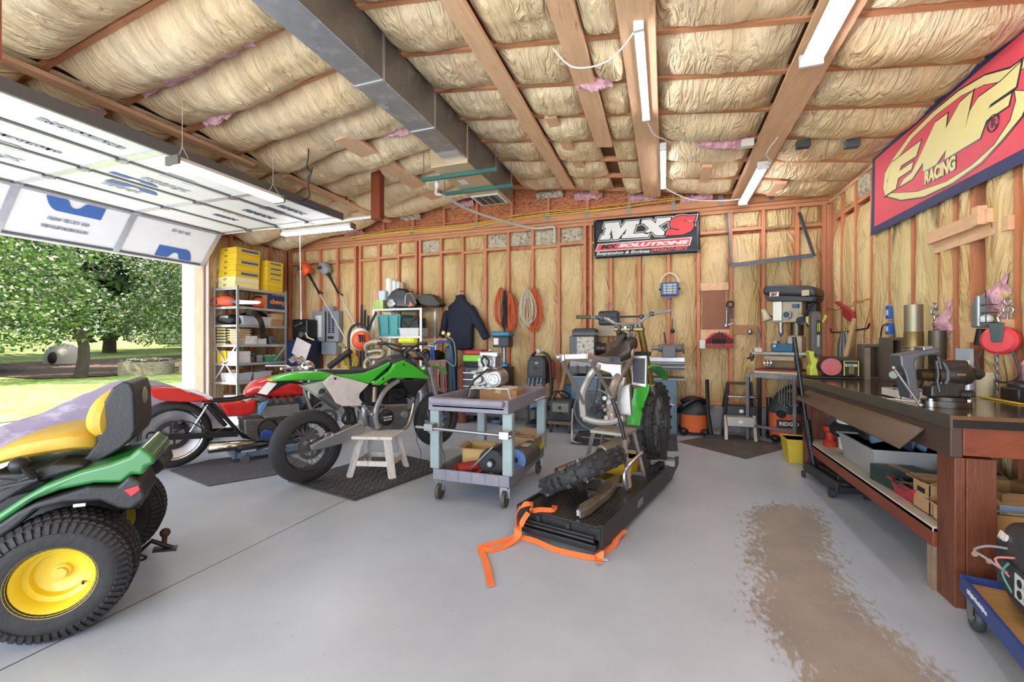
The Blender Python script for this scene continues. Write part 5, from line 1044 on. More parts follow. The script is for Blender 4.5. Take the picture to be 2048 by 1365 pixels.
MB().box((-.15, -.12, .1), (.15, .12, .3)).tube([(-.15, -.1, .3), (-.05, -.12, .14), (.1, -.1, .26), (.16, -.1, .15)], .02, 6).tube([(-.1, -.1, .2), (.12, -.13, .28)], .012, 6).obj('black_parts', BLACK, t, bevel=.03)
P_ = [(-4.351,1.801),(-4.340,1.965),(-4.266,2.071),(-4.139,2.116),(-3.992,2.096),(-3.869,2.011),(-3.787,1.875),(-3.787,1.795)]
t = thing('loose_fuel_tank', 'black motorcycle fuel tank on top of the shelf unit', 'motorcycle part', (P_[0][0], 6.1, ZT)); MB().prism([(p[0]-P_[0][0], p[1]-ZT) for p in P_[:-1]]+[(P_[-1][0]-P_[0][0], 0)], -.0, .24).obj('tank_shell', mat('#1b1b1d', .12, coat=.8), t, bevel=.05, seg=4)
MB().torus((.14, .06, .24), (0, -.3, 1), .05, .01, 20).obj('filler_ring', STEEL, t); MB().ball((.1, -.01, .09), (.09, .02, .07)).obj('decal', STEEL, t)
P_ = [(-3.818,1.898),(-3.706,1.969),(-3.574,1.970),(-3.494,1.949),(-3.356,1.796),(-3.415,1.754),(-3.574,1.758),(-3.736,1.798)]
t = thing('motorcycle_saddle', 'dark motorcycle seat pan lying at the right end of the shelf unit top', 'motorcycle part', (P_[0][0], 6.15, ZT)); MB().prism([(p[0]-P_[0][0], p[1]-ZT+.03) for p in P_], -.02, .2).obj('seat_shell', mat('#3a352c', .5, 0, .1, 9), t, bevel=.03, seg=3)
P_ = [(-3.974,1.829),(-3.964,1.954),(-3.912,2.002),(-3.840,1.976),(-3.769,1.832)]
t = thing('front_fairing', 'grey rimmed headlight fairing between the tank and the seat pan', 'motorcycle part', (P_[0][0], 6.08, ZT)); MB().tube(sm([(p[0]-P_[0][0], 0, p[1]-ZT+.01) for p in P_], 4), .014, 7).obj('rim', mat('#8a8886', .3, .5), t); MB().prism([(p[0]-P_[0][0], p[1]-ZT+.01) for p in P_], .005, .03).obj('shell', DKGREY, t); MB().prism([(.06, .02), (.09, .12), (.16, .04)], -.004, .004).obj('reflector', mat('#c9683a', .4), t)
for i, (a, b_, c, l) in enumerate(((230, 262, '#9fb860', 'green and white carton at the left end of the shelf unit top'), (268, 262, '#a9bf70', 'second green and white carton beside the first'))):
    q, r = [(-4.572,1.951),(-4.494,1.796)]; w = r[0]-q[0]; tag(MB().box((0, 0, 0), (w, .12, q[1]-r[1])).obj('green_carton', mat(c, .6, 0, .1, 20)), l, 'box').location = (q[0]+(w+.003)*i, 6.1, ZT)
q, r = [(-4.627,2.107),(-4.483,1.970)]; tag(MB().box((0, 0, 0), (r[0]-q[0], .2, q[1]-ZT)).obj('cloth_bag', mat('#c4cad9', .8, 0, .15, 14), bevel=.03), 'pale blue bag behind the green cartons', 'bag').location = (q[0], 6.25, ZT)
q, r = [(-4.547,2.316),(-4.453,2.131)]; tag(MB().cyl((0, 0, 0), (0, 0, q[1]-ZT), .06, n=18).obj('paper_roll', WHITE), 'tall white paper towel roll behind the black tank', 'paper roll').location = (q[0]+.05, 6.4, ZT)
for i in range(3): q, = [(-4.409,2.281)]; tag(MB().cyl((0, 0, 0), (0, 0, q[1]-ZT-.02*i), .035, n=12).obj('spray_bottle', (WHITE, mat('#cfd3d4', .3), mat('#b98d7c', .5))[i]), ('white', 'clear', 'tan')[i]+' bottle standing behind the black tank', 'bottle', 'bottles behind the black tank').location = (q[0]+.08*i, 6.42, ZT)
# black tank and plank bench under it
tag(MB().cyl((0, 0, 0), (0, 0, 1.0), .2, n=24).ball((0, 0, 1.0), (.2, .2, .1)).obj('air_tank', BLACK), 'black upright tank behind the green motorcycle fork', 'tank').location = (-3.52, 6.2, 0)
A, B = [(-3.796,1.274),(-3.328,1.246)]; tag(MB().box((A[0], 6.3, B[1]), (B[0], 6.58, A[1]+.01)).obj('plank_shelf', WOODX), 'wooden plank shelf level with the pressure gauges', 'plank')
# jacket
P_ = [(-3.250,1.994),(-3.184,2.011),(-3.120,2.002),(-3.090,1.907),(-2.981,1.813),(-2.902,1.686),(-2.795,1.523),(-2.655,1.317),(-2.685,1.282),(-2.776,1.252),(-2.961,1.444),(-2.963,1.108),(-3.120,1.078),(-3.321,1.110),(-3.352,1.256),(-3.413,1.330),(-3.460,1.403),(-3.495,1.321),(-3.609,1.308),(-3.530,1.515),(-3.506,1.699),(-3.413,1.807),(-3.291,1.904)]
c0 = P_[1]; jk = thing('jacket', 'navy work jacket hanging on a wall stud', 'jacket', (c0[0], 6.5, c0[1])); NV = mat('#1f2536', .85, 0, .12, 8, .35, 16)
body = [P_[i] for i in (0, 1, 2, 3, 4, 5, 10, 11, 12, 13, 14, 15, 21, 22)]
MB().prism([(p[0]-c0[0], p[1]-c0[1]) for p in body], -.06, .06).obj('body', NV, jk, bevel=.05, seg=4)
m_ = MB(); s1 = [(-3.020,1.778),(-2.902,1.596),(-2.805,1.434),(-2.718,1.282)]; s2 = [(-3.423,1.734),(-3.481,1.606),(-3.506,1.459),(-3.551,1.319)]
MB().tube(sm([(p[0]-c0[0], -.01, p[1]-c0[1]) for p in s1], 3), [.085]*3+[.08]*3+[.07]*3+[.06], 12).obj('sleeve', NV, jk); MB().tube(sm([(p[0]-c0[0], .02, p[1]-c0[1]) for p in s2], 3), [.06]*3+[.06]*3+[.055]*3+[.045], 12).obj('sleeve', NV, jk)
MB().tube([(.06, -.01, -.02), (.02, -.03, -.045), (-.03, -.03, -.05), (-.07, -.0, -.03)], .025, 8).obj('collar', NV, jk); MB().bar((.01, .07, .06), (.01, -.04, .04), .012).obj('hook', DSTEEL, jk)
q, r, s_ = [(-2.467,2.085),(-2.308,1.990),(-2.392,2.029)]
ORC = mat('#d4653f', .5); coil('extension_cord', 'orange extension cord loops left of the black rope', (q[0], 6.5, q[1]), .24, .62, 15, ORC, .0065, 1, 'coiled cords on the far wall'); coil('extension_cord', 'orange extension cord loops right of the black rope', (r[0], 6.52, r[1]), .26, .58, 15, ORC, .0065, 2, 'coiled cords on the far wall'); coil('black_rope', 'black rope bundle between two orange cords', (s_[0], 6.47, s_[1]), .12, .62, 9, BLACK, .008, 3, 'coiled cords on the far wall')
q, r = [(-2.024,2.058),(-1.934,2.066)]; coil('extension_cord', 'beige cord coil tied in the middle in front of an orange coil', (q[0], 6.48, q[1]), .26, .58, 14, mat('#cbbfa6', .5), .0065, 4, 'coiled cords on the far wall'); coil('extension_cord', 'orange extension cord half behind the beige cord', (r[0], 6.53, r[1]), .26, .66, 13, ORC, .0065, 6, 'coiled cords on the far wall')
# oxy acetylene cart
q = [(-3.400,1.169),(-3.333,1.220),(-3.079,1.228),(-3.055,1.153),(-3.079,0.487),(-3.333,0.478),(-3.163,1.362),(-3.074,1.341)]
BLT = mat('#2f56a0', .35, 0, .08, 8); t = thing('welding_cart', 'blue gas cylinder hand truck draped with red and green hoses', 'cart', (q[5][0], 5.9, 0)); X = lambda i: q[i][0]-q[5][0]
ztop = q[1][1]; MB().tube(sm([(X(5)-.02, .1, .12), (X(1)-.02, .06, .7), (X(1)-.02, .0, ztop-.1), (X(1)+.04, 0, ztop), (X(2)-.03, 0, ztop), (X(2)+.03, 0, ztop-.12), (X(2)+.05, .06, .7), (X(2)+.05, .1, .12)], 5), .018, 8).obj('frame', BLT, t)
MB().tube([(X(0), 0, ztop-.03), (X(0), .05, .2)], .016, 8).obj('side_tube', BLT, t); MB().bar((X(1), .02, .9), (X(2), .02, .9), .04, .02).bar((X(1), .02, .5), (X(2), .02, .5), .04, .02).box((X(1)-.05, -.05, .08), (X(2)+.08, .3, .12)).obj('cross_bars', BLT, t)
for s in (0, 1): MB().cyl((X(1)-.08+s*(X(2)-X(1)+.18), .12, .12), (X(1)-.05+s*(X(2)-X(1)+.14), .12, .12), .12, n=20).obj('wheel', RUB, t)
tk_ = MB().cyl((0, 0, .0), (0, 0, .8), .085, n=20).ball((0, 0, .8), (.085, .085, .07)).obj('gas_cylinder', mat('#6e3c2a', .6, .2, .35, 10), None); tk_.location = (q[2][0]+.17, 6.0, 0); tag(tk_, 'short rusty gas cylinder right of the blue hand truck', 'gas cylinder')
tg = tag(MB().cyl((0, 0, 0), (0, 0, .98), .1, n=22).ball((0, 0, .98), (.1, .1, .08)).cyl((0, 0, 1.0), (0, 0, 1.12), .025).obj('gas_cylinder', mat('#3f4a45', .5, .2, .1, 8)), 'tall dark gas cylinder strapped to the blue hand truck', 'gas cylinder'); tg.location = (q[5][0]+.22, 6.02, .12)
for i in (6, 7): g_ = thing('pressure_gauge', ('brass pressure gauge with a pale face left of its twin', 'brass pressure gauge right of its twin')[i-6], 'gauge', (q[i][0], 5.88, q[i][1]), 0, 'gauges on the gas cylinders'); MB().cyl((0, -.02, 0), (0, .02, 0), .032, n=20).obj('case', mat('#8a6f45', .35, .6), g_); MB().cyl((0, -.022, 0), (0, -.02, 0), .026, n=20).obj('dial', mat('#d9cfa8', .4), g_); MB().tube([(0, .02, 0), (0, .06, -.03), (-.1*(i-6)+.0, .12, -.1), (-.1*(i-6), .12, -.2)], .01, 6).obj('brass_stem', mat('#8a6f45', .35, .6), g_)
m1, m2 = MB(), MB()
for i in range(12):
    x = X(1)-.06+.024*i; R = random.Random(i); p = sm([(x, -.05, .95), (x-.03+R.random()*.06, -.07-.01*(i % 3), .6), (x+R.uniform(-.06, .08), -.05, .25), (x+.02, -.04, .42), (x+.015, -.06, .94)], 4); (m1 if i % 3 else m2).tube(p, .007, 5)
m1.obj('red_hose', mat('#b07060', .6), t); m2.obj('green_hose', mat('#6f8f7c', .6), t); MB().tube(sm([(X(2)-.05, -.04, ztop+.1), (X(2)+.1, -.05, ztop-.0), (X(2)+.12, -.05, ztop-.35), (X(2)-.05, -.05, .95), (X(1)+.0, -.05, .92)], 5), .008, 6).obj('loop_hose', mat('#8f9c84', .6), t)
# tool chest
A, B, C_ = [(-2.911,0.841),(-2.219,0.854),(-2.911,0.488)]
t = thing('tool_chest', 'black rolling tool chest with silver drawer pulls', 'tool chest', (A[0], 5.95, 0)); W = B[0]-A[0]; H_ = A[1]
TB = mat('#3b3d41', .4, .3, .1, 9); MB().box((0, 0, .12), (W, .45, H_)).obj('body', TB, t, bevel=.006)
for i, z in enumerate((.16, .27, .37, .47, .57, .67)): d = MB().box((.02, -.012, z), (W-.02, 0, z+.09)).obj('drawer', mat('#26272a', .4), t, bevel=.002); MB().box((.02, -.022, z+.085), (W-.02, -.01, z+.097)).obj('drawer_pull', mat('#c3c6c9', .3, .7), d)
MB().ball((W*.35, -.014, H_-.06), (.07, .006, .02)).obj('badge', mat('#b9babd', .4), t)
for x in (.06, W-.06):
    for y in (.05, .4): MB().cyl((x-.018, y, .045), (x+.018, y, .045), .045, n=18).box((x-.025, y-.02, .05), (x+.025, y+.02, .12)).obj('caster', DKGREY, t)
A2, B2_, C2_ = [(-2.907,1.102),(-2.589,1.030),(-2.589,0.849)]
w = B2_[0]-A2[0]; t = thing('tool_box', 'small tool box with red lid and lime green body on the tool chest', 'tool box', (A2[0]+w/2, 6.15, A[1])); h = A2[1]-A[1]
MB().loft([[V((sx*w*.44, sy*.13, 0)) for sx, sy in ((-1, -1), (1, -1), (1, 1), (-1, 1))], [V((sx*w*.47, sy*.14, h*.33)) for sx, sy in ((-1, -1), (1, -1), (1, 1), (-1, 1))]]).obj('base', BLACK, t); MB().box((-w*.5, -.15, h*.33), (w*.5, .15, h*.72)).obj('green_body', mat('#7ed321', .4), t, bevel=.012); MB().box((-w*.47, -.14, h*.72), (w*.47, .14, h)).obj('red_lid', mat('#b32a30', .4), t, bevel=.02)
# small blue drill press
q = [(-2.357,1.384),(-2.241,1.311),(-2.348,1.186),(-2.470,1.321),(-2.330,0.852)]
t = thing('small_drill_press', 'small blue drill press behind the loose engine', 'drill press', (q[4][0], 6.25, 0)); zt = q[0][1]; BLD = mat('#3f7796', .4, .1, .1, 8)
MB().cyl((0, .02, .05), (0, .02, zt-.1), .028, n=14).obj('column', STEEL, t); MB().box((-.14, -.16, 0), (.14, .16, .05)).obj('base', BLD, t, bevel=.01); hb_ = MB().body([(zt-.07, 0, 0, .15, .12), (zt-.02, 0, 0, .15, .12), (zt, 0, 0, .13, .1)], 18, 3, 'z')
MB().body([(0, 0, zt-.09, .15, .11), (0, 0, zt-.04, .16, .12), (0, 0, zt-.005, .14, .1)], 18, 3.5, 'z').obj('x', BLD) if 0 else None
MB().box((-.16, -.16, zt-.08), (.14, .12, zt)).obj('pulley_cover', BLD, t, bevel=.03, seg=3); MB().box((-.13, -.15, zt-.24), (.13, .06, zt-.08)).obj('head', DKGREY, t, bevel=.015); MB().box((-.11, -.155, zt-.2), (-.03, -.15, zt-.1)).obj('label_plate', WHITE, t)
MB().cyl((-.02, -.08, zt-.24), (-.02, -.08, zt-.36), .022, .012).obj('chuck', STEEL, t); MB().box((-.1, -.15, .86), (.1, .06, .89)).cyl((0, .02, .84), (0, .02, .92), .045).obj('table', BLD, t); MB().box((-.12, -.1, .35), (.12, .1, .68)).obj('red_stand', mat('#5b2320', .5, .2, .2, 9), t, bevel=.02)
# ---- machines along the far wall
q = [(-1.863,0.991),(-1.590,0.692),(-1.883,0.589)]; X0 = q[0][0]; w = q[1][0]-X0; zt = q[0][1]; zb = q[1][1]
t = thing('plasma_cutter', 'black plasma cutter with a cable coiled over its top', 'welder', (X0, 5.95, 0)); MB().prism([(0, zb), (w, zb), (w, zt-.05), (w*.8, zt+.03), (w*.2, zt+.03), (0, zt-.05)], 0, .4).obj('case', mat('#2c2d30', .5), t, bevel=.012)
MB().box((w*.1, -.012, zb+.05), (w*.9, 0, zt-.03)).obj('control_panel', mat('#3d3f43', .5), t, bevel=.004); MB().cyl((w*.45, -.03, zt-.14), (w*.45, -.01, zt-.14), .022).cyl((w*.75, -.02, zt-.08), (w*.75, -.01, zt-.08), .01).cyl((w*.75, -.02, zt-.13), (w*.75, -.01, zt-.13), .01).obj('knobs', BLACK, t); MB().box((w*.45, -.016, zt-.08), (w*.6, -.011, zt-.05)).obj('display', mat('#a9a090', .4), t)
MB().box((0, -.02, zb-.06), (w, .38, zb)).obj('tray', BLACK, t); m_ = MB()
for x in (.02, w-.02):
    for y in (0, .35): m_.bar((x, y, .04), (x, y, zb-.04), .025)
m_.box((-.02, -.03, .25), (w+.02, .38, .27)).box((-.02, -.03, .04), (w+.02, .38, .06)).obj('cart_frame', BLACK, t); m_ = MB()
for i in range(5): m_.tube(sm([(-.02, .1+.03*i, zt-.2), (w*.2, .05+.03*i, zt+.05), (w*.6, .08+.03*i, zt+.09), (w+.03, .06+.03*i, zt-.02), (w+.06, .05+.03*i, zt-.45), (w+.02, .05, zt-.6)], 4), .011, 6)
m_.obj('torch_cable', mat('#4f4a42', .6), t); MB().cyl((w*.45, .1, zt+.08), (w*.62, .1, zt+.12), .04, .05).obj('torch_cup', mat('#cfc8ba', .5), t); m_ = MB()
for i in range(4): m_.tube(sm([(w*.15+.06*i, -.02, zb+.02), (w*.1+.06*i, -.05, zb-.15), (w*.3+.05*i, -.04, .4), (w*.2, -.03, .28)], 4), .012, 6)
m_.obj('leads', mat('#6f8796', .5), t)
tag(MB().body([(-.03, 0, .0, .03, .1), (.0, 0, .03, .05, .14), (.04, 0, 0, .03, .12)], 12).obj('red_gloves', mat('#7e3030', .8)), 'dull red welding jacket hung on the right side of the plasma cutter', 'jacket').location = (X0+w+.06, 6.1, zb+.12)
for i, (c, l) in enumerate((('#7fa3c4', 'blue spray bottle on the low tray of the plasma cutter cart'), ('#c9a79c', 'pink cloth roll on the low tray of the plasma cutter cart'))): tag(MB().cyl((0, 0, 0), (.16, 0, .02), .045, n=14).obj(('spray_can', 'cloth_roll')[i], mat(c, .5, 0, .2, 30)), l, ('can', 'roll')[i]).location = (X0+.05, 5.98+.1*i, .315)
q = [(-1.484,0.428),(-1.190,0.159)]; X0 = q[0][0]; w = q[1][0]-X0; zt = q[0][1]; zb = q[1][1]
t = thing('welder', 'small grey welder on a wooden dolly with casters', 'welder', (X0, 5.75, 0)); MB().box((0, 0, zb), (w, .4, zt)).obj('case', mat('#44474a', .5, 0, .1, 9), t, bevel=.02); MB().box((w*.15, -.008, zb+.12), (w*.9, 0, zt-.03)).obj('front_panel', mat('#7c857c', .5), t, bevel=.003); MB().cyl((w*.5, -.03, zt-.09), (w*.5, -.008, zt-.09), .02).cyl((w*.5, -.03, zt-.17), (w*.5, -.008, zt-.17), .02).obj('knobs', BLACK, t); m_ = MB()
for i in range(6): m_.box((w*.15, -.006, zb+.01+i*.016), (w*.9, .0, zb+.018+i*.016))
m_.obj('vents', BLACK, t); MB().box((-.02, -.03, zb-.045), (w+.02, .43, zb-.005)).obj('dolly_deck', mat('#6e655b', .7), t)
for x in (.02, w-.02):
    for y in (0, .38): MB().cyl((x-.014, y, .035), (x+.014, y, .035), .035, n=16).box((x-.02, y-.015, .04), (x+.02, y+.015, zb-.045)).obj('caster', DKGREY, t)
MB().tube(sm([(w*.2, .05, zt), (w*.3, 0, zt+.1), (w*.6, .05, zt+.13), (w*.9, .1, zt+.06), (w*.6, .12, zt+.03), (w*.2, .1, zt+.12), (-.03, .0, zt-.05), (0, -.05, zb+.05)], 5), .01, 6).obj('cable', BLACK, t)
q = [(-1.483,0.575),(-1.403,0.897)]; tag(MB().bar((q[0][0], 6.2, q[0][1]-.3), (q[1][0], 6.5, q[1][1]), .05, .03).obj('wood_offcut', WOODC), 'wooden offcut leaning on the wall beside the plasma cutter', 'offcut')
tag(MB().box((-.12, -.1, 0), (.12, .1, .6)).obj('blue_canister', mat('#3a5e7d', .5), bevel=.03), 'blue canister standing behind the small welder', 'canister').location = (-1.27, 6.35, 0)
# metal lathe
LG_ = mat('#5a5c60', .5, .2, .15, 8); LS = mat('#5d7485', .45, .1, .06, 6)
q = [(-1.278,1.308),(-0.924,0.777),(-1.170,1.296),(-0.932,1.013),(-1.170,0.862),(-0.179,1.014),(0.242,0.791),(-0.031,1.202),(0.135,1.026),(-1.245,1.416),(-0.916,1.315),(-0.157,0.749),(0.147,0.0143),(-1.253,0.745),(0.249,0.76),(-0.827,1.411),(-0.732,1.048)]
Lx = q[0][0]; X = lambda i: q[i][0]-Lx; Z = lambda i: q[i][1]
t = thing('metal_lathe', 'old grey metal lathe on blue steel cabinets along the far wall', 'lathe', (Lx, 6.08, 0))
MB().box((0, 0, Z(1)), (X(1), .42, Z(0))).obj('headstock', LG_, t, bevel=.01); MB().box((X(2), -.01, Z(3)), (X(3), 0, Z(2))).obj('control_plate', mat('#c4c1b4', .5, 0, .1, 20, dirt='#5d5b58', ds=22, dt=.56), t, bevel=.002); MB().box((.01, -.01, Z(4)+.02), (X(3), 0, Z(3)-.01)).obj('gear_chart', mat('#a2a3a5', .5, 0, .3, 70), t)
MB().cyl((X(2)+.03, -.03, Z(3)+.03), (X(2)+.03, -.01, Z(3)+.03), .016).obj('green_button', mat('#4d7a4a', .4), t); MB().cyl((X(3)-.04, -.035, Z(3)+.035), (X(3)-.04, -.01, Z(3)+.035), .026).obj('red_button', mat('#cc5a33', .4), t)
MB().box((X(9), .02, Z(0)), (X(10), .4, Z(9)-.02)).box((X(9)+.02, .04, Z(9)-.03), (X(10)-.02, .38, Z(9))).obj('ribbed_lid', mat('#2e3033', .5), t, bevel=.01); m_ = MB()
for i in range(22): m_.box((X(9)+.01+i*.017, .015, Z(0)+.01), (X(9)+.018+i*.017, .02, Z(10)+.04))
m_.obj('lid_ribs', mat('#7b7d80', .5), t)
for x in (.12, .25): MB().cyl((x, -.04, Z(1)+.1), (x, 0, Z(1)+.1), .012).bar((x, -.04, Z(1)+.12), (x, -.04, Z(1)+.0), .02, .012).obj('feed_lever', DSTEEL, t)
cz = (Z(7)+Z(8))/2+.02; MB().cyl((X(1), .2, cz), (X(1)+.06, .2, cz), .09, n=24).cyl((X(1)+.06, .2, cz), (X(1)+.13, .2, cz), .075, n=24).obj('chuck', mat('#4a4440', .4, .6), t)
bz = Z(6); bt = Z(5); MB().box((X(1), .06, bz+.06), (X(6), .34, bt-.05)).obj('bed', LG_, t); 
for y in (.06, .3): MB().box((X(1), y, bt-.05), (X(6), y+.04, bt)).obj('bed_way', STEEL, t)
MB().cyl((X(1), .03, bz+.1), (X(6), .03, bz+.1), .012).cyl((X(1), .03, bz+.15), (X(6), .03, bz+.15), .01).obj('lead_screw', STEEL, t)
MB().box((X(7), .1, bt), (X(8), .32, Z(7)-.03)).cyl((X(7)-.06, .2, Z(7)-.06), (X(8)+.08, .2, Z(7)-.06), .05, n=16).obj('tailstock', mat('#6b6e72', .5, .1, .1, 8), t, bevel=.01); MB().cyl((X(7)-.14, .2, Z(7)-.06), (X(7)-.06, .2, Z(7)-.06), .02, .03).obj('quill', STEEL, t)
MB().lathe([(.07, 0), (.08, .012), (.06, .018), (.0, .0)], (X(8)+.09, .2, Z(7)-.06), (1, 0, 0), 20).cyl((X(8)+.09, .14, Z(7)-.06), (X(8)+.15, .14, Z(7)-.06), .008).obj('hand_wheel', STEEL, t); MB().bar((X(7)+.04, .12, Z(7)), (X(7)+.02, .1, Z(7)+.15), .03, .02).obj('lock_lever', BLACK, t)
MB().box((X(13), -.03, Z(13)-.02), (X(14), .45, Z(13)+.0)).obj('chip_tray', mat('#7a8288', .4, .3), t)
for a, b_ in ((X(13)+.0, X(13)+.42), (X(12)-.42, X(12))): c = MB().box((a, 0, 0), (b_, .4, Z(13)-.02)).obj('cabinet', LS, t, bevel=.006); MB().box((a+.04, -.01, .1), (b_-.03, 0, Z(13)-.2)).obj('cabinet_door', LS, c, bevel=.004); MB().bar((b_-.12, -.03, .42), (b_-.03, -.03, .4), .015, .015).obj('door_handle', STEEL, c)
q = [(-0.941,1.466),(-0.484,1.309),(-0.907,1.671),(-0.618,1.470),(-0.756,1.786)]
t = thing('tilted_chip_guard', 'beige metal guard with a black vented box on top behind the bike frame', 'guard', (q[0][0], 6.42, q[1][1])); w = q[1][0]-q[0][0]; h = q[0][1]-q[1][1]
MB().prism([(0, 0), (w, 0), (w*.8, h), (w*.12, h)], -.03, .02).obj('guard_sheet', mat('#ab9b84', .6, .1, .08, 6), t, bevel=.004); MB().box((q[2][0]-q[0][0], -.1, h), (q[3][0]-q[0][0], .06, q[2][1]-q[1][1])).obj('vented_box', mat('#303338', .5), t, bevel=.03); m_ = MB()
for i in range(7): m_.box((q[2][0]-q[0][0]+.06+i*.03, -.107, q[2][1]-q[1][1]-.1), (q[2][0]-q[0][0]+.075+i*.03, -.1, q[2][1]-q[1][1]-.03))
m_.obj('vent_slots', BLACK, t); MB().tube([(q[4][0]-q[0][0]+.05*math.cos(a), -.02, q[4][1]-q[1][1]-.09+.09*math.sin(a)) for a in [PI*i/9 for i in range(10)]], .006, 6).obj('wire_loop', STEEL, t)
# floor fan
q = [(-0.805,0.401),(-1.063,0.114),(-0.576,0.147)]; t = thing('floor_fan', 'round silver floor fan behind the bike frame', 'fan', (q[0][0], 5.3, 0)); z = q[0][1]; R_ = .245
m_ = MB()
for r in [.05+.0195*i for i in range(11)]: m_.torus((0, -.08+.12*(r/R_)**2*.5, z), (0, 1, 0), r, .0022, 30, 4)
for i in range(16): a = 2*PI*i/16; m_.tube([(math.cos(a)*r, -.08+.12*(r/R_)**2*.5, z+math.sin(a)*r) for r in (.04, .12, .19, .245)], .0025, 4)
m_.obj('grille', STEEL, t); MB().torus((0, .0, z), (0, 1, 0), R_, .012, 36).lathe([(R_, 0), (R_, .1)], (0, 0, z), (0, 1, 0), 36).obj('shroud', mat('#8f9194', .4, .4), t, solid=.003); MB().cyl((0, -.09, z), (0, -.075, z), .04, n=20).obj('badge', DKGREY, t); m_ = MB()
for i in range(4): a = i*PI/2+.4; m_.prism([(.03*math.cos(a), z+.03*math.sin(a)), (.2*math.cos(a-.35), z+.2*math.sin(a-.35)), (.22*math.cos(a+.15), z+.22*math.sin(a+.15))], .0, .012)
m_.obj('blades', mat('#53565a', .4, .4), t); MB().cyl((0, .02, z), (0, .14, z), .06, n=18).obj('motor', BLACK, t); MB().tube(sm([(-.27, .02, z), (-.27, -.02, .1), (-.2, -.12, .012), (.2, -.12, .012), (.27, -.02, .1), (.27, .02, z)], 5), .012, 8).tube([(-.2, .2, .012), (.2, .2, .012)], .012, 8).tube([(-.2, .2, .012), (-.27, .02, .12)], .01).tube([(.2, .2, .012), (.27, .02, .12)], .01).obj('tube_stand', GALV, t)

# ================================================================ utility cart
CG = mat('#85838f', .6, 0, .12, 7, .15, 40, '#8f8d99', 8, .62); CL = mat('#93a5a6', .6, 0, .12, 6, .1, 40)
ct = thing('utility_cart', 'grey plastic two shelf utility cart carrying a loose engine', 'cart', (-1.385, 3.46, 0))
def tray(z0, z1, x0, x1, y0, y1, nm):
    r = lambda i, z: [V((sx, sy, z)) for sx, sy in ((x0+i, y0+i), (x1-i, y0+i), (x1-i, y1-i), (x0+i, y1-i))]
    MB().loft([r(.0, z0), r(0, z1), r(.025, z1), r(.035, z0+.015)]).obj(nm, CG, ct, bevel=.006)
tray(.155, .24, -.315, .315, -.48, .49, 'lower_tray'); tray(.70, .80, -.325, .325, -.53, .52, 'upper_tray')
MB().bar((-.3, -.55, .775), (.3, -.55, .775), .05, .05).bar((-.31, -.5, .735), (.31, -.5, .735), .06, .05).obj('handle_bar', CG, ct, bevel=.02, seg=3)
for i in range(5): MB().box((-.22+.11*i, -.484, .165), (-.205+.11*i, -.478, .235)).obj('rib', CG, ct)
for sx_ in (-1, 1):
    for sy_, y in ((-1, -.45), (1, .45)):
        MB().box((sx_*.3-.04, y-.035, .24), (sx_*.3+.04, y+.035, .70)).obj('leg', CL, ct, bevel=.012)
        c = MB().cyl((sx_*.27-.014, y, .062), (sx_*.27+.014, y, .062), .062, n=24).obj('caster', mat('#4d4946', .6), ct)
        MB().bar((sx_*.27-.02, y, .07), (sx_*.27-.02, y, .15), .004, .04).bar((sx_*.27+.02, y, .07), (sx_*.27+.02, y, .15), .004, .04).box((sx_*.27-.03, y-.03, .14), (sx_*.27+.03, y+.03, .155)).obj('fork', STEEL, c)
MB().cyl((-.42, -.55, .57), (.36, -.55, .55), .012, n=10).obj('steel_rod', STEEL, ct); MB().box((.27, -.57, .53), (.34, -.49, .58)).obj('rod_bracket', ALU, ct); MB().box((-.34, -.57, .55), (-.27, -.49, .6)).obj('rod_bracket', ALU, ct)
cd_ = card('card_block', 'cardboard box base under the loose engine on the cart', (-1.36, 3.62, .717), (.34, .24, .09), CARD2)
tag(MB().grid(lambda u, v: (lerp(-.26, .2, u), lerp(-.14, .13, v), .012+.094*(1 if .12 < u < .9 else max(0, 1-abs(u-.5+.0)*2)*.8)*(1 if .05 < v < .95 else .93)+.008*nz(u*9, v*7)), 24, 12).obj('shop_towel', mat('#d9d4cb', .9, 0, .06, 9), solid=.004), 'white shop towel draped under the loose engine', 'towel').location = (-1.4, 3.6, .717)
tag(MB().box((-.12, -.16, 0), (.12, .16, .004)).obj('white_paper', WHITE), 'white sheet lying at the back of the cart top', 'paper').location = (-1.16, 3.75, .717)
q = [(-1.612,0.880),(-1.573,0.798),(-1.432,0.797),(-1.338,0.865),(-1.335,0.935),(-1.369,0.980),(-1.401,1.003),(-1.394,1.109),(-1.534,1.119),(-1.553,1.012),(-1.599,0.940),(-1.401,0.898),(-1.476,0.990),(-1.451,1.137)]
ex, ez = q[12]; z0 = q[1][1]; t = thing('loose_engine', 'bare aluminium motorcycle engine standing on the utility cart', 'engine', (ex, 3.6, z0)); L_ = lambda p: (p[0]-ex, p[1]-z0)
EG = mat('#a8a6a2', .38, .7, .15, 14, .2, 50, '#6e6b66', 18, .6); MB().prism([L_(p) for p in (q[0], q[1], q[2], q[3], q[4], q[5], q[10])], -.1, .12).obj('crankcase', EG, t, bevel=.02, seg=3)
MB().prism([L_(p) for p in (q[10], q[5], q[6], q[7], q[8], q[9])], -.06, .08).obj('cylinder', mat('#85837f', .4, .7, .2, 25), t, bevel=.01); m_ = MB(); a, b_ = L_(q[9]), L_(q[6])
for i in range(6): m_.box((a[0]-.005, -.075, a[1]+.012*i), (b_[0]+.005, .09, a[1]+.012*i+.005))
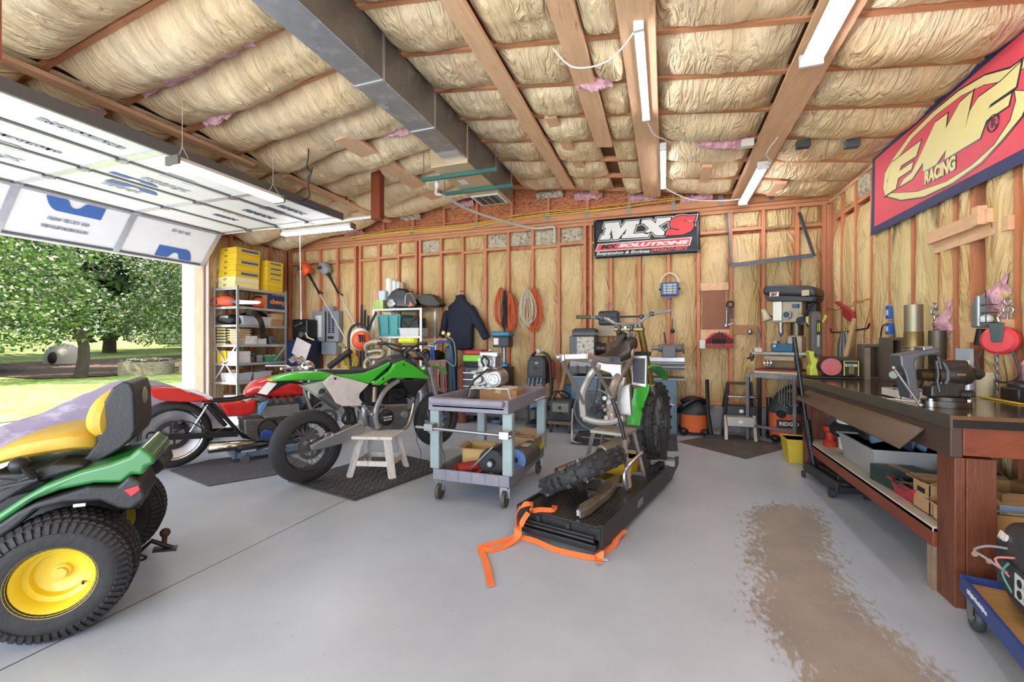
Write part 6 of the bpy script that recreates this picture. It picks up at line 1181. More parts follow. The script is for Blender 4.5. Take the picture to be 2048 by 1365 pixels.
m_.obj('fins', ALU, t); a = L_(q[11]); MB().lathe([(0, .02), (.045, .02), (.05, .012), (.066, .01), (.068, 0)], (a[0], -.1, a[1]), (.25, -1, 0), 26).obj('flywheel_cover', EG, t); MB().lathe([(0, .03), (.03, .03), (.04, 0)], (a[0]-.13, -.1, a[1]+.0), (0, -1, 0), 18).lathe([(0, .03), (.025, .03), (.03, 0)], (a[0]-.06, -.1, a[1]+.09), (0, -1, 0), 18).obj('small_covers', EG, t)
a = L_(q[13]); MB().box((a[0]-.1, -.06, a[1]-.05), (a[0]+.07, .08, a[1]+.0)).cyl((a[0]-.02, 0, a[1]), (a[0]-.02, 0, a[1]+.025), .02).obj('head_cover', ALU, t, bevel=.012); MB().tube(sm([(p[0]-ex, -.12, p[1]-z0) for p in [(-1.473,0.996),(-1.504,1.064),(-1.473,1.093),(-1.435,1.054),(-1.454,0.996)]], 4), .011, 7).obj('coolant_hose', BLACK, t)
MB().tube(sm([(p[0]-ex, -.16-.05*i, p[1]-z0) for i, p in enumerate([(-1.425,0.991),(-1.485,0.934),(-1.534,0.876),(-1.571,0.762)])], 4), .01, 7).obj('kick_lever', DSTEEL, t); m_ = MB(); R = random.Random(4)
for i in range(16): x, z = R.uniform(-.09, .1), R.uniform(.03, .16); m_.cyl((x, -.11, z), (x, -.095, z), .007, n=6)
m_.obj('bolts', DSTEEL, t)
# things on the cart's lower tray
t = card('open_box', 'open yellowish box at the back left of the cart lower tray', (-1.5, 3.42, .172), (.22, .24, .16), mat('#c2a36a', .8), .1, True, flap=.4)
card('flat_card', 'open cardboard box at the back right of the cart lower tray', (-1.2, 3.8, .172), (.24, .2, .2), CARD, -.1, True, flap=.8)
m_ = MB(); pts = [(.052*(1-.045*i/3)*math.cos(i*.42), .052*(1-.045*i/3)*math.sin(i*.42)) for i in range(38)]
t = thing('red_rubber_roll', 'rolled red rubber sheet at the front of the cart lower tray', 'roll', (-1.5, 3.12, .225)); m_.loft([[V((y, x*1.2, z*.85)) for y in (-.06, .2)]+[V((y, x*1.2*.93, z*.85*.93)) for y in (.2, -.06)] for x, z in pts]).obj('rolled_sheet', mat('#a8352b', .6, 0, .08, 7), t).rotation_euler = (0, 0, .9)
MB().strip(sm([(-.03, .03, -.03), (.08, .05, -.03), (.16, .09, .03), (.2, .14, -.02)], 4), .18, (0, 0, 1), .008).obj('loose_flap', mat('#a8352b', .6, 0, .08, 7), t)
t = thing('bench_grinder', 'black bench grinder lying on the cart lower tray behind the red roll', 'grinder', (-1.26, 3.2, .29)); MB().cyl((0, -.09, 0), (0, .2, 0), .09, n=26).obj('motor', mat('#2f2f30', .5, .2), t, bevel=.01); MB().lathe([(0, .03), (.03, .03), (.035, .01), (.1, .01), (.11, .0), (.11, -.04)], (0, -.09, 0), (0, -1, 0), 28).obj('wheel_guard', mat('#26262a', .45, .2), t); MB().cyl((0, -.135, 0), (0, -.12, 0), .022, n=6).obj('nut', STEEL, t); MB().bar((-.18, -.1, -.07), (.02, -.12, .13), .012).obj('rod', STEEL, t); MB().torus((0, .0, -.08), (0, 0, 1), .09, .014, 20).obj('foot_ring', DSTEEL, t)
t = thing('grinder_motor', 'grey electric motor with a blue grinding disc right of the black grinder', 'motor', (-1.13, 3.42, .275)); MB().cyl((0, -.1, 0), (.03, .22, 0), .09, n=26).obj('motor_body', mat('#5a564f', .5, .3, .1, 8), t, bevel=.012); MB().cyl((0, -.125, 0), (0, -.105, 0), .085, n=26).obj('grinding_disc', mat('#5f86c4', .5, 0, .25, 40), t); MB().cyl((0, -.13, 0), (0, -.125, 0), .022, n=16).obj('arbor', BLACK, t); MB().box((.0, .0, .085), (.07, .1, .092)).obj('rating_plate', mat('#b3a98f', .4), t)
tag(MB().bar((0, 0, 0), (.05, .22, .1), .05, .02).bar((.0, .05, 0), (.02, .2, .16), .02, .03).obj('yellow_tool', mat('#c9cf2a', .5)), 'yellow and black tool standing at the right edge of the cart lower tray', 'tool').location = (-1.12, 3.66, .185)
tag(MB().box((0, 0, 0), (.12, .1, .12)).obj('green_box', mat('#2f8f4a', .5)), 'small green box at the back of the cart lower tray', 'box').location = (-1.42, 3.75, .172)
for i in range(2): tag(MB().tube(sm([(0, 0, 0), (-.02, 0, -.1), (.02, 0, -.2), (-.01+.03*i, 0, -.3)], 4), .003, 5).obj('zip_tie_tail', BLACK), ('thin black strap dangling from the left end of the cart rod', 'thin black strap dangling right of the other strap')[i], 'strap').location = (-1.78+.2*i, 2.91, .568)
# ================================================================ lift table with the stripped dirt bike
AZ = math.atan2(.968, .25)
LBK = mat('#2a2a2c', .4, .35, .2, 8, .1, 40); TP = mat('#3a3836', .35, .5, .3, 5, .1, 40)
tb = thing('lift_table', 'long black diamond plate motorcycle lift table lowered near the floor', 'lift', (-.344, 2.501, 0), AZ)
MB().box((0, 0, .155), (1.78, .56, .165)).obj('deck', TP, tb); m_ = MB()
for i in range(60):
    for j in range(19):
        x, y = .015+i*.0295, .02+j*.0285; s = 1 if (i+j) % 2 else -1; m_.bar((x-.008, y-.006*s, .166), (x+.008, y+.006*s, .166), .004, .003)
m_.obj('diamond_tread', mat('#6b6866', .3, .7), tb, smooth=False)
for y0, y1 in ((-.012, .012), (.548, .572)): MB().prism([(0, .04), (1.55, .04), (1.8, .11), (1.8, .178), (0, .178)], y0, y1).obj('side_rail', LBK, tb)
MB().box((-.006, 0, .09), (.0, .56, .155)).obj('front_panel', LBK, tb); MB().cyl((-.02, .03, .085), (-.02, .53, .085), .012, n=10).cyl((-.03, .03, .11), (-.03, .53, .11), .008).obj('release_bar', LBK, tb)
MB().box((-.03, .02, .03), (.05, .54, .065)).obj('base_frame', LBK, tb, bevel=.004); MB().box((.05, .05, .03), (1.5, .1, .06)).box((.05, .46, .03), (1.5, .51, .06)).obj('base_rails', LBK, tb)
for y in (.2, .4): MB().box((-.02, y-.012, .1), (-.006, y+.012, .15)).obj('latch', DSTEEL, tb)
MB().box((.62, -.0135, .08), (.74, -.0125, .13)).obj('brand_plate', mat('#84807c', .5, 0, .5, 60), tb)
for x in (.1, 1.5):
    for y in (.04, .52): MB().cyl((x, y-.015, .03), (x, y+.015, .03), .03, n=14).obj('caster', BLACK, tb)
A = [(0.176,0.563),(0.25,0.587)]; MB().box((1.5, -.0, .165), (1.56, .1, .175)).box((1.48, .02, .165), (1.53, .07, .48)).obj('wheel_chock', LBK, tb); MB().box((1.25, .02, .17), (1.5, .07, .21)).obj('chock_arm', BLACK, tb)
tag(MB().box((-.1, -.05, 0), (.1, .05, .045)).obj('clear_case', mat('#a9a6a2', .2, 0, .1, 9, trans=.3), bevel=.005), 'clear plastic case on the far right corner of the lift table', 'case').location = (-.02, 3.96, .168)
# stand
sd = thing('bike_stand', 'silver aluminium stand on the lift holding the bare bike frame', 'stand', (-.378, 3.45, .166), AZ)
MB().box((-.13, -.14, .355), (.13, .14, .38)).obj('top', mat('#9c958c', .5, .4, .2, 9), sd, bevel=.005)
for sx_ in (-1, 1):
    for sy_ in (-1, 1): MB().bar((sx_*.11, sy_*.12, .36), (sx_*.17, sy_*.185, 0), .028, .022).obj('leg', ALU, sd)
    MB().bar((sx_*.17, -.185, .013), (sx_*.17, .185, .013), .022).obj('foot_bar', ALU, sd)
MB().tube(sm([(-.17, -.19, .01), (-.25, -.19, .02), (-.27, -.18, .12), (-.2, -.19, .17), (.1, -.19, .2)], 4), .014, 8).obj('foot_lever', ALU, sd)
# bare bike
db = thing('stripped_dirt_bike', 'stripped dirt bike frame with gold forks and a green front fender', 'motorcycle', (-.378, 3.45, 0), AZ)
ds_ = {'w0': 0, 'w1': .196, 'w2': .434, 'wr': -.638, 'wa': -.207, 'w4': .6}
def D(k, pts): return [(ds_[k], -w, z) for w, z in pts]
ALW = mat('#b3b1ac', .38, .55, .08, 6); TAUPE = mat('#a3968a', .4, .5, .12, 6)
n2 = D('w2', [(-0.013,1.294)]); s1_ = D('w1', [(0.037,1.119),(0.032,1.138)]); s0_ = D('w0', [(0.0128,0.923),(-0.0156,0.83)]); 
r_top = D('w2', [(0.013,1.284)]); r1 = D('w1', [(0.071,1.138),(0.037,1.043)]); r0 = D('w0', [(0.0317,0.942),(-0.0137,0.826)]); rb_ = D('w0', [(-0.0252,0.738),(-0.0156,0.62)])
MB().tube(sm(r_top+r1+r0+rb_, 4), [.022+.012*min(1, i/6) for i in range(25)], 8).obj('right_spar', TAUPE, db)
l0 = D('w0', [(-0.142,1.009),(-0.223,0.893),(-0.262,0.777),(-0.251,0.616)]); MB().tube(sm(n2+D('w1', [(-0.002,1.156)])+l0, 4), [.022+.008*min(1, i/6) for i in range(21)], 8).obj('left_spar', ALW, db)
MB().tube(sm(D('w0', [(-0.251,0.607),(-0.142,0.587),(-0.0252,0.596),(0.0874,0.639)]), 4), .026, 8).obj('lower_cradle', ALW, db); MB().loft([[V(p) for p in D('w0', [(-0.132,1.065),(-0.064,1.053),(0.060,1.052),(0.0597,0.925),(0.0223,0.887),(-0.0252,0.976),(-0.142,1.009)])], [V((p[0]+.05, p[1], p[2])) for p in D('w0', [(-0.132,1.065),(-0.064,1.053),(0.060,1.052),(0.0597,0.925),(0.0223,0.887),(-0.0252,0.976),(-0.142,1.009)])]]).obj('pivot_plate', ALW, db, bevel=.006)
MB().tube(sm(D('w1', [(0.0126,0.937),(-0.012,0.812),(-0.0219,0.715),(-0.00213,0.631)]), 4), .024, 8).obj('down_tube', ALW, db); MB().loft([[V((x, p[1], p[2])) for p in D('w0', [(0.0128,0.859),(0.0874,0.891),(0.106,0.641),(0.0128,0.65)])] for x in (.1, .14)]).obj('engine_plate', ALW, db, bevel=.005)
# subframe
ra, rc = D('wr', [(-0.141,1.120),(0.059,1.130)]); fa, fc = D('wa', [(-0.055,1.074),(0.059,1.084)])
MB().bar(ra, rc, .016, .03).bar(ra, fa, .018, .028).bar(rc, fc, .018, .03).obj('subframe_rails', mat('#b5b3af', .4, .5, .1, 8), db); d1 = D('wa', [(-0.157,0.757),(0.0594,0.833)]); k1 = D('wr', [(-0.119,1.097),(0.087,1.102)])
MB().tube([k1[0], [lerp(k1[0][i], d1[0][i], .5)+(.01 if i == 2 else 0) for i in range(3)], d1[0]], .013, 8).tube([k1[1], d1[1]], .013, 8).obj('subframe_struts', mat('#9b9793', .4, .5, .1, 8), db); MB().ball(ra, .025).cyl(D('wr', [(-0.106,1.136)])[0], D('wr', [(-0.106,1.097)])[0], .018).obj('end_bracket', STEEL, db)
# tank
TK_ = [(ds_['wa']-.03, [(-0.031,1.118),(0.143,1.067)]), (ds_['wa']+.1, [(-0.004,1.171),(0.178,1.089)]), (ds_['w1']-.05, [(-0.102,1.233),(0.085,1.101)]), (ds_['w1']+.1, [(-0.037,1.266),(0.095,1.157)])]
R_ = []
for s, (a, b_) in TK_:
    cy_, hw = -(a[0]+b_[0])/2, (b_[0]-a[0])/2; R_.append([(s, cy_+hw*math.copysign(abs(math.cos(q))**.6, math.cos(q)), (a[1]+b_[1])/2+(a[1]-b_[1])/2*math.copysign(abs(math.sin(q))**.6, math.sin(q))) for q in [2*PI*j/16 for j in range(16)]])
tk_ = MB().loft(R_).obj('plastic_tank', mat('#2c2a2a', .4, 0, .1, 9), db); q = D('w1', [(-0.002,1.256)])[0]; MB().cyl(q, (q[0]+.02, q[1], q[2]+.035), .04, .035, 18).obj('tank_cap', BLACK, tk_)
q = D('wa', [(0.091,1.180)])[0]; MB().bar((q[0]-.0, q[1]+.015, q[2]+.0), (q[0]+.12, q[1]-.01, q[2]+.09), .05, .012).obj('tank_panel', mat('#454242', .4), tk_)
# radiator, forks, bars
q = D('w1', [(0.058,1.110),(0.179,1.112),(0.175,0.861),(0.0611,0.873)]); MB().loft([[V((p[0]+.06, p[1], p[2])) for p in q], [V((p[0]+.09, p[1], p[2])) for p in q]]).obj('radiator_frame', mat('#c9c9cb', .35, .6), db); c = V(q[0])*.25+V(q[1])*.25+V(q[2])*.25+V(q[3])*.25; m_ = MB(); m_.loft([[V((x, c.y+(p[1]-c.y)*.82, c.z+(p[2]-c.z)*.82)) for p in q] for x in (.245, .2545)]).obj('radiator_core', mat('#4a4a4d', .5, .4, .3, 90), db)
ft_ = [D('w2', [(-0.096,1.356)])[0], D('w2', [(0.094,1.357)])[0]]; fm = D('w2', [(0.148,0.858)])[0]; fx = D('w4', [(0.172,0.505)])[0]
sep = ft_[0][1]-ft_[1][1]
for k in (0, 1):
    o = sep if k == 0 else 0; a = (.36, ft_[1][1]+o, ft_[1][2]); b_ = (.5, fm[1]+o, fm[2]); c_ = (.62, fx[1]+o*1.0, fx[2])
    MB().cyl(a, b_, .027, n=16).obj('fork_tube', GOLDF, db); MB().tube([b_, c_], [.024, .022], 14).obj('fork_leg', mat('#8b8985', .35, .7), db); MB().torus(b_, V(c_)-V(b_), .026, .007, 18).obj('seal_ring', mat('#b08f6a', .4, .5), db); MB().cyl(a, (a[0]-.005, a[1], a[2]+.02), .022).obj('fork_cap', STEEL, db)
q = [(-0.128,1.331),(0.128,1.327),(0.133,1.124)]; A = D('w2', q); MB().bar((.36, A[0][1], A[0][2]), (.36, A[1][1], A[1][2]), .06, .035).obj('top_clamp', mat('#7d6e4a', .35, .6), db, bevel=.01); MB().bar((.42, A[2][1]+sep+.03, A[2][2]), (.42, A[2][1]-.03, A[2][2]), .06, .035).obj('lower_clamp', DSTEEL, db, bevel=.01)
hp = D('w2', [(-0.325,1.440),(-0.236,1.437),(-0.171,1.415),(-0.107,1.379),(-0.002,1.372),(0.089,1.377),(0.148,1.420),(0.216,1.449),(0.361,1.469)]); MB().tube(sm([(p[0]-.12+.0*i, p[1], p[2]) for i, p in enumerate(hp)], 3), .0125, 8).obj('handlebar', mat('#b9bbbd', .25, .8), db)
a, b_ = D('w2', [(-0.463,1.448),(-0.325,1.440)]); MB().cyl((a[0]-.12, a[1], a[2]), (b_[0]-.12, b_[1], b_[2]), .017, n=12).obj('grip', mat('#4b4f36', .7), db); a, b_ = D('w2', [(-0.138,1.434),(0.118,1.433)]); MB().cyl((a[0]-.12, a[1], a[2]), (b_[0]-.12, b_[1], b_[2]), .008).obj('crossbar', DSTEEL, db); m_ = MB()
for p in D('w2', [(-0.263,1.435),(-0.219,1.426),(0.206,1.450),(0.123,1.429)]): m_.bx((p[0]-.12, p[1], p[2]), (.035, .03, .035))
for p in D('w2', [(-0.073,1.371),(0.033,1.369)]): m_.bx((p[0]-.1, p[1], p[2]-.02), (.03, .03, .06))
m_.obj('clamps', DSTEEL, db, bevel=.006); q = D('w2', [(-0.018,1.334)])[0]; MB().cyl((.34, q[1], q[2]), (.34, q[1], q[2]+.02), .022, n=6).obj('stem_nut', STEEL, db); MB().cyl((.36, q[1], q[2]), (.40, q[1], q[2]-.2), .03).obj('steering_head', ALW, db)
# wheel + fender
wz = .165+.345; wy = -([(0.141,0.578)][0][0]); wheel(db, (.70, wy, wz), .335, .09, .267, DKGREY, 32, .12, -1, .05)
PR = None
P1 = [V(p) for p in D('w2', [(0.018,0.816),(0.153,0.873),(0.143,0.799),(0.108,0.698),(0.0685,0.505),(-0.0438,0.508),(-0.0355,0.615),(0.00775,0.75)])]
MB().loft([[p+V((.0, 0, 0)) for p in P1], [p+V((.012, 0, 0)) for p in P1]]).obj('green_guard', GRN, db, bevel=.004)
MB().body([(.36, -.085, 1.0, .07, .012), (.5, -.09, 1.02, .085, .014), (.75, -.1, .99, .085, .014), (.98, -.11, .92, .06, .01), (1.1, -.11, .86, .03, .006)], 14, 3.5).obj('front_fender', GRN, db)
m_ = MB(); R = random.Random(9)
for i in range(8): a = D('w0', [(-0.0444,0.737)])[0]; m_.cyl((a[0]-.05, a[1]+R.uniform(-.05, .05), a[2]+.03*i-.1), (a[0]+.08, a[1]+R.uniform(-.05, .05), a[2]+.03*i-.12+R.uniform(-.03, .03)), R.uniform(.008, .02), n=8)
m_.obj('pivot_hardware', STEEL, db); MB().tube(sm(D('wa', [(0.0684,0.813),(0.0994,0.73),(0.134,0.632),(0.16,0.521)]), 4), .014, 8).obj('hanging_cable', BLACK, db); MB().tube(sm(D('wa', [(-0.036,0.962),(-0.0545,0.856),(-0.0732,0.759),(-0.0545,0.717)]), 4), .006, 6).obj('thin_cable', BLACK, db)
# parts on the lift
t = thing('knobby_wheel', 'knobby dirt tire on its rim lying tilted on the lift table', 'wheel', (-.53, 2.95, .345)); wheel(t, (0, 0, 0), .30, .12, .235, DKGREY, 28, .12, -1, .056, axis=(-.45, .16, .86)); MB().cyl((-.2, -.16, -.14), (-.2, -.16, -.075), .012, n=8).obj('valve_nut', STEEL, t)
t = thing('exhaust_silencer', 'beige silencer with a brown pipe and green printed sleeve beside the knobby tire', 'exhaust', (-.72, 3.01, .30)); MB().tube([(0, 0, 0), (.2, .24, .05), (.28, .36, .08)], [.03, .034, .04], 16, cap=False).obj('brown_pipe', mat('#7a5646', .35, .6, .2, 8), t, solid=.003); MB().cyl((.27, .34, .08), (.42, .58, .14), .055, .05, 20).obj('silencer_can', mat('#a39a7c', .45, .3, .15, 7), t, bevel=.006); MB().cyl((.07, .02, .03), (.26, .3, .085), .02, n=12).obj('green_sleeve', mat('#1f4a3a', .4), t); m_ = MB()
for i in range(12): p = V((.08, .025, .05)).lerp(V((.24, .28, .107)), i/12); m_.bx(p, (.008, .008, .003))
m_.obj('white_lettering', WHITE, t, smooth=False); MB().torus((.27, .34, .08), (.15, .24, .06), .05, .008, 20).obj('clamp_ring', ALU, t); MB().cyl((.0, .0, -.13), (.0, .02, -.03), .012).obj('rest_leg', DKGREY, t)
q = [(-0.491,2.612),(-0.476,2.556),(-0.422,2.661),(-0.348,2.969),(-0.307,3.289),(-0.333,3.437),(-0.405,3.218),(-0.449,2.829),(-0.500,2.673)]
t = thing('swingarm', 'loose worn swingarm lying beside the knobby tire on the lift', 'motorcycle part', (q[0][0], q[0][1], .167)); MB().prism([(p[0]-q[0][0], p[1]-q[0][1]) for p in q], 0.0, .055, 'xy').obj('arm', mat('#857a6c', .4, .5, .25, 9, dirt='#a9a296', ds=12, dt=.6), t, bevel=.012, seg=3); MB().box((-.01, -.02, .01), (.03, .02, .045)).obj('axle_block', ALU, t); q2 = [(-0.512,2.978),(-0.485,3.124),(-0.443,3.175),(-0.414,3.079),(-0.429,2.895),(-0.465,2.808)]; MB().prism([(p[0]-q[0][0], p[1]-q[0][1]) for p in q2], .045, .075, 'xy').obj('bracket', STEEL, t, bevel=.006)
a, b_ = [(-0.470,2.898),(-0.439,2.893)]; MB().cyl((a[0]-q[0][0], a[1]-q[0][1], .074), (a[0]-q[0][0], a[1]-q[0][1], .077), .018, n=12).cyl((b_[0]-q[0][0], b_[1]-q[0][1], .074), (b_[0]-q[0][0], b_[1]-q[0][1], .077), .014).obj('bracket_holes', BLACK, t)
q = [(-0.655,4.324),(-0.313,4.625)]; t = tub('yellow_bin', 'yellow plastic parts bin on the lift under the stand', 'bin', (-.36, 3.62, .167), (.3, .2, .15), mat('#d9b72c', .5, 0, .06, 6), AZ-PI/2, .85); MB().box((-.12, -.08, .02), (.12, .08, .1)).cyl((-.05, 0, .1), (.05, .02, .13), .02).obj('brown_parts', mat('#7a5138', .6, 0, .3, 20), t)
# orange ratchet strap
OS = mat('#f07a3c', .7, 0, .06, 12, .15, 60); st_ = thing('ratchet_strap', 'orange strap trailing off the near end of the lift onto the floor', 'strap', (-.9, 2.5, 0))
def zp(z, pts): return [(p[0]+.9, p[1]-2.5, z) for p in pts]
top = zp(.175, [(-0.665,2.714),(-0.660,2.640),(-0.733,2.619),(-0.784,2.584)])
MB().strip(sm(top+zp(.24, [(-0.755,2.517)])+zp(.25, [(-0.793,2.476)])+zp(.19, [(-0.848,2.510)])+zp(.1, [(-0.870,2.563)])+zp(.02, [(-0.871,2.553)])+zp(.006, [(-0.940,2.473),(-1.001,2.405),(-1.040,2.355)]), 5), .036, (.2, -.5, 1)).obj('webbing', OS, st_)
MB().strip(sm(zp(.17, [(-0.794,2.560)])+zp(.12, [(-0.823,2.528)])+zp(.03, [(-0.850,2.516)])+zp(.008, [(-0.901,2.417),(-0.958,2.344),(-1.013,2.333),(-0.970,2.272),(-0.892,2.144),(-0.816,2.006)]), 5), .036, (.1, -.3, 1)).obj('webbing', OS, st_)
MB().strip(sm(zp(.012, [(-0.855,2.557),(-0.755,2.544),(-0.611,2.475),(-0.479,2.453),(-0.386,2.449),(-0.359,2.470)])+zp(.05, [(-0.338,2.453)])+zp(.02, [(-0.339,2.436),(-0.336,2.389)]), 5), .034, (0, -.6, 1)).obj('webbing', OS, st_)
MB().strip(sm(zp(.01, [(-0.336,2.550),(-0.294,2.626)])+zp(.03, [(-0.272,2.720),(-0.255,2.796),(-0.228,2.816)]), 5), .034, (.5, 0, 1)).obj('webbing', OS, st_); q = zp(.01, [(-0.316,2.457)])[0]; MB().bx(q, (.03, .02, .003)).obj('care_tag', WHITE, st_)
diamond_mat('anti_fatigue_mat', [(-1.055,5.144),(-1.106,5.897),(0.143,6.407),(0.137,5.209),(-0.211,5.087)], 'black ribbed mat on the floor in front of the metal lathe', .016)

# ================================================================ wall hung things on the far wall, right half
def cutout(pts, M, m, name, par, off=0, depth=.001):      # filled 2D outline, grown by off
    cu = bpy.data.curves.new('c', 'CURVE'); cu.dimensions = '2D'; cu.fill_mode = 'BOTH'; cu.extrude = depth; cu.offset = off
    for pp in (pts if isinstance(pts[0][0], (tuple, list)) else [pts]):
        sp = cu.splines.new('POLY'); sp.points.add(len(pp)-1); sp.use_cyclic_u = True
        ar = sum(a[0]*b_[1]-b_[0]*a[1] for a, b_ in zip(pp, pp[1:]+pp[:1])); pp = pp if ar > 0 else pp[::-1]
        for k, p in zip(sp.points, pp): k.co = (p[0], p[1], 0, 1)
    o = bpy.data.objects.new('c', cu); scene.collection.objects.link(o); bpy.context.view_layer.update()
    me = bpy.data.meshes.new_from_object(o.evaluated_get(bpy.context.evaluated_depsgraph_get())); bpy.data.objects.remove(o)
    me.materials.clear(); me.materials.append(m); me.transform(M); me.name = name; o = bpy.data.objects.new(name, me); scene.collection.objects.link(o); o.parent = par; return o
BC = [(-1.008,3.052),(0.451,3.035),(0.464,2.468),(-0.995,2.471)]
bn = thing('shop_banner', 'black vinyl banner with large white and red lettering on the far wall', 'banner', (BC[0][0], 6.56, BC[0][1])); o_ = BC[0]
MBN = lambda y: Matrix(((1, 0, 0, -o_[0]), (0, 0, -1, y), (0, 1, 0, -o_[1]), (0, 0, 0, 1)))
BK = mat('#20242b', .35, 0, .1, 3, .25, 9); WH = mat('#e9e7e3', .45, 0, .05, 9); RD = mat('#e0474a', .45, 0, .05, 9)
MB().grid(lambda u, v: ((lerp(lerp(BC[0][0], BC[1][0], u), lerp(BC[3][0], BC[2][0], u), v)-o_[0]), .0+.006*nz(u*5, v*3), lerp(lerp(BC[0][1], BC[1][1], u), lerp(BC[3][1], BC[2][1], u), v)-o_[1]), 30, 12).obj('vinyl_sheet', BK, bn, solid=.003)
MM = [(-0.838,2.990),(-0.635,2.987),(-0.615,2.892),(-0.539,2.988),(-0.345,2.986),(-0.357,2.930),(-0.392,2.930),(-0.436,2.799),(-0.210,2.798),(-0.225,2.733),(-0.602,2.744),(-0.586,2.795),(-0.554,2.800),(-0.523,2.884),(-0.651,2.734),(-0.724,2.736),(-0.744,2.887),(-0.776,2.802),(-0.752,2.802),(-0.772,2.739),(-0.916,2.745),(-0.891,2.811),(-0.858,2.813),(-0.826,2.919),(-0.858,2.926)]
XX = [(-0.314,2.985),(-0.194,2.984),(-0.125,2.918),(-0.114,2.993),(0.082,2.986),(0.067,2.940),(0.033,2.941),(-0.087,2.878),(-0.004,2.787),(-0.019,2.740),(-0.125,2.749),(-0.187,2.814),(-0.241,2.775),(-0.287,2.786),(-0.217,2.857),(-0.287,2.932),(-0.326,2.936)]
SS = [(0.408,2.982),(0.383,2.899),(0.372,2.912),(0.285,2.926),(0.226,2.929),(0.270,2.915),(0.343,2.907),(0.379,2.880),(0.386,2.840),(0.343,2.773),(0.241,2.731),(0.123,2.729),(0.003,2.740),(0.030,2.820),(0.101,2.822),(0.145,2.800),(0.212,2.800),(0.153,2.817),(0.078,2.840),(0.056,2.885),(0.078,2.951),(0.153,2.991),(0.226,3.000),(0.314,2.980)]
for P_, c, nm in ((MM, WH, 'letter_m'), (XX, WH, 'letter_x'), (SS, RD, 'letter_s')):
    cutout(P_, MBN(-.008), WH, 'outline', bn, .022); cutout(P_, MBN(-.0105), BK, 'inset', bn, .013); cutout(P_, MBN(-.013), c, nm, bn)
SB = [(-0.987,2.576),(-0.945,2.686),(0.356,2.688),(0.325,2.571)]; cutout(SB, MBN(-.008), WH, 'frame', bn); sb2 = [(-0.970,2.587),(-0.937,2.674),(0.339,2.677),(0.315,2.581)]; cutout(sb2, MBN(-.0105), RD, 'red_stripe', bn)
def bt(s, pa, pb, size, m, off=.004, shear=.3):      # text fitted between two points
    a, b_ = V((pa[0]-o_[0], -.014, pa[1]-o_[1])), V((pb[0]-o_[0], -.014, pb[1]-o_[1])); d = b_-a
    o = txt(s, size, 'lettering', m, bn, Mf(a+d/2, d, (0, 0, 1)), .001, off, shear); w = o.dimensions.length if 0 else max(v.co.dot(d.normalized()) for v in o.data.vertices)-min(v.co.dot(d.normalized()) for v in o.data.vertices)
    k = d.length/w; c = a+d/2; dn = d.normalized()
    for v in o.data.vertices: e = (v.co-c).dot(dn); v.co += dn*e*(k-1)
q = [(-0.929,2.634),(-0.675,2.635),(-0.671,2.636),(0.299,2.620),(-0.974,2.541),(-0.210,2.530),(-0.190,2.541),(0.288,2.535)]
bt('MX', q[0], q[1], .08, mat('#241a1c', .5), .004); bt('SOLUTIONS', q[2], q[3], .066, WH, .004); bt('Suspension & Engines', q[4], q[5], .06, WH, .0015); bt('(443)627-0073', q[6], q[7], .065, mat('#f0605c', .45), .0015)
for p in [(-0.989,3.034),(0.440,3.022),(0.444,2.485),(-0.987,2.492)]: MB().torus((p[0]-o_[0], -.006, p[1]-o_[1]), (0, 1, 0), .012, .004, 14, 6).obj('grommet', STEEL, bn)
# FMF banner on the right wall
o2 = [(5.271,3.035)][0]; fm = thing('racing_banner', 'red and navy racing banner with yellow lettering on the right wall', 'banner', (1.95, o2[0], o2[1]))
MF2 = lambda x: Matrix(((0, 0, -1, x), (-1, 0, 0, 0), (0, 1, 0, 0), (0, 0, 0, 1)))   # (u to -y, v to z)
F_ = lambda pts: [(o2[0]-p[0], p[1]-o2[1]) for p in pts]
def far_(p, q, y): t = (y-p[0])/(q[0]-p[0]); return (y, lerp(p[1], q[1], t))
c1, c2, c3, c4, r1_, r2_, r3_, r4_ = [(5.271,3.035),(3.341,3.077),(3.341,2.255),(5.317,2.289),(5.211,3.011),(3.341,3.007),(3.341,2.334),(5.228,2.359)]
YE = 2.0; NVY = mat('#26325e', .6, 0, .1, 6, .2, 12); RDB = mat('#dd4a5a', .55, 0, .06, 3, .2, 8); YL = mat('#efdf9a', .5, 0, .04, 4)
cutout(F_([c1, far_(c1, c2, YE), far_(c4, c3, YE), c4]), MF2(0), NVY, 'navy_border', fm, depth=.002); cutout(F_([r1_, far_(r1_, r2_, YE+.07), far_(r4_, r3_, YE+.07), r4_]), MF2(-.003), RDB, 'red_field', fm)
ov = F_([(5.028,2.678),(4.996,2.803),(4.845,2.878),(4.571,2.959),(4.223,2.989),(3.914,2.981),(3.654,2.938),(3.434,2.853)]); oi = F_([(4.860,2.577),(4.448,2.454),(4.061,2.400),(3.779,2.410),(3.567,2.459),(3.434,2.546),(3.390,2.638),(3.402,2.711)])
ob = F_([(4.996,2.592),(4.703,2.463),(4.354,2.381),(3.986,2.362),(3.684,2.394),(3.499,2.459),(3.341,2.529)]); it = F_([(4.950,2.711),(4.801,2.832),(4.521,2.916),(4.181,2.943),(3.879,2.928),(3.654,2.876),(3.499,2.809)])
e1 = (ov[-1][0]+.45, ov[-1][1]-.02); e2 = (ob[-1][0]+.25, ob[-1][1]+.32)
OV = ov+[e1, (e1[0]+.1, e1[1]-.2), e2]+ob[::-1]; IN = it+[(it[-1][0]+.4, it[-1][1]-.05), (it[-1][0]+.45, it[-1][1]-.3)]+oi[::-1]
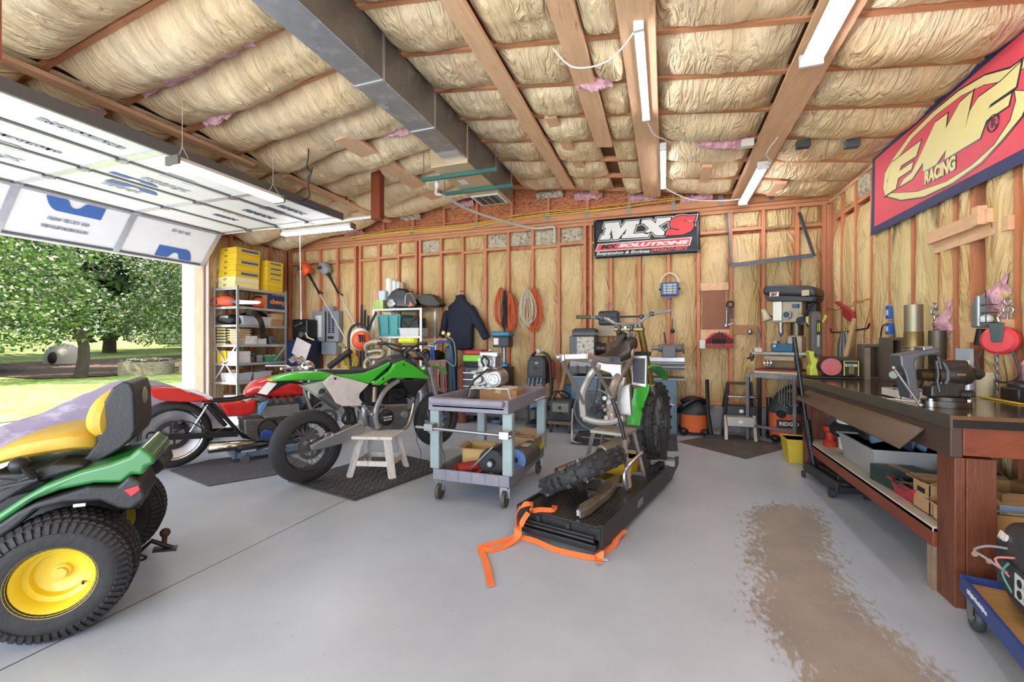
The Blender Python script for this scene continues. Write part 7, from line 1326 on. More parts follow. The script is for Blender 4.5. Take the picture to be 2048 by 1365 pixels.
cutout(OV, MF2(-.006), BK, 'oval_outline', fm, .012); cutout(OV, MF2(-.008), YL, 'oval', fm); cutout(IN, MF2(-.0095), BK, 'oval_inner_line', fm, .005); cutout(IN, MF2(-.0105), RDB, 'oval_field', fm)  # black outline printed round the oval
L1 = F_([(4.987,2.586),(4.848,2.844),(4.380,2.837),(4.448,2.743),(4.690,2.757),(4.720,2.718),(4.494,2.711),(4.521,2.662),(4.739,2.666),(4.779,2.588)])
L2 = F_([(4.709,2.582),(4.636,2.622),(4.509,2.630),(4.377,2.730),(4.181,2.888),(4.032,2.882),(4.052,2.779),(3.887,2.888),(3.754,2.894),(3.840,2.665),(3.779,2.777),(3.700,2.822),(3.499,2.814),(3.341,2.834),(3.377,2.716),(3.589,2.722),(3.610,2.701),(3.415,2.694),(3.437,2.636),(3.625,2.638),(3.684,2.552),(4.061,2.563),(4.042,2.628),(4.171,2.566),(4.343,2.576),(4.343,2.652),(4.509,2.577)])
for L_2 in (L1, L2): cutout(L_2, MF2(-.0125), BK, 'letter_outline', fm, .011); cutout(L_2, MF2(-.015), YL, 'letters', fm, .001)  # black outline printed round the yellow letters
a, b_ = F_([(4.321,2.510),(3.940,2.489)]); o = txt('RACING', .13, 'lettering', BK, fm, MF2(-.013)@Matrix.Translation(((a[0]+b_[0])/2, (a[1]+b_[1])/2, 0))@Matrix.Rotation(math.atan2(b_[1]-a[1], b_[0]-a[0]), 4, 'Z'), .001, .014, 0, .8)
txt('RACING', .13, 'lettering', YL, fm, MF2(-.016)@Matrix.Translation(((a[0]+b_[0])/2, (a[1]+b_[1])/2, 0))@Matrix.Rotation(math.atan2(b_[1]-a[1], b_[0]-a[0]), 4, 'Z'), .001, .006, 0, .8)
a, = F_([(3.567,2.592)]); MB().torus((-.013, -a[0], a[1]), (1, 0, 0), .05, .005, 26, 6).obj('registered_ring', BK, fm); txt('R', .07, 'lettering', BK, fm, MF2(-.013)@Matrix.Translation((a[0], a[1], 0)), .001, .003)
# hung steel shelf
q = [(0.809,2.990),(0.845,2.280),(1.641,2.902)]; r_ = [(0.806,2.215),(1.734,2.288)]; t = thing('hanging_shelf', 'narrow dark steel shelf hung from slotted angle bars on the far wall', 'shelf', (q[0][0], 6.56, q[0][1])); G_ = lambda p, y: (p[0]-q[0][0], y, p[1]-q[0][1])
AB = mat('#5d646c', .45, .5, .15, 12); MB().bar(G_(q[0], 0), (G_(q[1], 0)[0], -.02, G_(q[1], 0)[2]), .045, .02).bar(G_(q[1], -.02), G_(r_[0], -.26), .035, .02).obj('angle_bar', AB, t); MB().bar(G_(q[2], 0), G_(r_[1], -.26), .035, .02).obj('angle_bar', AB, t)
A = V(G_(r_[0], -.26)); B = V(G_(r_[1], -.26)); A2 = V(G_(q[1], -.02)); MB().loft([[A, A2, A2+V((0, 0, .01)), A+V((0, 0, .01))], [B, B+(A2-A), B+(A2-A)+V((0, 0, .01)), B+V((0, 0, .01))]]).bar(A, B, .006, .045).obj('shelf_board', AB, t)
m_ = MB()
for i in range(14): p = V(G_(q[0], -.012)).lerp(V(G_(q[1], -.03)), (i+.5)/14); m_.bx(p, (.012, .004, .02))
m_.obj('slots', BLACK, t)
# blue work light
q = [(-0.055,2.057),(0.177,1.868),(-0.070,2.066),(0.186,2.054),(0.059,2.196),(-0.023,2.025),(0.141,1.902)]; cx = (q[0][0]+q[1][0])/2; t = thing('work_light', 'blue halogen work light hung by its pale curved handle', 'work light', (cx, 6.47, q[1][1])); BW = mat('#2f558a', .4, 0, .06, 8); h = q[0][1]-q[1][1]; w = (q[1][0]-q[0][0])/2
MB().box((-w, -.05, 0), (w, .05, h)).obj('housing', BW, t, bevel=.012); MB().box((-w*.72, -.056, h*.15), (w*.72, -.05, h*.85)).obj('glass', mat('#b9c0c6', .15), t); m_ = MB()
for i in range(3): m_.bar((-w*.75, -.062, h*(.3+.2*i)), (w*.75, -.062, h*(.3+.2*i)), .006)
for x in (-.35, .35): m_.bar((x*w, -.062, h*.15), (x*w, -.062, h*.85), .006)
m_.obj('wire_guard', BLACK, t); MB().box((-.02, -.03, -.04), (.02, .03, 0)).obj('bottom_clip', BW, t); MB().tube([((w+.0)*math.cos(a), 0, h*.95+(q[4][1]-q[0][1])*math.sin(a)) for a in [PI*i/12 for i in range(13)]], .014, 8).obj('handle', mat('#d9cfae', .5), t)
MB().bar((0, .0, h*.95+(q[4][1]-q[0][1])), (0, .135, h*.95+(q[4][1]-q[0][1])), .01).obj('nail', DSTEEL, t)
for s in (-1, 1): MB().cyl((s*w, -.0, h*.5), (s*(w+.025), 0, h*.5), .014).obj('knob', BLACK, t)
# pegboard and shelf boards, bit holder, switch, clamps
q = [(0.492,2.006),(0.776,1.398),(0.465,2.040),(0.818,1.935),(0.465,1.395),(0.825,1.259)]; a, b_ = q[0], q[1]
t = thing('pegboard', 'brown pegboard panel nailed between two wall studs', 'pegboard', (a[0], 6.59, b_[1])); W, Hh = b_[0]-a[0], a[1]-b_[1]; MB().box((0, -.008, 0), (W, 0, Hh)).obj('panel', mat('#9a6446', .6, 0, .06, 5), t); m_ = MB()
for i in range(13):
    for j in range(25): m_.bx((W*(i+.5)/13, -.0085, Hh*(j+.5)/25), (.009, .002, .009))
m_.obj('peg_holes', mat('#4a2a1c', .8), t, smooth=False)
for i, (u, v, l) in enumerate(((q[2], q[3], 'wooden crosspiece above the pegboard'), (q[4], q[5], 'wooden crosspiece below the pegboard'))): tag(MB().box((u[0], 6.572, v[1]), (v[0], 6.6, u[1])).obj('crosspiece', WOODC), l, 'board', 'crosspieces by the pegboard')
P_ = [(0.529,1.142),(0.529,1.260),(0.595,1.332),(0.630,1.349),(0.775,1.348),(0.860,1.278),(0.863,1.143)]; o3 = P_[0]; t = thing('bit_holder', 'red tool holder full of dark drill bits under the pegboard', 'tool holder', (o3[0], 6.5, o3[1])); L3 = lambda p: (p[0]-o3[0], p[1]-o3[1]); MB().prism([L3(p) for p in P_], .0, .03).obj('back_plate', mat('#c4241f', .45), t); w = L3(P_[-1])[0]; MB().box((0, -.04, 0), (w, 0, .06)).obj('rack', mat('#b3201c', .45), t, bevel=.003); m_ = MB()
for i in range(15): x = w*(i+.5)/15; h = .06+.12*(1-abs(i-7)/7.5); m_.cyl((x, -.02, .03), (x, -.02, .05+h), .007, n=6).box((x-.004, -.043, .008), (x+.002, -.04, .045))
for i in range(7): x = w*(i+5)/17; m_.cyl((x, -.03, .03), (x, -.03, .12), .011, n=8)
m_.obj('drill_bits', BLACK, t)
u, v = [(0.447,1.254),(0.524,1.132)]; tag(MB().box((u[0], 6.5, v[1]), (v[0], 6.56, u[1])).obj('switch_box', mat('#e3ddd0', .5), bevel=.006), 'cream switch box beside the red tool holder', 'switch box')
u, = [(0.831,1.793)]; t = thing('hanging_pliers', 'dark locking pliers hung on the stud right of the pegboard', 'pliers', (u[0], 6.55, u[1])); MB().torus((0, -.02, -.06), (0, 1, 0), .04, .012, 16).bar((-.015, -.02, -.1), (-.02, -.02, -.32), .02).bar((.015, -.02, -.1), (.025, -.02, -.25), .02).obj('jaws', DSTEEL, t)
u, v = [(0.787,1.654),(0.767,1.447)]; t = thing('hanging_wrench', 'steel wrench hung beside the pegboard', 'wrench', (u[0], 6.56, u[1])); MB().bar((0, -.02, 0), (0, -.02, v[1]-u[1]), .02, .008).ball((0, -.02, v[1]-u[1]), (.03, .01, .03)).obj('shank', STEEL, t); MB().bar((-.01, -.02, v[1]-u[1]), (.08, -.02, v[1]-u[1]+.03), .014).obj('jaw', STEEL, t)
u, v = [(0.876,1.454),(1.209,1.322)]; t = thing('hook_board', 'worn wooden board with hooks left of the drill press', 'board', (u[0], 6.58, v[1])); MB().box((0, 0, 0), (v[0]-u[0], .02, u[1]-v[1])).obj('board', mat('#a97a52', .7, 0, .2, 6, stretch=(.4, 3, 3)), t); MB().ball(((v[0]-u[0])*.6, -.02, .04), (.03, .02, .04)).obj('c_clamp', STEEL, t); MB().tube([((v[0]-u[0])*.85, -.01, .1), ((v[0]-u[0])*.9, -.03, .02), ((v[0]-u[0])*.88, -.03, -.12)], .012, 7).obj('bent_bar', STEEL, t)
u = [(0.100,1.555),(0.097,1.379),(0.102,1.261)]; t = thing('hanging_snips', 'red handled hanging tool on the stud behind the lathe', 'tool', (u[0][0], 6.57, u[0][1])); MB().bar((0, -.02, 0), (0, -.02, u[1][1]-u[0][1]), .02, .015).obj('jaw', DSTEEL, t); MB().ball((0, -.025, u[1][1]-u[0][1]), .03).obj('pivot', DSTEEL, t); MB().bar((-.01, -.02, u[1][1]-u[0][1]), (-.03, -.02, u[2][1]-u[0][1]-.05), .016).bar((.01, -.02, u[1][1]-u[0][1]), (.02, -.02, u[2][1]-u[0][1]-.05), .016).obj('handles', mat('#b5473e', .5), t)
# ================================================================ shop vacuums and step stools
def vac(name, label, x, y, rx, h, drum, cat='vacuum', rz=0):
    t = thing(name, label, cat, (x, y, 0), rz); MB().lathe([(0, .05), (rx*.9, .05), (rx, .12), (rx, h*.62), (rx*1.03, h*.64)], n=30).obj('drum', drum, t); MB().lathe([(rx*1.04, h*.6), (rx*1.05, h*.7), (rx*.85, h*.8), (rx*.5, h), (0, h*1.02)], n=26).obj('lid', mat('#34363a', .5), t)
    for i in range(4): a = PI/4+i*PI/2; MB().ball((math.cos(a)*rx*1.05, math.sin(a)*rx*1.05, .06), (.06, .06, .04)).cyl((math.cos(a)*rx*1.15, math.sin(a)*rx*1.15, 0.0), (math.cos(a)*rx*1.15, math.sin(a)*rx*1.15, .05), .022).obj('caster_foot', BLACK, t)
    return t
OV_ = mat('#e0703f', .45, 0, .06, 6)
u = [(0.361,0.0294),(0.189,0.251),(0.361,0.497)]; t = vac('shop_vacuum', 'squat orange shop vacuum with a black lid beside the lathe cabinet', u[0][0], 6.25, u[0][0]-u[1][0], .46, OV_); MB().tube(sm([(-.2, -.05, .3), (-.12, -.15, .4), (.05, -.1, .48), (.15, 0, .42), (0, .1, .47), (-.15, .05, .42)], 4), .03, 8).obj('coiled_hose', BLACK, t)
u = [(0.502,0.725),(0.554,0.0549)]; tag(MB().tube([(u[0][0]+.02, 6.25, u[0][1]), (u[0][0]+.02, 6.1, .3), (u[1][0], 6.02, .05)], .024, 8).bx((u[1][0], 6.02, .03), (.14, .08, .05)).obj('vacuum_wand', BLACK), 'black vacuum wand standing right of the squat orange vacuum', 'wand')
u = [(1.368,0.021),(1.249,0.227),(1.331,0.266)]; t = vac('shop_vacuum', 'orange canister vacuum with white lettering under the drill press stand', u[0][0]+.02, 6.15, .17, .60, mat('#d96a45', .45, 0, .06, 6)); MB().cyl((-.08, -.21, .36), (-.08, -.15, .36), .045, n=20).obj('inlet_port', BLACK, t); MB().box((-.12, -.19, .2), (.12, -.15, .29)).obj('name_plate', mat('#2b2b2d', .5), t, bevel=.004); txt('RIDGID', .062, 'plate_text', WHITE, t, Mf((0, -.192, .245), (1, 0, 0), (0, 0, 1)), .001, .002); MB().tube(sm([(-.05, 0, .6), (.05, -.05, .68), (.16, 0, .62), (.2, .05, .4)], 4), .025, 8).obj('hose', BLACK, t)
tag(MB().cyl((0, 0, 0), (0, 0, .52), .03, n=14).obj('black_pipe', BLACK), 'short black pipe standing left of the lettered orange vacuum', 'pipe').location = ([(1.247,0.071)][0][0], 6.3, 0)
def stool(name, label, q, y, c1_, c2_, steps):
    a, b_, c_, d_ = q; x0 = a[0]; t = thing(name, label, 'step stool', ((a[0]+b_[0])/2, y, 0), 0, 'folding step stools'); cx = (a[0]+b_[0])/2
    for s, (f, g) in ((-1, (c_, a)), (1, (d_, b_))): MB().bar((f[0]-cx, -.12, .0), (g[0]-cx, .0, g[1]), .035, .022).obj('front_leg', c2_, t); MB().bar((f[0]-cx, .26, .0), (g[0]-cx, .04, g[1]), .03, .02).obj('rear_leg', c1_, t)
    for z, m, dd in steps:
        k = (z/a[1]); w = lerp((d_[0]-c_[0]), (b_[0]-a[0]), k); yy = lerp(-.12, 0, k); MB().box((-w/2, yy-.1, z-.02), (w/2, yy+.08, z)).obj('step', m, t, bevel=.006)
        if dd: MB().prism([(-w/2+.01, z-dd), (w/2-.01, z-dd), (w/2, z-.01), (-w/2, z-.01)], yy-.1, yy-.085).obj('step_face', m, t, bevel=.006); MB().ball((0, yy-.101, z-dd*.5), (.028, .004, .024)).obj('badge', WHITE, t)
    return t
BS = mat('#2b2d31', .45); GS = mat('#a9a39b', .4, .5)
stool('step_stool', 'tall black step stool with three steps against the far wall', [(0.791,0.686),(1.062,0.695),(0.708,0.0336),(1.131,0.063)], 6.4, BS, BS, (([(0.842,0.692)][0][1], BS, 0), ([(0.842,0.524)][0][1], ALU, 0), ([(0.842,0.397)][0][1], BS, .13)))
stool('step_stool', 'low silver step stool nested in front of the tall black one', [(0.728,0.278),(1.048,0.296),(0.72,0.0301),(1.045,0.036)], 6.12, GS, GS, (([(0.808,0.29)][0][1], GS, .12),))
# pentagon steel plate on the floor
q = [(0.145,5.694),(0.643,6.293),(0.915,6.362),(1.364,5.817),(0.797,5.085)]; t = diamond_mat('floor_mat', q, 'dark smooth rubber sheet on the floor before the drill press', .008, mat('#55504d', .55, .1, .15, 4, dirt='#7a746e', ds=4, dt=.6), False)
# ================================================================ JET mill drill on its stand
st = thing('machine_stand', 'welded grey angle steel stand under the drill press', 'stand', (.956, 6.11, 0), math.atan2(-.24, .398)); q = [(0.00463,0.835),(0.551,0.788),(0.00463,0.0109),(0.466,0.000403),(0.0178,0.752)]; w = q[1][0]; zt = q[0][1]; GR = mat('#77787c', .4, .6, .2, 10)
MB().box((-.01, -.01, zt-.05), (w+.01, .40, zt)).obj('top', mat('#8b8a8b', .45, .5, .25, 9, .1, 40), st, bevel=.003)
for x in (0, w-.035):
    for y in (0, .355): MB().box((x, y, 0), (x+.035, y+.035, zt-.05)).obj('leg', GR if not y else DSTEEL, st)
MB().box((.035, .0, .17), (w-.035, .03, .2)).obj('brace', GR, st); MB().box((w-.035, .035, .17), (w, .355, .2)).obj('brace', GR, st)
for i in range(7): t_ = tag(MB().tube([(0, 0, 0), (0, 0, -.32-.02*(i % 3)), (.03, .0, -.33-.02*(i % 3))], .0055, 6).obj('hex_key', STEEL), ('leftmost', 'second from the left', 'third from the left', 'middle', 'third from the right', 'second from the right', 'rightmost')[i]+' long hex key hanging on the edge of the machine stand', 'hex key', 'hex keys on the machine stand'); p = (w-.17+.028*i); t_.location = (.956+p*.856+.0-.02*.516, 6.11-p*.516-.02*.856, zt-.01); t_.rotation_euler = (0, 0, -.54)
m = thing('mill_drill', 'large mill drill press with a black belt cover and beige head', 'drill press', (1.06, 6.28, zt), math.atan2(-.24, .398)); Gm = lambda p: (p[0], p[1]-zt)
BG = mat('#b5a78c', .45, .1, .12, 9, dirt='#7d7058', ds=8, dt=.64); C_1 = mat('#35343a', .4, 0, .08, 7)
P1 = [Gm(p) for p in [(0.175,1.804),(0.183,1.899),(0.231,1.915),(0.324,1.916),(0.631,1.872),(0.727,1.847),(0.738,1.774),(0.734,1.734)]]; MB().prism(P1, -.18, .16).obj('belt_cover', C_1, m, bevel=.035, seg=3); P2 = [Gm(p) for p in [(0.191,1.803),(0.734,1.737),(0.707,1.680),(0.231,1.719)]]; MB().prism(P2, -.16, .15).obj('belt_housing', C_1, m, bevel=.01)
a, b_ = [Gm(p) for p in [(0.267,1.820),(0.365,1.768)]]; MB().box((a[0], -.188, b_[1]), (b_[0], -.18, a[1])).obj('name_plate', WHITE, m); txt('JET', .045, 'plate_text', mat('#8a2a2c', .5), m, Mf(((a[0]+b_[0])/2, -.19, (a[1]+b_[1])/2-.003), (1, 0, 0), (0, 0, 1)), .001, .004); a, b_ = [Gm(p) for p in [(0.601,1.817),(0.674,1.752)]]; MB().box((a[0], -.184, b_[1]), (b_[0], -.178, a[1])).obj('data_plate', mat('#b5a184', .4, .3, .2, 60), m)
a, b_ = [Gm(p) for p in [(0.274,1.715),(0.582,1.454)]]; MB().box((a[0], -.12, b_[1]), (b_[0], .14, a[1])).obj('head', BG, m, bevel=.015); c_, d_ = [Gm(p) for p in [(0.285,1.710),(0.381,1.475)]]; MB().box((c_[0], -.15, d_[1]), (d_[0], -.12, c_[1])).obj('spindle_guide', mat('#cfcbc2', .3, .5), m, bevel=.006)
a, = [Gm(p) for p in [(0.446,1.544)]]; MB().cyl((a[0], -.19, a[1]), (a[0], -.15, a[1]), .048, n=26).obj('depth_dial', mat('#8d9298', .35, .4), m); MB().cyl((a[0], -.193, a[1]), (a[0], -.19, a[1]), .035, n=22).obj('dial_face', mat('#2d3744', .4), m); a, = [Gm(p) for p in [(0.531,1.642)]]; MB().bx((a[0], -.15, a[1]), (.06, .05, .045)).obj('power_switch', mat('#2a4f86', .4), m)
a, b_, c_ = [Gm(p) for p in [(0.354,1.467),(0.357,1.357),(0.357,1.303)]]; MB().cyl((a[0], -.09, a[1]), (b_[0], -.09, b_[1]), .025, n=16).obj('quill', STEEL, m); MB().lathe([(.012, 0), (.028, -.01), (.03, -.03), (.02, -.06), (.006, -.075), (.0, -.09)], (b_[0], -.09, b_[1]+.01), n=16).obj('chuck', mat('#9094a3', .25, .7), m)
a, b_ = [Gm(p) for p in [(0.481,1.458),(0.478,1.288)]]; MB().cyl((a[0], .05, a[1]+.05), (b_[0], .05, b_[1]-.08), .07, n=24).obj('column', mat('#57503f', .3, .7, .1, 5), m); a, b_ = [Gm(p) for p in [(0.414,1.292),(0.546,1.221)]]; MB().box((a[0]-.01, -.03, .2), (b_[0]+.01, .13, a[1])).cyl((b_[0]-.08, .05, a[1]-.04), (b_[0]-.08, .05, a[1]+.01), .085, n=22).obj('column_base', BG, m, bevel=.01)
a, b_ = [Gm(p) for p in [(0.594,1.476),(0.737,1.691)]]; MB().cyl((a[0], -.16, a[1]), (b_[0], -.2, b_[1]), .012, n=8).ball((b_[0], -.2, b_[1]), .026).cyl((a[0]-.03, -.12, a[1]), (a[0], -.18, a[1]), .04).obj('feed_handle', BLACK, m); MB().torus((a[0], -.13, a[1]), (0, 1, 0), .04, .016, 16).obj('coil_spring', STEEL, m)
a, b_ = [Gm(p) for p in [(0.589,1.688),(0.666,1.399)]]; MB().box((a[0], .0, b_[1]), (b_[0]+.03, .16, a[1])).obj('motor', mat('#222326', .5), m, bevel=.02)
a, b_ = [Gm(p) for p in [(0.041,1.101),(0.677,1.067)]]; MB().box((a[0], -.14, b_[1]), (b_[0], .06, a[1])).obj('work_table', mat('#a3a19c', .4, .6, .15, 12), m, bevel=.004); a, b_ = [Gm(p) for p in [(0.174,1.055),(0.496,0.987)]]; MB().box((a[0], -.1, b_[1]-.03), (b_[0], .1, a[1])).obj('cross_slide', BG, m, bevel=.01); a, b_ = [Gm(p) for p in [(0.0781,0.895),(0.567,0.857)]]
MB().box((a[0], -.17, .0), (b_[0], .2, .035)).obj('base', mat('#c3b394', .5, 0, .1, 9), m, bevel=.008); MB().box((a[0]+.01, -.165, .035), (b_[0]-.01, .19, .06)).obj('base_band', mat('#7a2e2c', .5), m, bevel=.008); MB().box((a[0]+.1, -.12, .06), (b_[0]-.05, .15, .17)).obj('base_column', mat('#6f5f43', .5, .1, .2, 9), m, bevel=.03)
a, = [Gm(p) for p in [(0.244,0.97)]]; MB().torus((a[0], -.19, a[1]), (0, 1, 0), .04, .008, 26).cyl((a[0], -.2, a[1]), (a[0], -.12, a[1]), .012).bar((a[0]-.04, -.19, a[1]), (a[0]+.04, -.19, a[1]), .01).bar((a[0], -.19, a[1]-.04), (a[0], -.19, a[1]+.04), .01).obj('hand_wheel', CHROME, m); a, b_ = [Gm(p) for p in [(0.021,1.014),(-0.0288,0.995)]]; MB().torus((a[0], -.08, a[1]+.02), (1, 0, 0), .045, .008, 22).cyl((a[0]+.03, -.08, a[1]+.02), (b_[0]-.01, -.08, a[1]), .01).obj('crank', DSTEEL, m)
v_ = thing('mill_vise', 'blue milling vise clamped on the table of the mill drill', 'vise', (1.06, 6.28, zt), math.atan2(-.24, .398)); a, b_ = [Gm(p) for p in [(0.259,1.205),(0.489,1.119)]]; zt2 = Gm([(0.041,1.101)][0])[1]; MB().box((a[0], -.13, zt2+.002), (b_[0], .0, a[1])).obj('body', mat('#24607f', .4, .1, .1, 9), v_, bevel=.01); MB().box((a[0]+.02, -.11, a[1]), (a[0]+.06, .0, a[1]+.03)).box((b_[0]-.05, -.11, a[1]), (b_[0]-.01, .0, a[1]+.03)).obj('jaws', STEEL, v_); MB().cyl((a[0]+.05, -.16, a[1]-.03), (a[0]+.05, -.13, a[1]-.03), .018).obj('screw', STEEL, v_)
p = [(0.126,1.102),(0.567,1.181)]; tag(MB().bx((0, 0, .025), (.08, .04, .05)).obj('parts_box', mat('#d9cfc4', .5, 0, .3, 40), bevel=.002), 'small white and red box at the left end of the mill table', 'box').location = (.95+p[0][0]*.856+.02, 6.09-p[0][0]*.516+.03, p[0][1])
lp = thing('machine_lamp', 'beige cone lamp clipped left of the mill drill head', 'lamp', (1.06, 6.28, zt), math.atan2(-.24, .398)); a, b_, c_ = [Gm(p) for p in [(0.166,1.625),(0.225,1.482),(0.335,1.511)]]; MB().tube([(a[0], -.12, a[1]), (lerp(a[0], b_[0], .4), -.12, lerp(a[1], b_[1], .4)), (b_[0], -.13, b_[1])], [.022, .03, .055], 18, cap=False).obj('lamp_shade', mat('#cfc2a4', .5), lp, solid=.003); MB().tube(sm([(a[0]+.05, -.12, a[1]-.05), (a[0]+.1, -.1, a[1]-.1), (c_[0]+.03, -.1, c_[1])], 4), .008, 6).obj('gooseneck', BLACK, lp)
# ================================================================ workbench
BR = mat('#7e3f26', .5, 0, .22, 4, .15, 30, '#5c2a18', 3, .6, stretch=(1, .3, 2)); BRV = mat('#6f3f2a', .5, 0, .25, 4, .15, 30, '#532718', 4, .58, stretch=(3, 3, .6)); BRD = mat('#4d3a32', .5, 0, .2, 5, .1, 30, '#8b7d72', 30, .72, stretch=(1, .3, 2)); TOPM = mat('#8d7d66', .13, .8, .12, 3, .03, 30, '#8c7f6b', 2, .6)
wb_ = thing('workbench', 'heavy timber workbench with a polished steel top along the right wall', 'workbench', (1.24, 2.56, 0))
MB().box((-.01, -.02, .865), (.67, 2.36, .885)).obj('steel_top', TOPM, wb_, bevel=.002); MB().box((-.012, -.022, .825), (-.002, 2.36, .886)).obj('top_lip', mat('#6e6a5e', .3, .6, .1, 6), wb_); MB().box((-.002, -.022, .83), (.67, -.012, .865)).obj('top_lip', BLACK, wb_)
MB().box((.0, 0, .69), (.045, 2.34, .862)).obj('front_rail', BRD, wb_, bevel=.004); MB().box((.046, 0.0, .70), (.67, .045, .862)).obj('end_rail', BR, wb_, bevel=.004); MB().box((.62, .05, .70), (.66, 2.34, .862)).obj('back_rail', BR, wb_)
for y in (0.0, 2.2):
    MB().box((.015, y, 0), (.055, y+.14, .69)).box((.057, y, 0), (.165, y+.14, .69)).obj('leg', BRV, wb_, bevel=.004)
    MB().box((.53, y, 0), (.65, y+.14, .69)).obj('leg', BRV, wb_, bevel=.004)
for i in range(2): q = ((.085, .26), (.135, .235))[i]; MB().lathe([(.0, 0), (.012, 0), (.013, -.002)], (q[0], -.0015, q[1]), (0, 1, 0), 14).obj('plugged_hole', mat('#c9a77c', .7), wb_)
MB().box((.0, .14, .215), (.04, 2.2, .31)).obj('shelf_rail', BR, wb_, bevel=.004); MB().box((.0, .14, .29), (.66, 2.2, .315)).obj('lower_shelf', mat('#cfc8bb', .6, 0, .08, 5), wb_); MB().box((.57, .14, .215), (.6, 2.2, .29)).obj('shelf_rail', BR, wb_)
MB().box((.0, .145, .0), (.04, .19, .215)).obj('shim_block', mat('#8a7560', .7, 0, .2, 9), wb_)
q = [(4.369,0.690),(2.633,0.793),(2.553,0.858)]; t = thing('drip_tray', 'bent steel tray slung under the front edge of the workbench', 'tray', (1.24, 2.7, .66)); MB().loft([[V((-.004, 0.06, .12)), V((-.004, .06, .125)), V((-.13, 0.0, .03)), V((-.16, -.0, .055)), V((-.165, .0, .05)), V((-.13, .0, .024))], [V((-.004, 1.95, .12)), V((-.004, 1.95, .125)), V((-.10, 1.98, .04)), V((-.13, 1.98, .06)), V((-.134, 1.98, .056)), V((-.1, 1.98, .034))]]).obj('tray_sheet', mat('#6c5f55', .35, .7, .2, 4), t)
ZB = .886
# vise
q = [(1.163,1.153),(1.331,1.194),(1.333,1.165),(1.300,1.155),(1.253,1.146),(1.231,1.129),(1.227,1.094),(1.235,1.065),(1.241,0.995),(1.249,0.959),(1.249,0.927),(1.208,0.922),(1.195,1.007),(1.192,1.030),(1.181,1.073),(1.169,1.097),(1.165,1.140)]
VS = mat('#3a3733', .38, .5, .15, 9, .1, 30, '#6d5636', 6, .66); VL = mat('#585c62', .4, .4, .15, 9); vo = q[11]; t = thing('bench_vise', 'massive dark bench vise bolted to the near corner of the workbench', 'vise', (vo[0], 2.88, ZB)); Gv = lambda p, y=2.88: (p[0]-vo[0], p[1]-ZB)
MB().prism([Gv(p) for p in q], -.05, .07).obj('front_jaw', VL, t, bevel=.008)
q = [Gv(p) for p in [(1.299,1.048),(1.335,1.049),(1.402,1.051),(1.473,1.056),(1.485,1.059),(1.530,1.059)]]; MB().cyl((q[0][0]-.03, .01, q[0][1]), (q[1][0], .01, q[1][1]), .032, n=20).obj('slide_tube', mat('#4d3f26', .3, .6, .15, 9), t); MB().tube([(q[1][0], .01, q[1][1]+.0), (q[2][0]-.02, .01, q[2][1]), (q[2][0], .01, q[2][1]), (q[3][0]-.03, .01, q[3][1]), (q[3][0], .01, q[3][1]), (q[4][0], .01, q[4][1])], [.055, .058, .062, .062, .05, .032], 26).obj('body', VS, t); MB().tube([(q[4][0], .01, q[4][1]), (q[5][0]-.015, .01, q[5][1]), (q[5][0], .01, q[5][1])], [.032, .031, .018], 22).obj('screw_tube', VS, t)
p = [Gv(p) for p in [(1.299,0.933),(1.299,0.992),(1.335,1.010),(1.333,1.098),(1.320,1.154),(1.350,1.158),(1.351,1.128),(1.453,1.127),(1.454,1.107),(1.440,0.987),(1.440,0.939)]]; MB().prism(p, -.035, .055).obj('rear_jaw', VS, t, bevel=.01); p = [Gv(p) for p in [(1.314,1.126),(1.322,1.126),(1.329,1.055),(1.325,1.013),(1.335,0.965),(1.327,0.961),(1.317,1.013),(1.321,1.052)]]; MB().prism(p, -.05, -.03).obj('machined_face', VL, t, bevel=.003); p = [Gv(p) for p in [(1.335,1.126),(1.355,1.107),(1.369,1.072),(1.368,1.027),(1.355,1.001),(1.345,1.007),(1.355,1.033),(1.355,1.069),(1.343,1.101)]]; MB().prism(p, -.056, -.04).obj('machined_ring', VL, t, bevel=.003)
p = [Gv(p) for p in [(1.268,1.196),(1.313,1.201),(1.313,1.165),(1.282,1.159),(1.272,1.171)]]; MB().prism(p, -.03, .06).obj('jaw_insert', STEEL, t, bevel=.004); a, b_, c_, d_ = [Gv(p) for p in [(1.135,1.048),(1.182,1.049),(1.129,1.085),(1.242,0.888)]]; MB().cyl((a[0], -.05, a[1]), (b_[0], -.01, b_[1]), .02, n=18).obj('screw_head', STEEL, t); MB().cyl((c_[0], -.07, c_[1]), (d_[0], -.07, max(.004, d_[1])), .0065, n=10).ball((c_[0], -.07, c_[1]), .011).ball((d_[0], -.07, max(.01, d_[1])), .012).obj('handle', STEEL, t)
a, b_ = [Gv(p) for p in [(1.302,0.915),(1.475,0.923)]]; MB().cyl(((a[0]+b_[0])/2, .02, 0), ((a[0]+b_[0])/2, .02, .03), .10, n=30).cyl(((a[0]+b_[0])/2, .02, .03), ((a[0]+b_[0])/2, .02, .05), .075, n=26).obj('swivel_base', VS, t)
for x in (a[0], b_[0]-.02): MB().cyl((x, -.03, .0), (x, -.03, .03), .022).cyl((x, -.03, .03), (x, -.03, .042), .011, n=6).obj('bolt_lug', STEEL, t)
p = [Gv(p) for p in [(1.418,0.953),(1.450,0.958)]]; m_ = MB().cyl((p[0][0], -.03, p[0][1]), (p[1][0]+.02, -.03, p[1][1]), .02)
for i in range(5): x = p[0][0]+.008*i; m_.torus((x, -.03, p[0][1]), (1, 0, 0), .021, .003, 14, 5)
m_.obj('lock_knob', VS, t); a, = [Gv(p) for p in [(1.410,1.056)]]; MB().bx((a[0], -.057, a[1]), (.035, .004, .009)).obj('maker_plate', mat('#8c6f42', .4, .4), t)
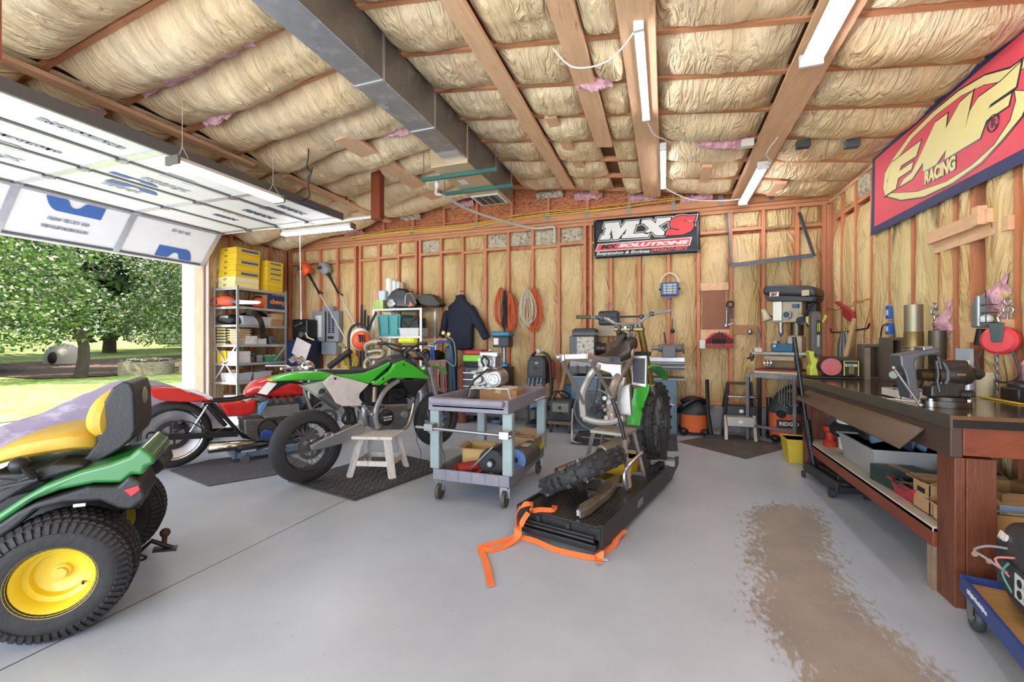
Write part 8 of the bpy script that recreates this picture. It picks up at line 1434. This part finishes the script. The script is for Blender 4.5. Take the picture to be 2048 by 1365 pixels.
# things on the bench
q = [(1.390,3.727),(1.371,3.269),(1.732,4.179),(1.645,4.392)]; t = thing('hardware_tray', 'clear tray of steel brackets lying behind the vise handle', 'tray', (1.38, 3.25, ZB)); MB().box((-.09, -.12, 0), (.09, .12, .006)).box((-.09, -.12, 0), (-.086, .12, .05)).box((.086, -.12, 0), (.09, .12, .05)).box((-.09, .116, 0), (.09, .12, .05)).box((-.09, -.12, 0), (.09, -.116, .05)).obj('tray_body', mat('#c9c1bd', .2, 0, .05, 9), t); m_ = MB(); R = random.Random(2)
for i in range(22): m_.bx((R.uniform(-.07, .07), R.uniform(-.1, .1), .02+R.random()*.025), (R.uniform(.01, .04), R.uniform(.02, .06), .008), R.random()*3)
m_.obj('brackets', STEEL, t); MB().bx((-.03, -.17, .002), (.16, .22, .003), .4).obj('paper', PAP, t)
p = [(1.427,0.996),(1.349,0.994),(1.301,1.150),(1.254,1.149),(1.516,1.056),(1.635,0.916),(1.320,1.510),(1.361,1.091)]; t = thing('belt_sander', 'upright belt and disc sander with a pink disc at the far end of the workbench', 'sander', (p[0][0], 4.72, ZB)); c_ = p[0][1]-ZB; S_ = lambda k: (k[0]-p[0][0], k[1]-ZB); rr = p[0][0]-p[1][0]
MB().cyl((0, -.03, c_), (0, -.015, c_), rr, n=36).obj('sanding_disc', mat('#c46b6f', .7, 0, .08, 20), t); MB().torus((0, -.01, c_), (0, 1, 0), rr, .006, 32).cyl((0, -.01, c_), (0, .15, c_), rr*.85).obj('disc_guard', BLACK, t); MB().box((-.16, -.02, 0), (.24, .22, .02)).box((-.02, .02, .02), (.2, .18, .2)).obj('motor_base', mat('#3a3836', .5), t, bevel=.01)
g = [S_(k) for k in [(1.284,1.470),(1.284,1.150),(1.324,1.090),(1.361,1.087),(1.374,1.128),(1.374,1.468),(1.361,1.506),(1.305,1.511)]]; MB().prism(g, .02, .12).obj('belt_arm', mat('#55504f', .6, 0, .1, 9), t, bevel=.02, seg=3); g = [S_(k) for k in [(1.325,1.423),(1.353,1.422),(1.353,1.294),(1.325,1.294)]]; MB().prism(g, .0, .02).obj('side_label', BLACK, t); g = [S_(k) for k in [(1.328,1.397),(1.341,1.396),(1.341,1.319),(1.328,1.320)]]; MB().tube([(a[0], -.004, a[1]) for a in g], .003, 5, True).obj('label_mark', mat('#d9dc3a', .5), t); g = [S_(k) for k in [(1.325,1.290),(1.351,1.290),(1.350,1.173),(1.325,1.172)]]; MB().prism(g, .0, .018).obj('grey_panel', mat('#8d8a88', .4), t, bevel=.01)
g = [S_(k) for k in [(1.254,1.142),(1.305,1.135),(1.301,1.083),(1.333,1.064),(1.317,1.001),(1.336,0.912),(1.266,0.910),(1.263,0.978),(1.279,1.015)]]; MB().prism(g, -.01, .1).obj('green_frame', mat('#bcc445', .5, 0, .1, 8), t, bevel=.01); MB().tube(sm([(a[0], .15, a[1]) for a in [S_(k) for k in [(1.291,1.467),(1.294,1.414),(1.320,1.383),(1.397,1.405),(1.429,1.449),(1.432,1.479)]]], 4), .012, 7).obj('yellow_guard', mat('#d6cf3a', .5), t)
u, v = S_(p[4]), S_(p[5]); MB().box((u[0], -.03, v[1]+.003), (v[0], .1, u[1])).obj('front_box', mat('#2f2e2d', .5), t, bevel=.004); MB().tube([(u[0]+.006, -.034, v[1]+.003), (u[0]+.006, -.034, u[1]-.006), (v[0]-.006, -.034, u[1]-.006), (v[0]-.006, -.034, v[1]+.003)], .005, 6).obj('yellow_edging', mat('#d6cf3a', .5), t); txt('RYOBI', .032, 'box_text', WHITE, t, Mf(((u[0]+v[0])/2, -.033, u[1]-.045), (1, 0, 0), (0, 0, 1)), .001, .001); MB().bx(((u[0]+v[0])/2, -.034, v[1]+.05), (.04, .01, .06)).obj('power_switch', mat('#7a6a3a', .5), t)
g = S_([(1.113,1.202)][0]); MB().box((g[0], -.05, g[1]-.03), (g[0]+.26, .1, g[1]-.01)).obj('work_rest', mat('#8f8f93', .4, .5), t, bevel=.003) if 0 else None
g = [(1.577,1.063),(1.692,1.440)]; tag(MB().bar((g[0][0], 4.85, ZB+.14), (g[1][0], 4.95, g[1][1]), .035, .028).obj('hammer_handle', mat('#a98a5c', .6, 0, .1, 9)), 'wooden hammer handle sticking up behind the black box', 'hammer')
def frame_box(name, label, a, b_, y, d, m, w=.025):
    t = thing(name, label, 'crate', (a[0], y, ZB)); W, Hh = b_[0]-a[0], a[1]-ZB
    MB().box((0, 0, 0), (w, d, Hh)).box((W-w, 0, 0), (W, d, Hh)).box((w, 0, Hh-w), (W-w, d, Hh)).box((w, 0, 0), (W-w, d, w)).obj('frame_sides', m, t); MB().box((w, d-.012, w), (W-w, d, Hh-w)).obj('back_board', mat('#5a4636', .8), t); return t
DW = mat('#5e5347', .8, 0, .2, 6, .2, 30); a, b_ = [(1.800,1.261),(1.902,0.917)]; frame_box('wooden_crate', 'tall weathered wooden crate open to the front beside the canisters', a, b_, 4.55, .2, DW); a, b_ = [(1.683,1.204),(1.838,0.915)]; frame_box('wooden_crate', 'wide weathered wooden crate behind the black sander box', a, b_, 4.78, .1, DW); a, = [(1.696,1.173)]; tag(MB().box((-.02, -.015, 0), (.02, .015, a[1]-ZB)).obj('wood_stick', mat('#7d705e', .8, 0, .2, 6)), 'short square wood stick standing in front of the wide crate', 'stick').location = (a[0], 4.7, ZB)
t = thing('tall_canister', 'tall brass coloured metal canister on the workbench', 'canister', (1.79, 4.15, ZB)); CN = mat('#8f8672', .4, .55, .12, 6); MB().lathe([(0, 0), (.045, 0), (.058, .03), (.06, .25), (.06, .27)], n=26).obj('lower_can', CN, t); MB().torus((0, 0, .275), (0, 0, 1), .064, .008, 28).torus((0, 0, .3), (0, 0, 1), .062, .005, 28).obj('clamp_ring', STEEL, t); MB().lathe([(.058, .27), (.058, .41), (.056, .415)], n=26).obj('band', mat('#7b6a40', .35, .6), t); MB().lathe([(.056, .41), (.056, .62), (0, .625)], n=26).obj('upper_can', CN, t)
tag(MB().lathe([(0, 0), (.04, 0), (.05, .02), (.05, .42), (0, .425)], n=22).obj('dark_canister', mat('#5f574b', .45, .4, .1, 6)), 'shorter dark canister standing right of the tall brass coloured one', 'canister').location = (1.91, 4.1, ZB)
def chain(name, label, p0, p1, link=.034, r=.0042, hook=True, cat='chain'):
    t = thing(name, label, cat, p0); d = V(p1)-V(p0); n = int(d.length/(link*.72)); m_ = MB()
    for i in range(n):
        c = d*((i+.5)/n); a = V((1, 0, 0)) if i % 2 else V((0, 1, 0)); z = d.normalized(); m_.tube([c+z*link*.5*math.sin(q)*1.0+a*link*.26*math.cos(q) for q in [2*PI*j/12 for j in range(12)]], r, 5, True)
    m_.obj('links', STEEL, t)
    if hook: MB().tube(sm([(0, 0, 0), (0, -.0, .03), (-.02, 0, .055), (.0, 0, .085), (.025, 0, .06), (.015, 0, .03)], 4), .007, 7).tube(sm([(0, 0, .08), (-.015, 0, .11), (0, 0, .125), (.015, 0, .11), (0, 0, .08)], 4), .005, 7).obj('hook', STEEL, t)
    return t
a, b_ = [(4.257,1.397),(4.267,1.189)]; chain('steel_chain', 'steel chain with a hook hanging beside the dark canister', (1.965, a[0], a[1]), (1.965, a[0], b_[1]-.05)); 
p = [(3.443,1.231),(3.443,1.310),(3.429,1.341),(3.427,0.974),(3.433,1.457)]
t = thing('cord_reel', 'round red cord reel hung on the right wall', 'reel', (1.90, p[0][0], p[0][1])); R1 = .085; MB().lathe([(0, .03), (R1*.8, .028), (R1, .012), (R1, -.03), (R1*.8, -.04), (0, -.04)], (0, 0, 0), (-.75, -.66, 0), 34).obj('reel_case', mat('#cf4047', .4, 0, .05, 5), t, bevel=0); n_ = V((-.75, -.66, 0)).normalized(); MB().loft([[n_*.04+V((.66*s*w, -.75*s*w, z)) for s in (-1, 1)]+[n_*.033+V((.66*s*w, -.75*s*w, z)) for s in (1, -1)] for w, z in ((.022, -.01), (.035, R1*1.25))]).obj('hanger_bracket', mat('#44504f', .45, .3), t, bevel=.003); MB().tube(sm([(-.03, .07, -.04), (-.06, .09, -.14), (-.03, .05, -.22), (.0, -.04, -.25), (.02, -.12, -.2), (.0, -.1, -.06)], 5), .006, 7).obj('cord_loop', DKGREY, t); MB().tube([(0, 0, R1*1.2), (-.01, 0, R1*1.6), (.01, 0, R1*2.0)], .006, 6).obj('hook', CHROME, t)
chain('hoist_chain', 'steel chain hanging from the red reel down to the workbench', (1.885, p[0][0]-.0, p[0][1]-.06), (1.885, p[0][0], ZB+.01), hook=False); chain('hook_chain', 'pair of steel hooks above the red reel', (1.93, p[4][0], p[4][1]-.1), (1.93, p[4][0], p[4][1]-.06))
a, = [(3.586,1.403)]; t = thing('trouble_light', 'caged trouble light with a grey reflector left of the red reel', 'work light', (1.93, a[0]+.02, a[1])); MB().prism([(.05, -.09), (.05, .06), (.02, .11), (-.02, .12), (-.02, -.09)], -.06, -.0, 'yz').obj('reflector', mat('#8c9496', .35, .5), t, bevel=.012); MB().ball((-.03, -.05, -.04), .032).obj('bulb', mat('#d9dcde', .2), t); MB().cyl((-.03, .0, -.1), (-.03, .02, -.2), .022, .026).obj('handle', BLACK, t); m_ = MB()
for z in (-.06, 0, .05): m_.tube(sm([(-.03, -.02, z), (-.06, -.06, z), (-.04, -.1, z), (.0, -.09, z)], 3), .003, 5)
m_.tube([(-.05, -.08, -.09), (-.05, -.08, .09), (-.03, -.04, .14)], .003, 5).obj('wire_cage', DSTEEL, t)
for i, ((a, b_), l) in enumerate((([(5.008,1.569),(4.778,1.428)], 'upper blue charger box on a white outlet plate'), ([(5.008,1.410),(4.783,1.283)], 'lower blue charger box with a black plug beside it'))):
    h = a[1]-b_[1]; t = thing('outlet_adapter', l, 'outlet', (1.99, a[0], b_[1]), 0, 'blue boxes on the right wall'); MB().box((-.01, -.06, 0), (0, .01, h)).obj('white_plate', WHITE, t, bevel=.003); MB().box((-.05, -.06-.03, .01), (-.01, -.02, h-.01)).obj('blue_box', mat('#2b63b5', .45), t, bevel=.004); MB().box((-.053, -.075, h*.3), (-.05, -.04, h*.65)).obj('label', WHITE, t)
    if i: MB().tube(sm([(-.02, .0, h*.7), (-.03, .06, h*.8), (-.02, .14, h*.3), (-.01, .18, -.1)], 4), .006, 6).obj('plug_cord', BLACK, t)
P_ = [(6.241,1.706),(6.163,1.706),(5.896,1.608),(5.805,1.579),(5.696,1.514),(5.700,1.435),(5.827,1.459),(5.990,1.531),(5.966,1.590)]; o4 = P_[3]; t = thing('red_dustpan', 'red hand held tool hanging on the right wall near the corner', 'dustpan', (1.96, o4[0], o4[1])); MB().prism([(p[0]-o4[0], p[1]-o4[1]) for p in P_], -.04, 0, 'yz').obj('body', mat('#a52c36', .35, 0, .05, 5), t, bevel=.006)
P_ = [(6.384,1.390),(6.342,1.339),(5.935,1.335),(5.502,1.353),(5.330,1.363),(5.293,1.406)]; t = thing('hose_hanger', 'black wall bracket with grey hoses looped over it', 'hook', (1.97, P_[2][0], P_[2][1])); MB().tube([(-.04, p[0]-P_[2][0], p[1]-P_[2][1]) for p in P_], .009, 7).obj('bracket', BLACK, t); m1, m2 = MB(), MB()
for i in range(9): y = -.16+.035*i; (m1 if i % 3 else m2).tube(sm([(-.05, y*.5, .0), (-.06, y*1.0, -.15), (-.06, y, -.3), (-.05, y*.8, -.33), (-.03, y*.4, -.15), (-.04, y*.4, 0)], 4), .01, 6)
m1.obj('dark_hoses', mat('#55555c', .5), t); m2.obj('grey_hoses', mat('#a5a39f', .5), t); tag(MB().tube(sm([(1.955, p[0], p[1]) for p in [(6.716,1.637),(6.538,1.645),(6.263,1.610),(6.012,1.635),(5.783,1.617),(5.751,1.663),(5.533,1.652),(5.380,1.663),(5.334,1.614),(5.399,1.463),(5.475,1.350),(5.494,1.208)]], 4), .005, 6).obj('red_cable', mat('#b0623c', .5)), 'reddish cable stapled across the right wall studs', 'cable')
a, b_ = [(3.927,1.177),(3.774,1.102)]; tag(MB().box((0, b_[0]-.0, 0), (.02, a[0], a[1]-ZB)).obj('white_sheet', mat('#b9c4d3', .4)), 'pale blue white board standing at the back of the bench', 'board').location = (1.93, 0, ZB)
t = thing('spray_bottle', 'white spray bottle with a red trigger behind the vise', 'bottle', (1.80, 3.68, ZB)); MB().lathe([(0, 0), (.035, 0), (.037, .1), (.034, .13), (.014, .17), (.014, .18)], n=18).obj('bottle_body', WHITE, t); MB().bx((0, 0, .195), (.05, .025, .03)).bx((-.02, 0, .215), (.02, .02, .03)).obj('trigger', mat('#d2524f', .4), t)
t = thing('aerosol_can', 'grey aerosol can standing behind the tail of the vise', 'can', (1.70, 3.35, ZB)); MB().lathe([(0, 0), (.038, 0), (.038, .17), (.03, .195), (.015, .205)], n=20).obj('can_body', mat('#a3a5ae', .35, .4, .15, 30), t); MB().cyl((0, 0, .2), (0, 0, .225), .013).obj('nozzle', WHITE, t)
tag(MB().lathe([(0, 0), (.042, 0), (.06, .15), (.056, .15), (.04, .006)], n=20).obj('beige_cup', mat('#c9bd9a', .5)), 'beige plastic cup at the back of the bench below the trouble light', 'cup').location = (1.86, 3.5, ZB)
tag(MB().bx((0, 0, .04), (.1, .14, .08)).ball((0, 0, .09), (.05, .06, .03)).obj('black_pouch', BLACK, bevel=.01), 'black pouch on the bench under the red reel', 'pouch').location = (1.88, 3.25, ZB); tag(MB().bx((0, 0, .004), (.03, .3, .006)).obj('yellow_ruler', YB), 'yellow ruler lying at the back of the bench', 'ruler').location = (1.80, 3.25, ZB)
# under the bench
ZS = .316; q = [(1.564,4.917),(1.267,4.357)]
t = thing('bucket', 'white pail in a black tire tube ring at the far end of the lower shelf', 'bucket', (1.5, 4.42, ZS)); MB().lathe([(0, 0), (.1, 0), (.12, .3), (.125, .3)], n=26).obj('pail', WHITE, t); MB().torus((0, 0, .16), (0, 0, 1), .11, .06, 30, 12).obj('black_ring', RUB, t)
t = tub('clear_tub', 'large clear tub of car parts on the workbench lower shelf', 'bin', (1.52, 3.84, ZS), (.42, .62, .19), mat('#a5a5a5', .3, 0, .1, 5), 0, .88); MB().box((-.17, -.26, .05), (.17, .26, .15)).obj('dark_parts', BLACK, t)
MB().lathe([(.05, 0), (.09, 0), (.095, .12), (.05, .14)], (-.05, .15, .17), (.3, -.2, 1), 20).obj('air_filter', BLACK, t); MB().body([(-.12, -.02, .2, .02, .03), (0, -.12, .27, .06, .04), (.1, -.2, .22, .05, .05)], 12).obj('blue_cover', mat('#6b87a3', .35), t); MB().tube(sm([(-.1, .2, .2), (.0, .1, .38), (.05, .0, .36), (.1, -.1, .24)], 4), .016, 7).obj('silver_bracket', STEEL, t); MB().body([(.02, -.2, .2, .06, .06), (.08, -.2, .34, .05, .03)], 10).obj('grey_box', mat('#3f4a5a', .5), t)
card('green_case', 'dark green hard case lying in front of the clear tub', (1.42, 3.38, ZS), (.24, .3, .1), mat('#1f3d33', .4, 0, .15, 9), .1, cat='case')
t = tub('red_tub', 'red plastic tub of cables on the lower shelf', 'bin', (1.4, 3.13, ZS), (.22, .26, .09), mat('#a8323c', .45, 0, .05, 6), 0, .85); m_ = MB(); R = random.Random(6)
for i in range(9): a = R.random()*6; m_.tube(sm([(math.cos(a+j*.8)*.08*(1+.1*i % 1), math.sin(a+j*.8)*.09, .08+.03*math.sin(j+i)) for j in range(8)], 3), .004, 5)
m_.obj('cables', mat('#45423c', .5), t); MB().ball((0, .03, .11), (.03, .04, .03)).obj('glass_lamp', STEEL, t)
c = card('open_carton', 'open brown carton with a small black label on the lower shelf', (1.38, 2.94, ZS), (.16, .16, .16), CARD, 0, True, flap=.5); MB().box((-.084, -.04, .1), (-.0805, .03, .125)).obj('label', BLACK, c)
card('flapped_carton', 'tan carton with raised flaps beside the near bench leg', (1.37, 2.76, ZS), (.14, .14, .09), mat('#c4a276', .8, 0, .06, 6), 0, True, flap=.8); card('back_carton', 'large brown carton behind the near bench leg', (1.68, 3.0, ZS), (.22, .26, .15), CARD2, .1, True, flap=.4)
tag(MB().box((-.08, -.002, 0), (.08, .002, .09)).obj('blue_envelope', mat('#a3bedf', .5, 0, .08, 20)), 'light blue printed card standing in the back carton', 'card').location = (1.64, 2.83, ZS+.01); card('tan_carton', 'open tan carton at the near end of the bench shelf', (1.58, 2.76, ZS), (.24, .18, .1), mat('#bf9a5f', .8, 0, .06, 6), 0, True, flap=1.0)
t = thing('jack_stand', 'small red cast jack stand on the lower shelf', 'jack stand', (1.36, 4.5, ZS)); MB().lathe([(.05, 0), (.055, .03), (.03, .06), (.035, .12), (.055, .14), (.05, .17), (0, .17)], n=18).obj('casting', mat('#b5321f', .5, 0, .1, 9), t)
for i, (x, y, w, l) in enumerate(((1.66, 4.55, .2, 'dark bag at the back far end of the lower shelf'), (1.72, 3.4, .16, 'black boots pushed to the back of the lower shelf'))): tag(MB().body([(-.1, 0, .08, w*.4, .08), (0, 0, .1, w*.6, .1), (.12, 0, .08, w*.4, .08)], 12).obj(('dark_bag', 'black_boots')[i], BLACK), l, ('bag', 'boots')[i]).location = (x, y, ZS)
t = tub('yellow_tub', 'yellow tub on the floor behind the far bench leg', 'bin', (1.3, 5.2, 0), (.28, .28, .24), mat('#d6b93a', .5), 0, .8)
# floor jack
t = thing('floor_jack', 'black trolley jack whose long handle leans on the far end of the bench', 'jack', (1.33, 4.32, 0), .1); JB_ = mat('#2d2f33', .45, .2, .1, 9)
MB().box((-.11, -.3, .05), (-.08, .3, .14)).box((.08, -.3, .05), (.11, .3, .14)).box((-.1, -.3, .05), (.1, -.26, .1)).obj('side_plates', JB_, t, bevel=.006); MB().box((-.06, -.2, .1), (.06, .15, .16)).obj('lift_arm', JB_, t, bevel=.01); MB().cyl((0, -.2, .16), (0, -.2, .18), .045).obj('saddle', DSTEEL, t)
for s in (-1, 1): MB().cyl((s*.12-.015, -.25, .035), (s*.12+.015, -.25, .035), .035, n=18).obj('front_wheel', DKGREY, t); MB().cyl((s*.12-.01, .28, .03), (s*.12+.01, .28, .03), .03, n=18).obj('rear_wheel', DKGREY, t)
MB().cyl((-.05, .25, .12), (-.1, .28, .5), .024, n=14).cyl((-.1, .28, .5), (-.175, .34, 1.27), .017, n=14).cyl((-.05, .25, .06), (-.05, .25, .13), .045).obj('handle', mat('#1d1e21', .4), t); MB().cyl((-.078, .267, .33), (-.1, .28, .52), .03, n=14).obj('grip_sleeve', BLACK, t)
# generator on its dolly
dl = thing('blue_dolly', 'blue framed wooden dolly with casters beside the near bench leg', 'dolly', (1.235, 2.45, 0), -.19); BDL = mat('#2b4488', .45, .1, .12, 9, dirt='#8a92a8', ds=30, dt=.72)
MB().box((0.0, -.75, .15), (.5, 0, .17)).obj('deck', mat('#b58c55', .6, 0, .15, 5, stretch=(1, 6, 1)), dl); MB().box((-.012, -.75, .13), (0, 0, .2)).box((.5, -.75, .13), (.512, 0, .2)).box((-.012, 0, .13), (.512, .012, .2)).box((-.012, -.762, .13), (.512, -.75, .2)).obj('frame', BDL, dl, bevel=.002)
for x in (.06, .45):
    for y in (-.68, -.06): c = MB().lathe([(.02, -.014), (.05, -.016), (.056, -.008), (.056, .008), (.05, .016), (.02, .014)], (x-.04, y, .056), (1, 0, 0), 24, True).obj('caster', DKGREY, dl); MB().cyl((x-.06, y, .056), (x-.02, y, .056), .02).loft([[V((x-.062, y-.02, .04)), V((x-.062, y+.02, .04)), V((x-.058, y+.02, .04)), V((x-.058, y-.02, .04))], [V((x-.062, y-.03, .13)), V((x-.062, y+.04, .13)), V((x-.058, y+.04, .13)), V((x-.058, y-.03, .13))]]).obj('fork', STEEL, c)
m_ = MB(); R = random.Random(3)
for i in range(16): m_.box((-.0135, -.08-.012*i, .155+R.random()*.006), (-.012, -.072-.012*i, .178-R.random()*.006))
m_.obj('worn_marking', WHITE, dl, smooth=False)
ge = thing('generator', 'black portable generator with white outlets on the blue dolly', 'generator', (1.38, 2.12, .172), -.19); GB = mat('#3a3b3f', .45, 0, .12, 7)
MB().body([(-.24, 0, .16, .08, .14), (-.2, 0, .165, .12, .16), (0, 0, .17, .14, .17), (.2, 0, .165, .12, .16), (.24, 0, .16, .08, .14)], 22, 5).obj('shell', GB, ge).rotation_euler = (0, 0, PI/2)
MB().box((-.152, -.16, .08), (-.135, .1, .2)).obj('control_panel', mat('#2a2b2e', .4), ge, bevel=.004); MB().box((-.155, -.12, .1), (-.15, -.0, .19)).obj('outlet_plate', mat('#dcdcdc', .4), ge); m_ = MB()
for y in (-.09, -.04): 
    for z in (.165, .125): m_.cyl((-.158, y, z), (-.154, y, z), .015, n=16)
m_.obj('outlets', BLACK, ge); MB().tube(sm([(-.15, .06, .16), (-.2, .1, .19), (-.22, .14, .2), (-.17, .16, .22), (-.1, .1, .24)], 4), .005, 6).obj('grey_lead', mat('#8f8a8c', .5), ge); MB().tube(sm([(-.15, .05, .15), (-.18, .08, .2), (-.14, .04, .23)], 4), .004, 6).obj('red_lead', mat('#cf8078', .5), ge); MB().tube(sm([(-.15, .03, .1), (-.17, .05, .16), (-.16, .03, .21)], 4), .004, 6).obj('teal_lead', mat('#4f8f86', .5), ge); MB().tube(sm([(0, -.15, .31), (0, -.08, .37), (0, .08, .37), (0, .15, .31)], 4), .02, 8).obj('carry_handle', BLACK, ge); txt('HO', .04, 'shell_text', WHITE, ge, Mf((-.135, .15, .27), (0, -1, 0), (.3, 0, 1)), .004, .001)
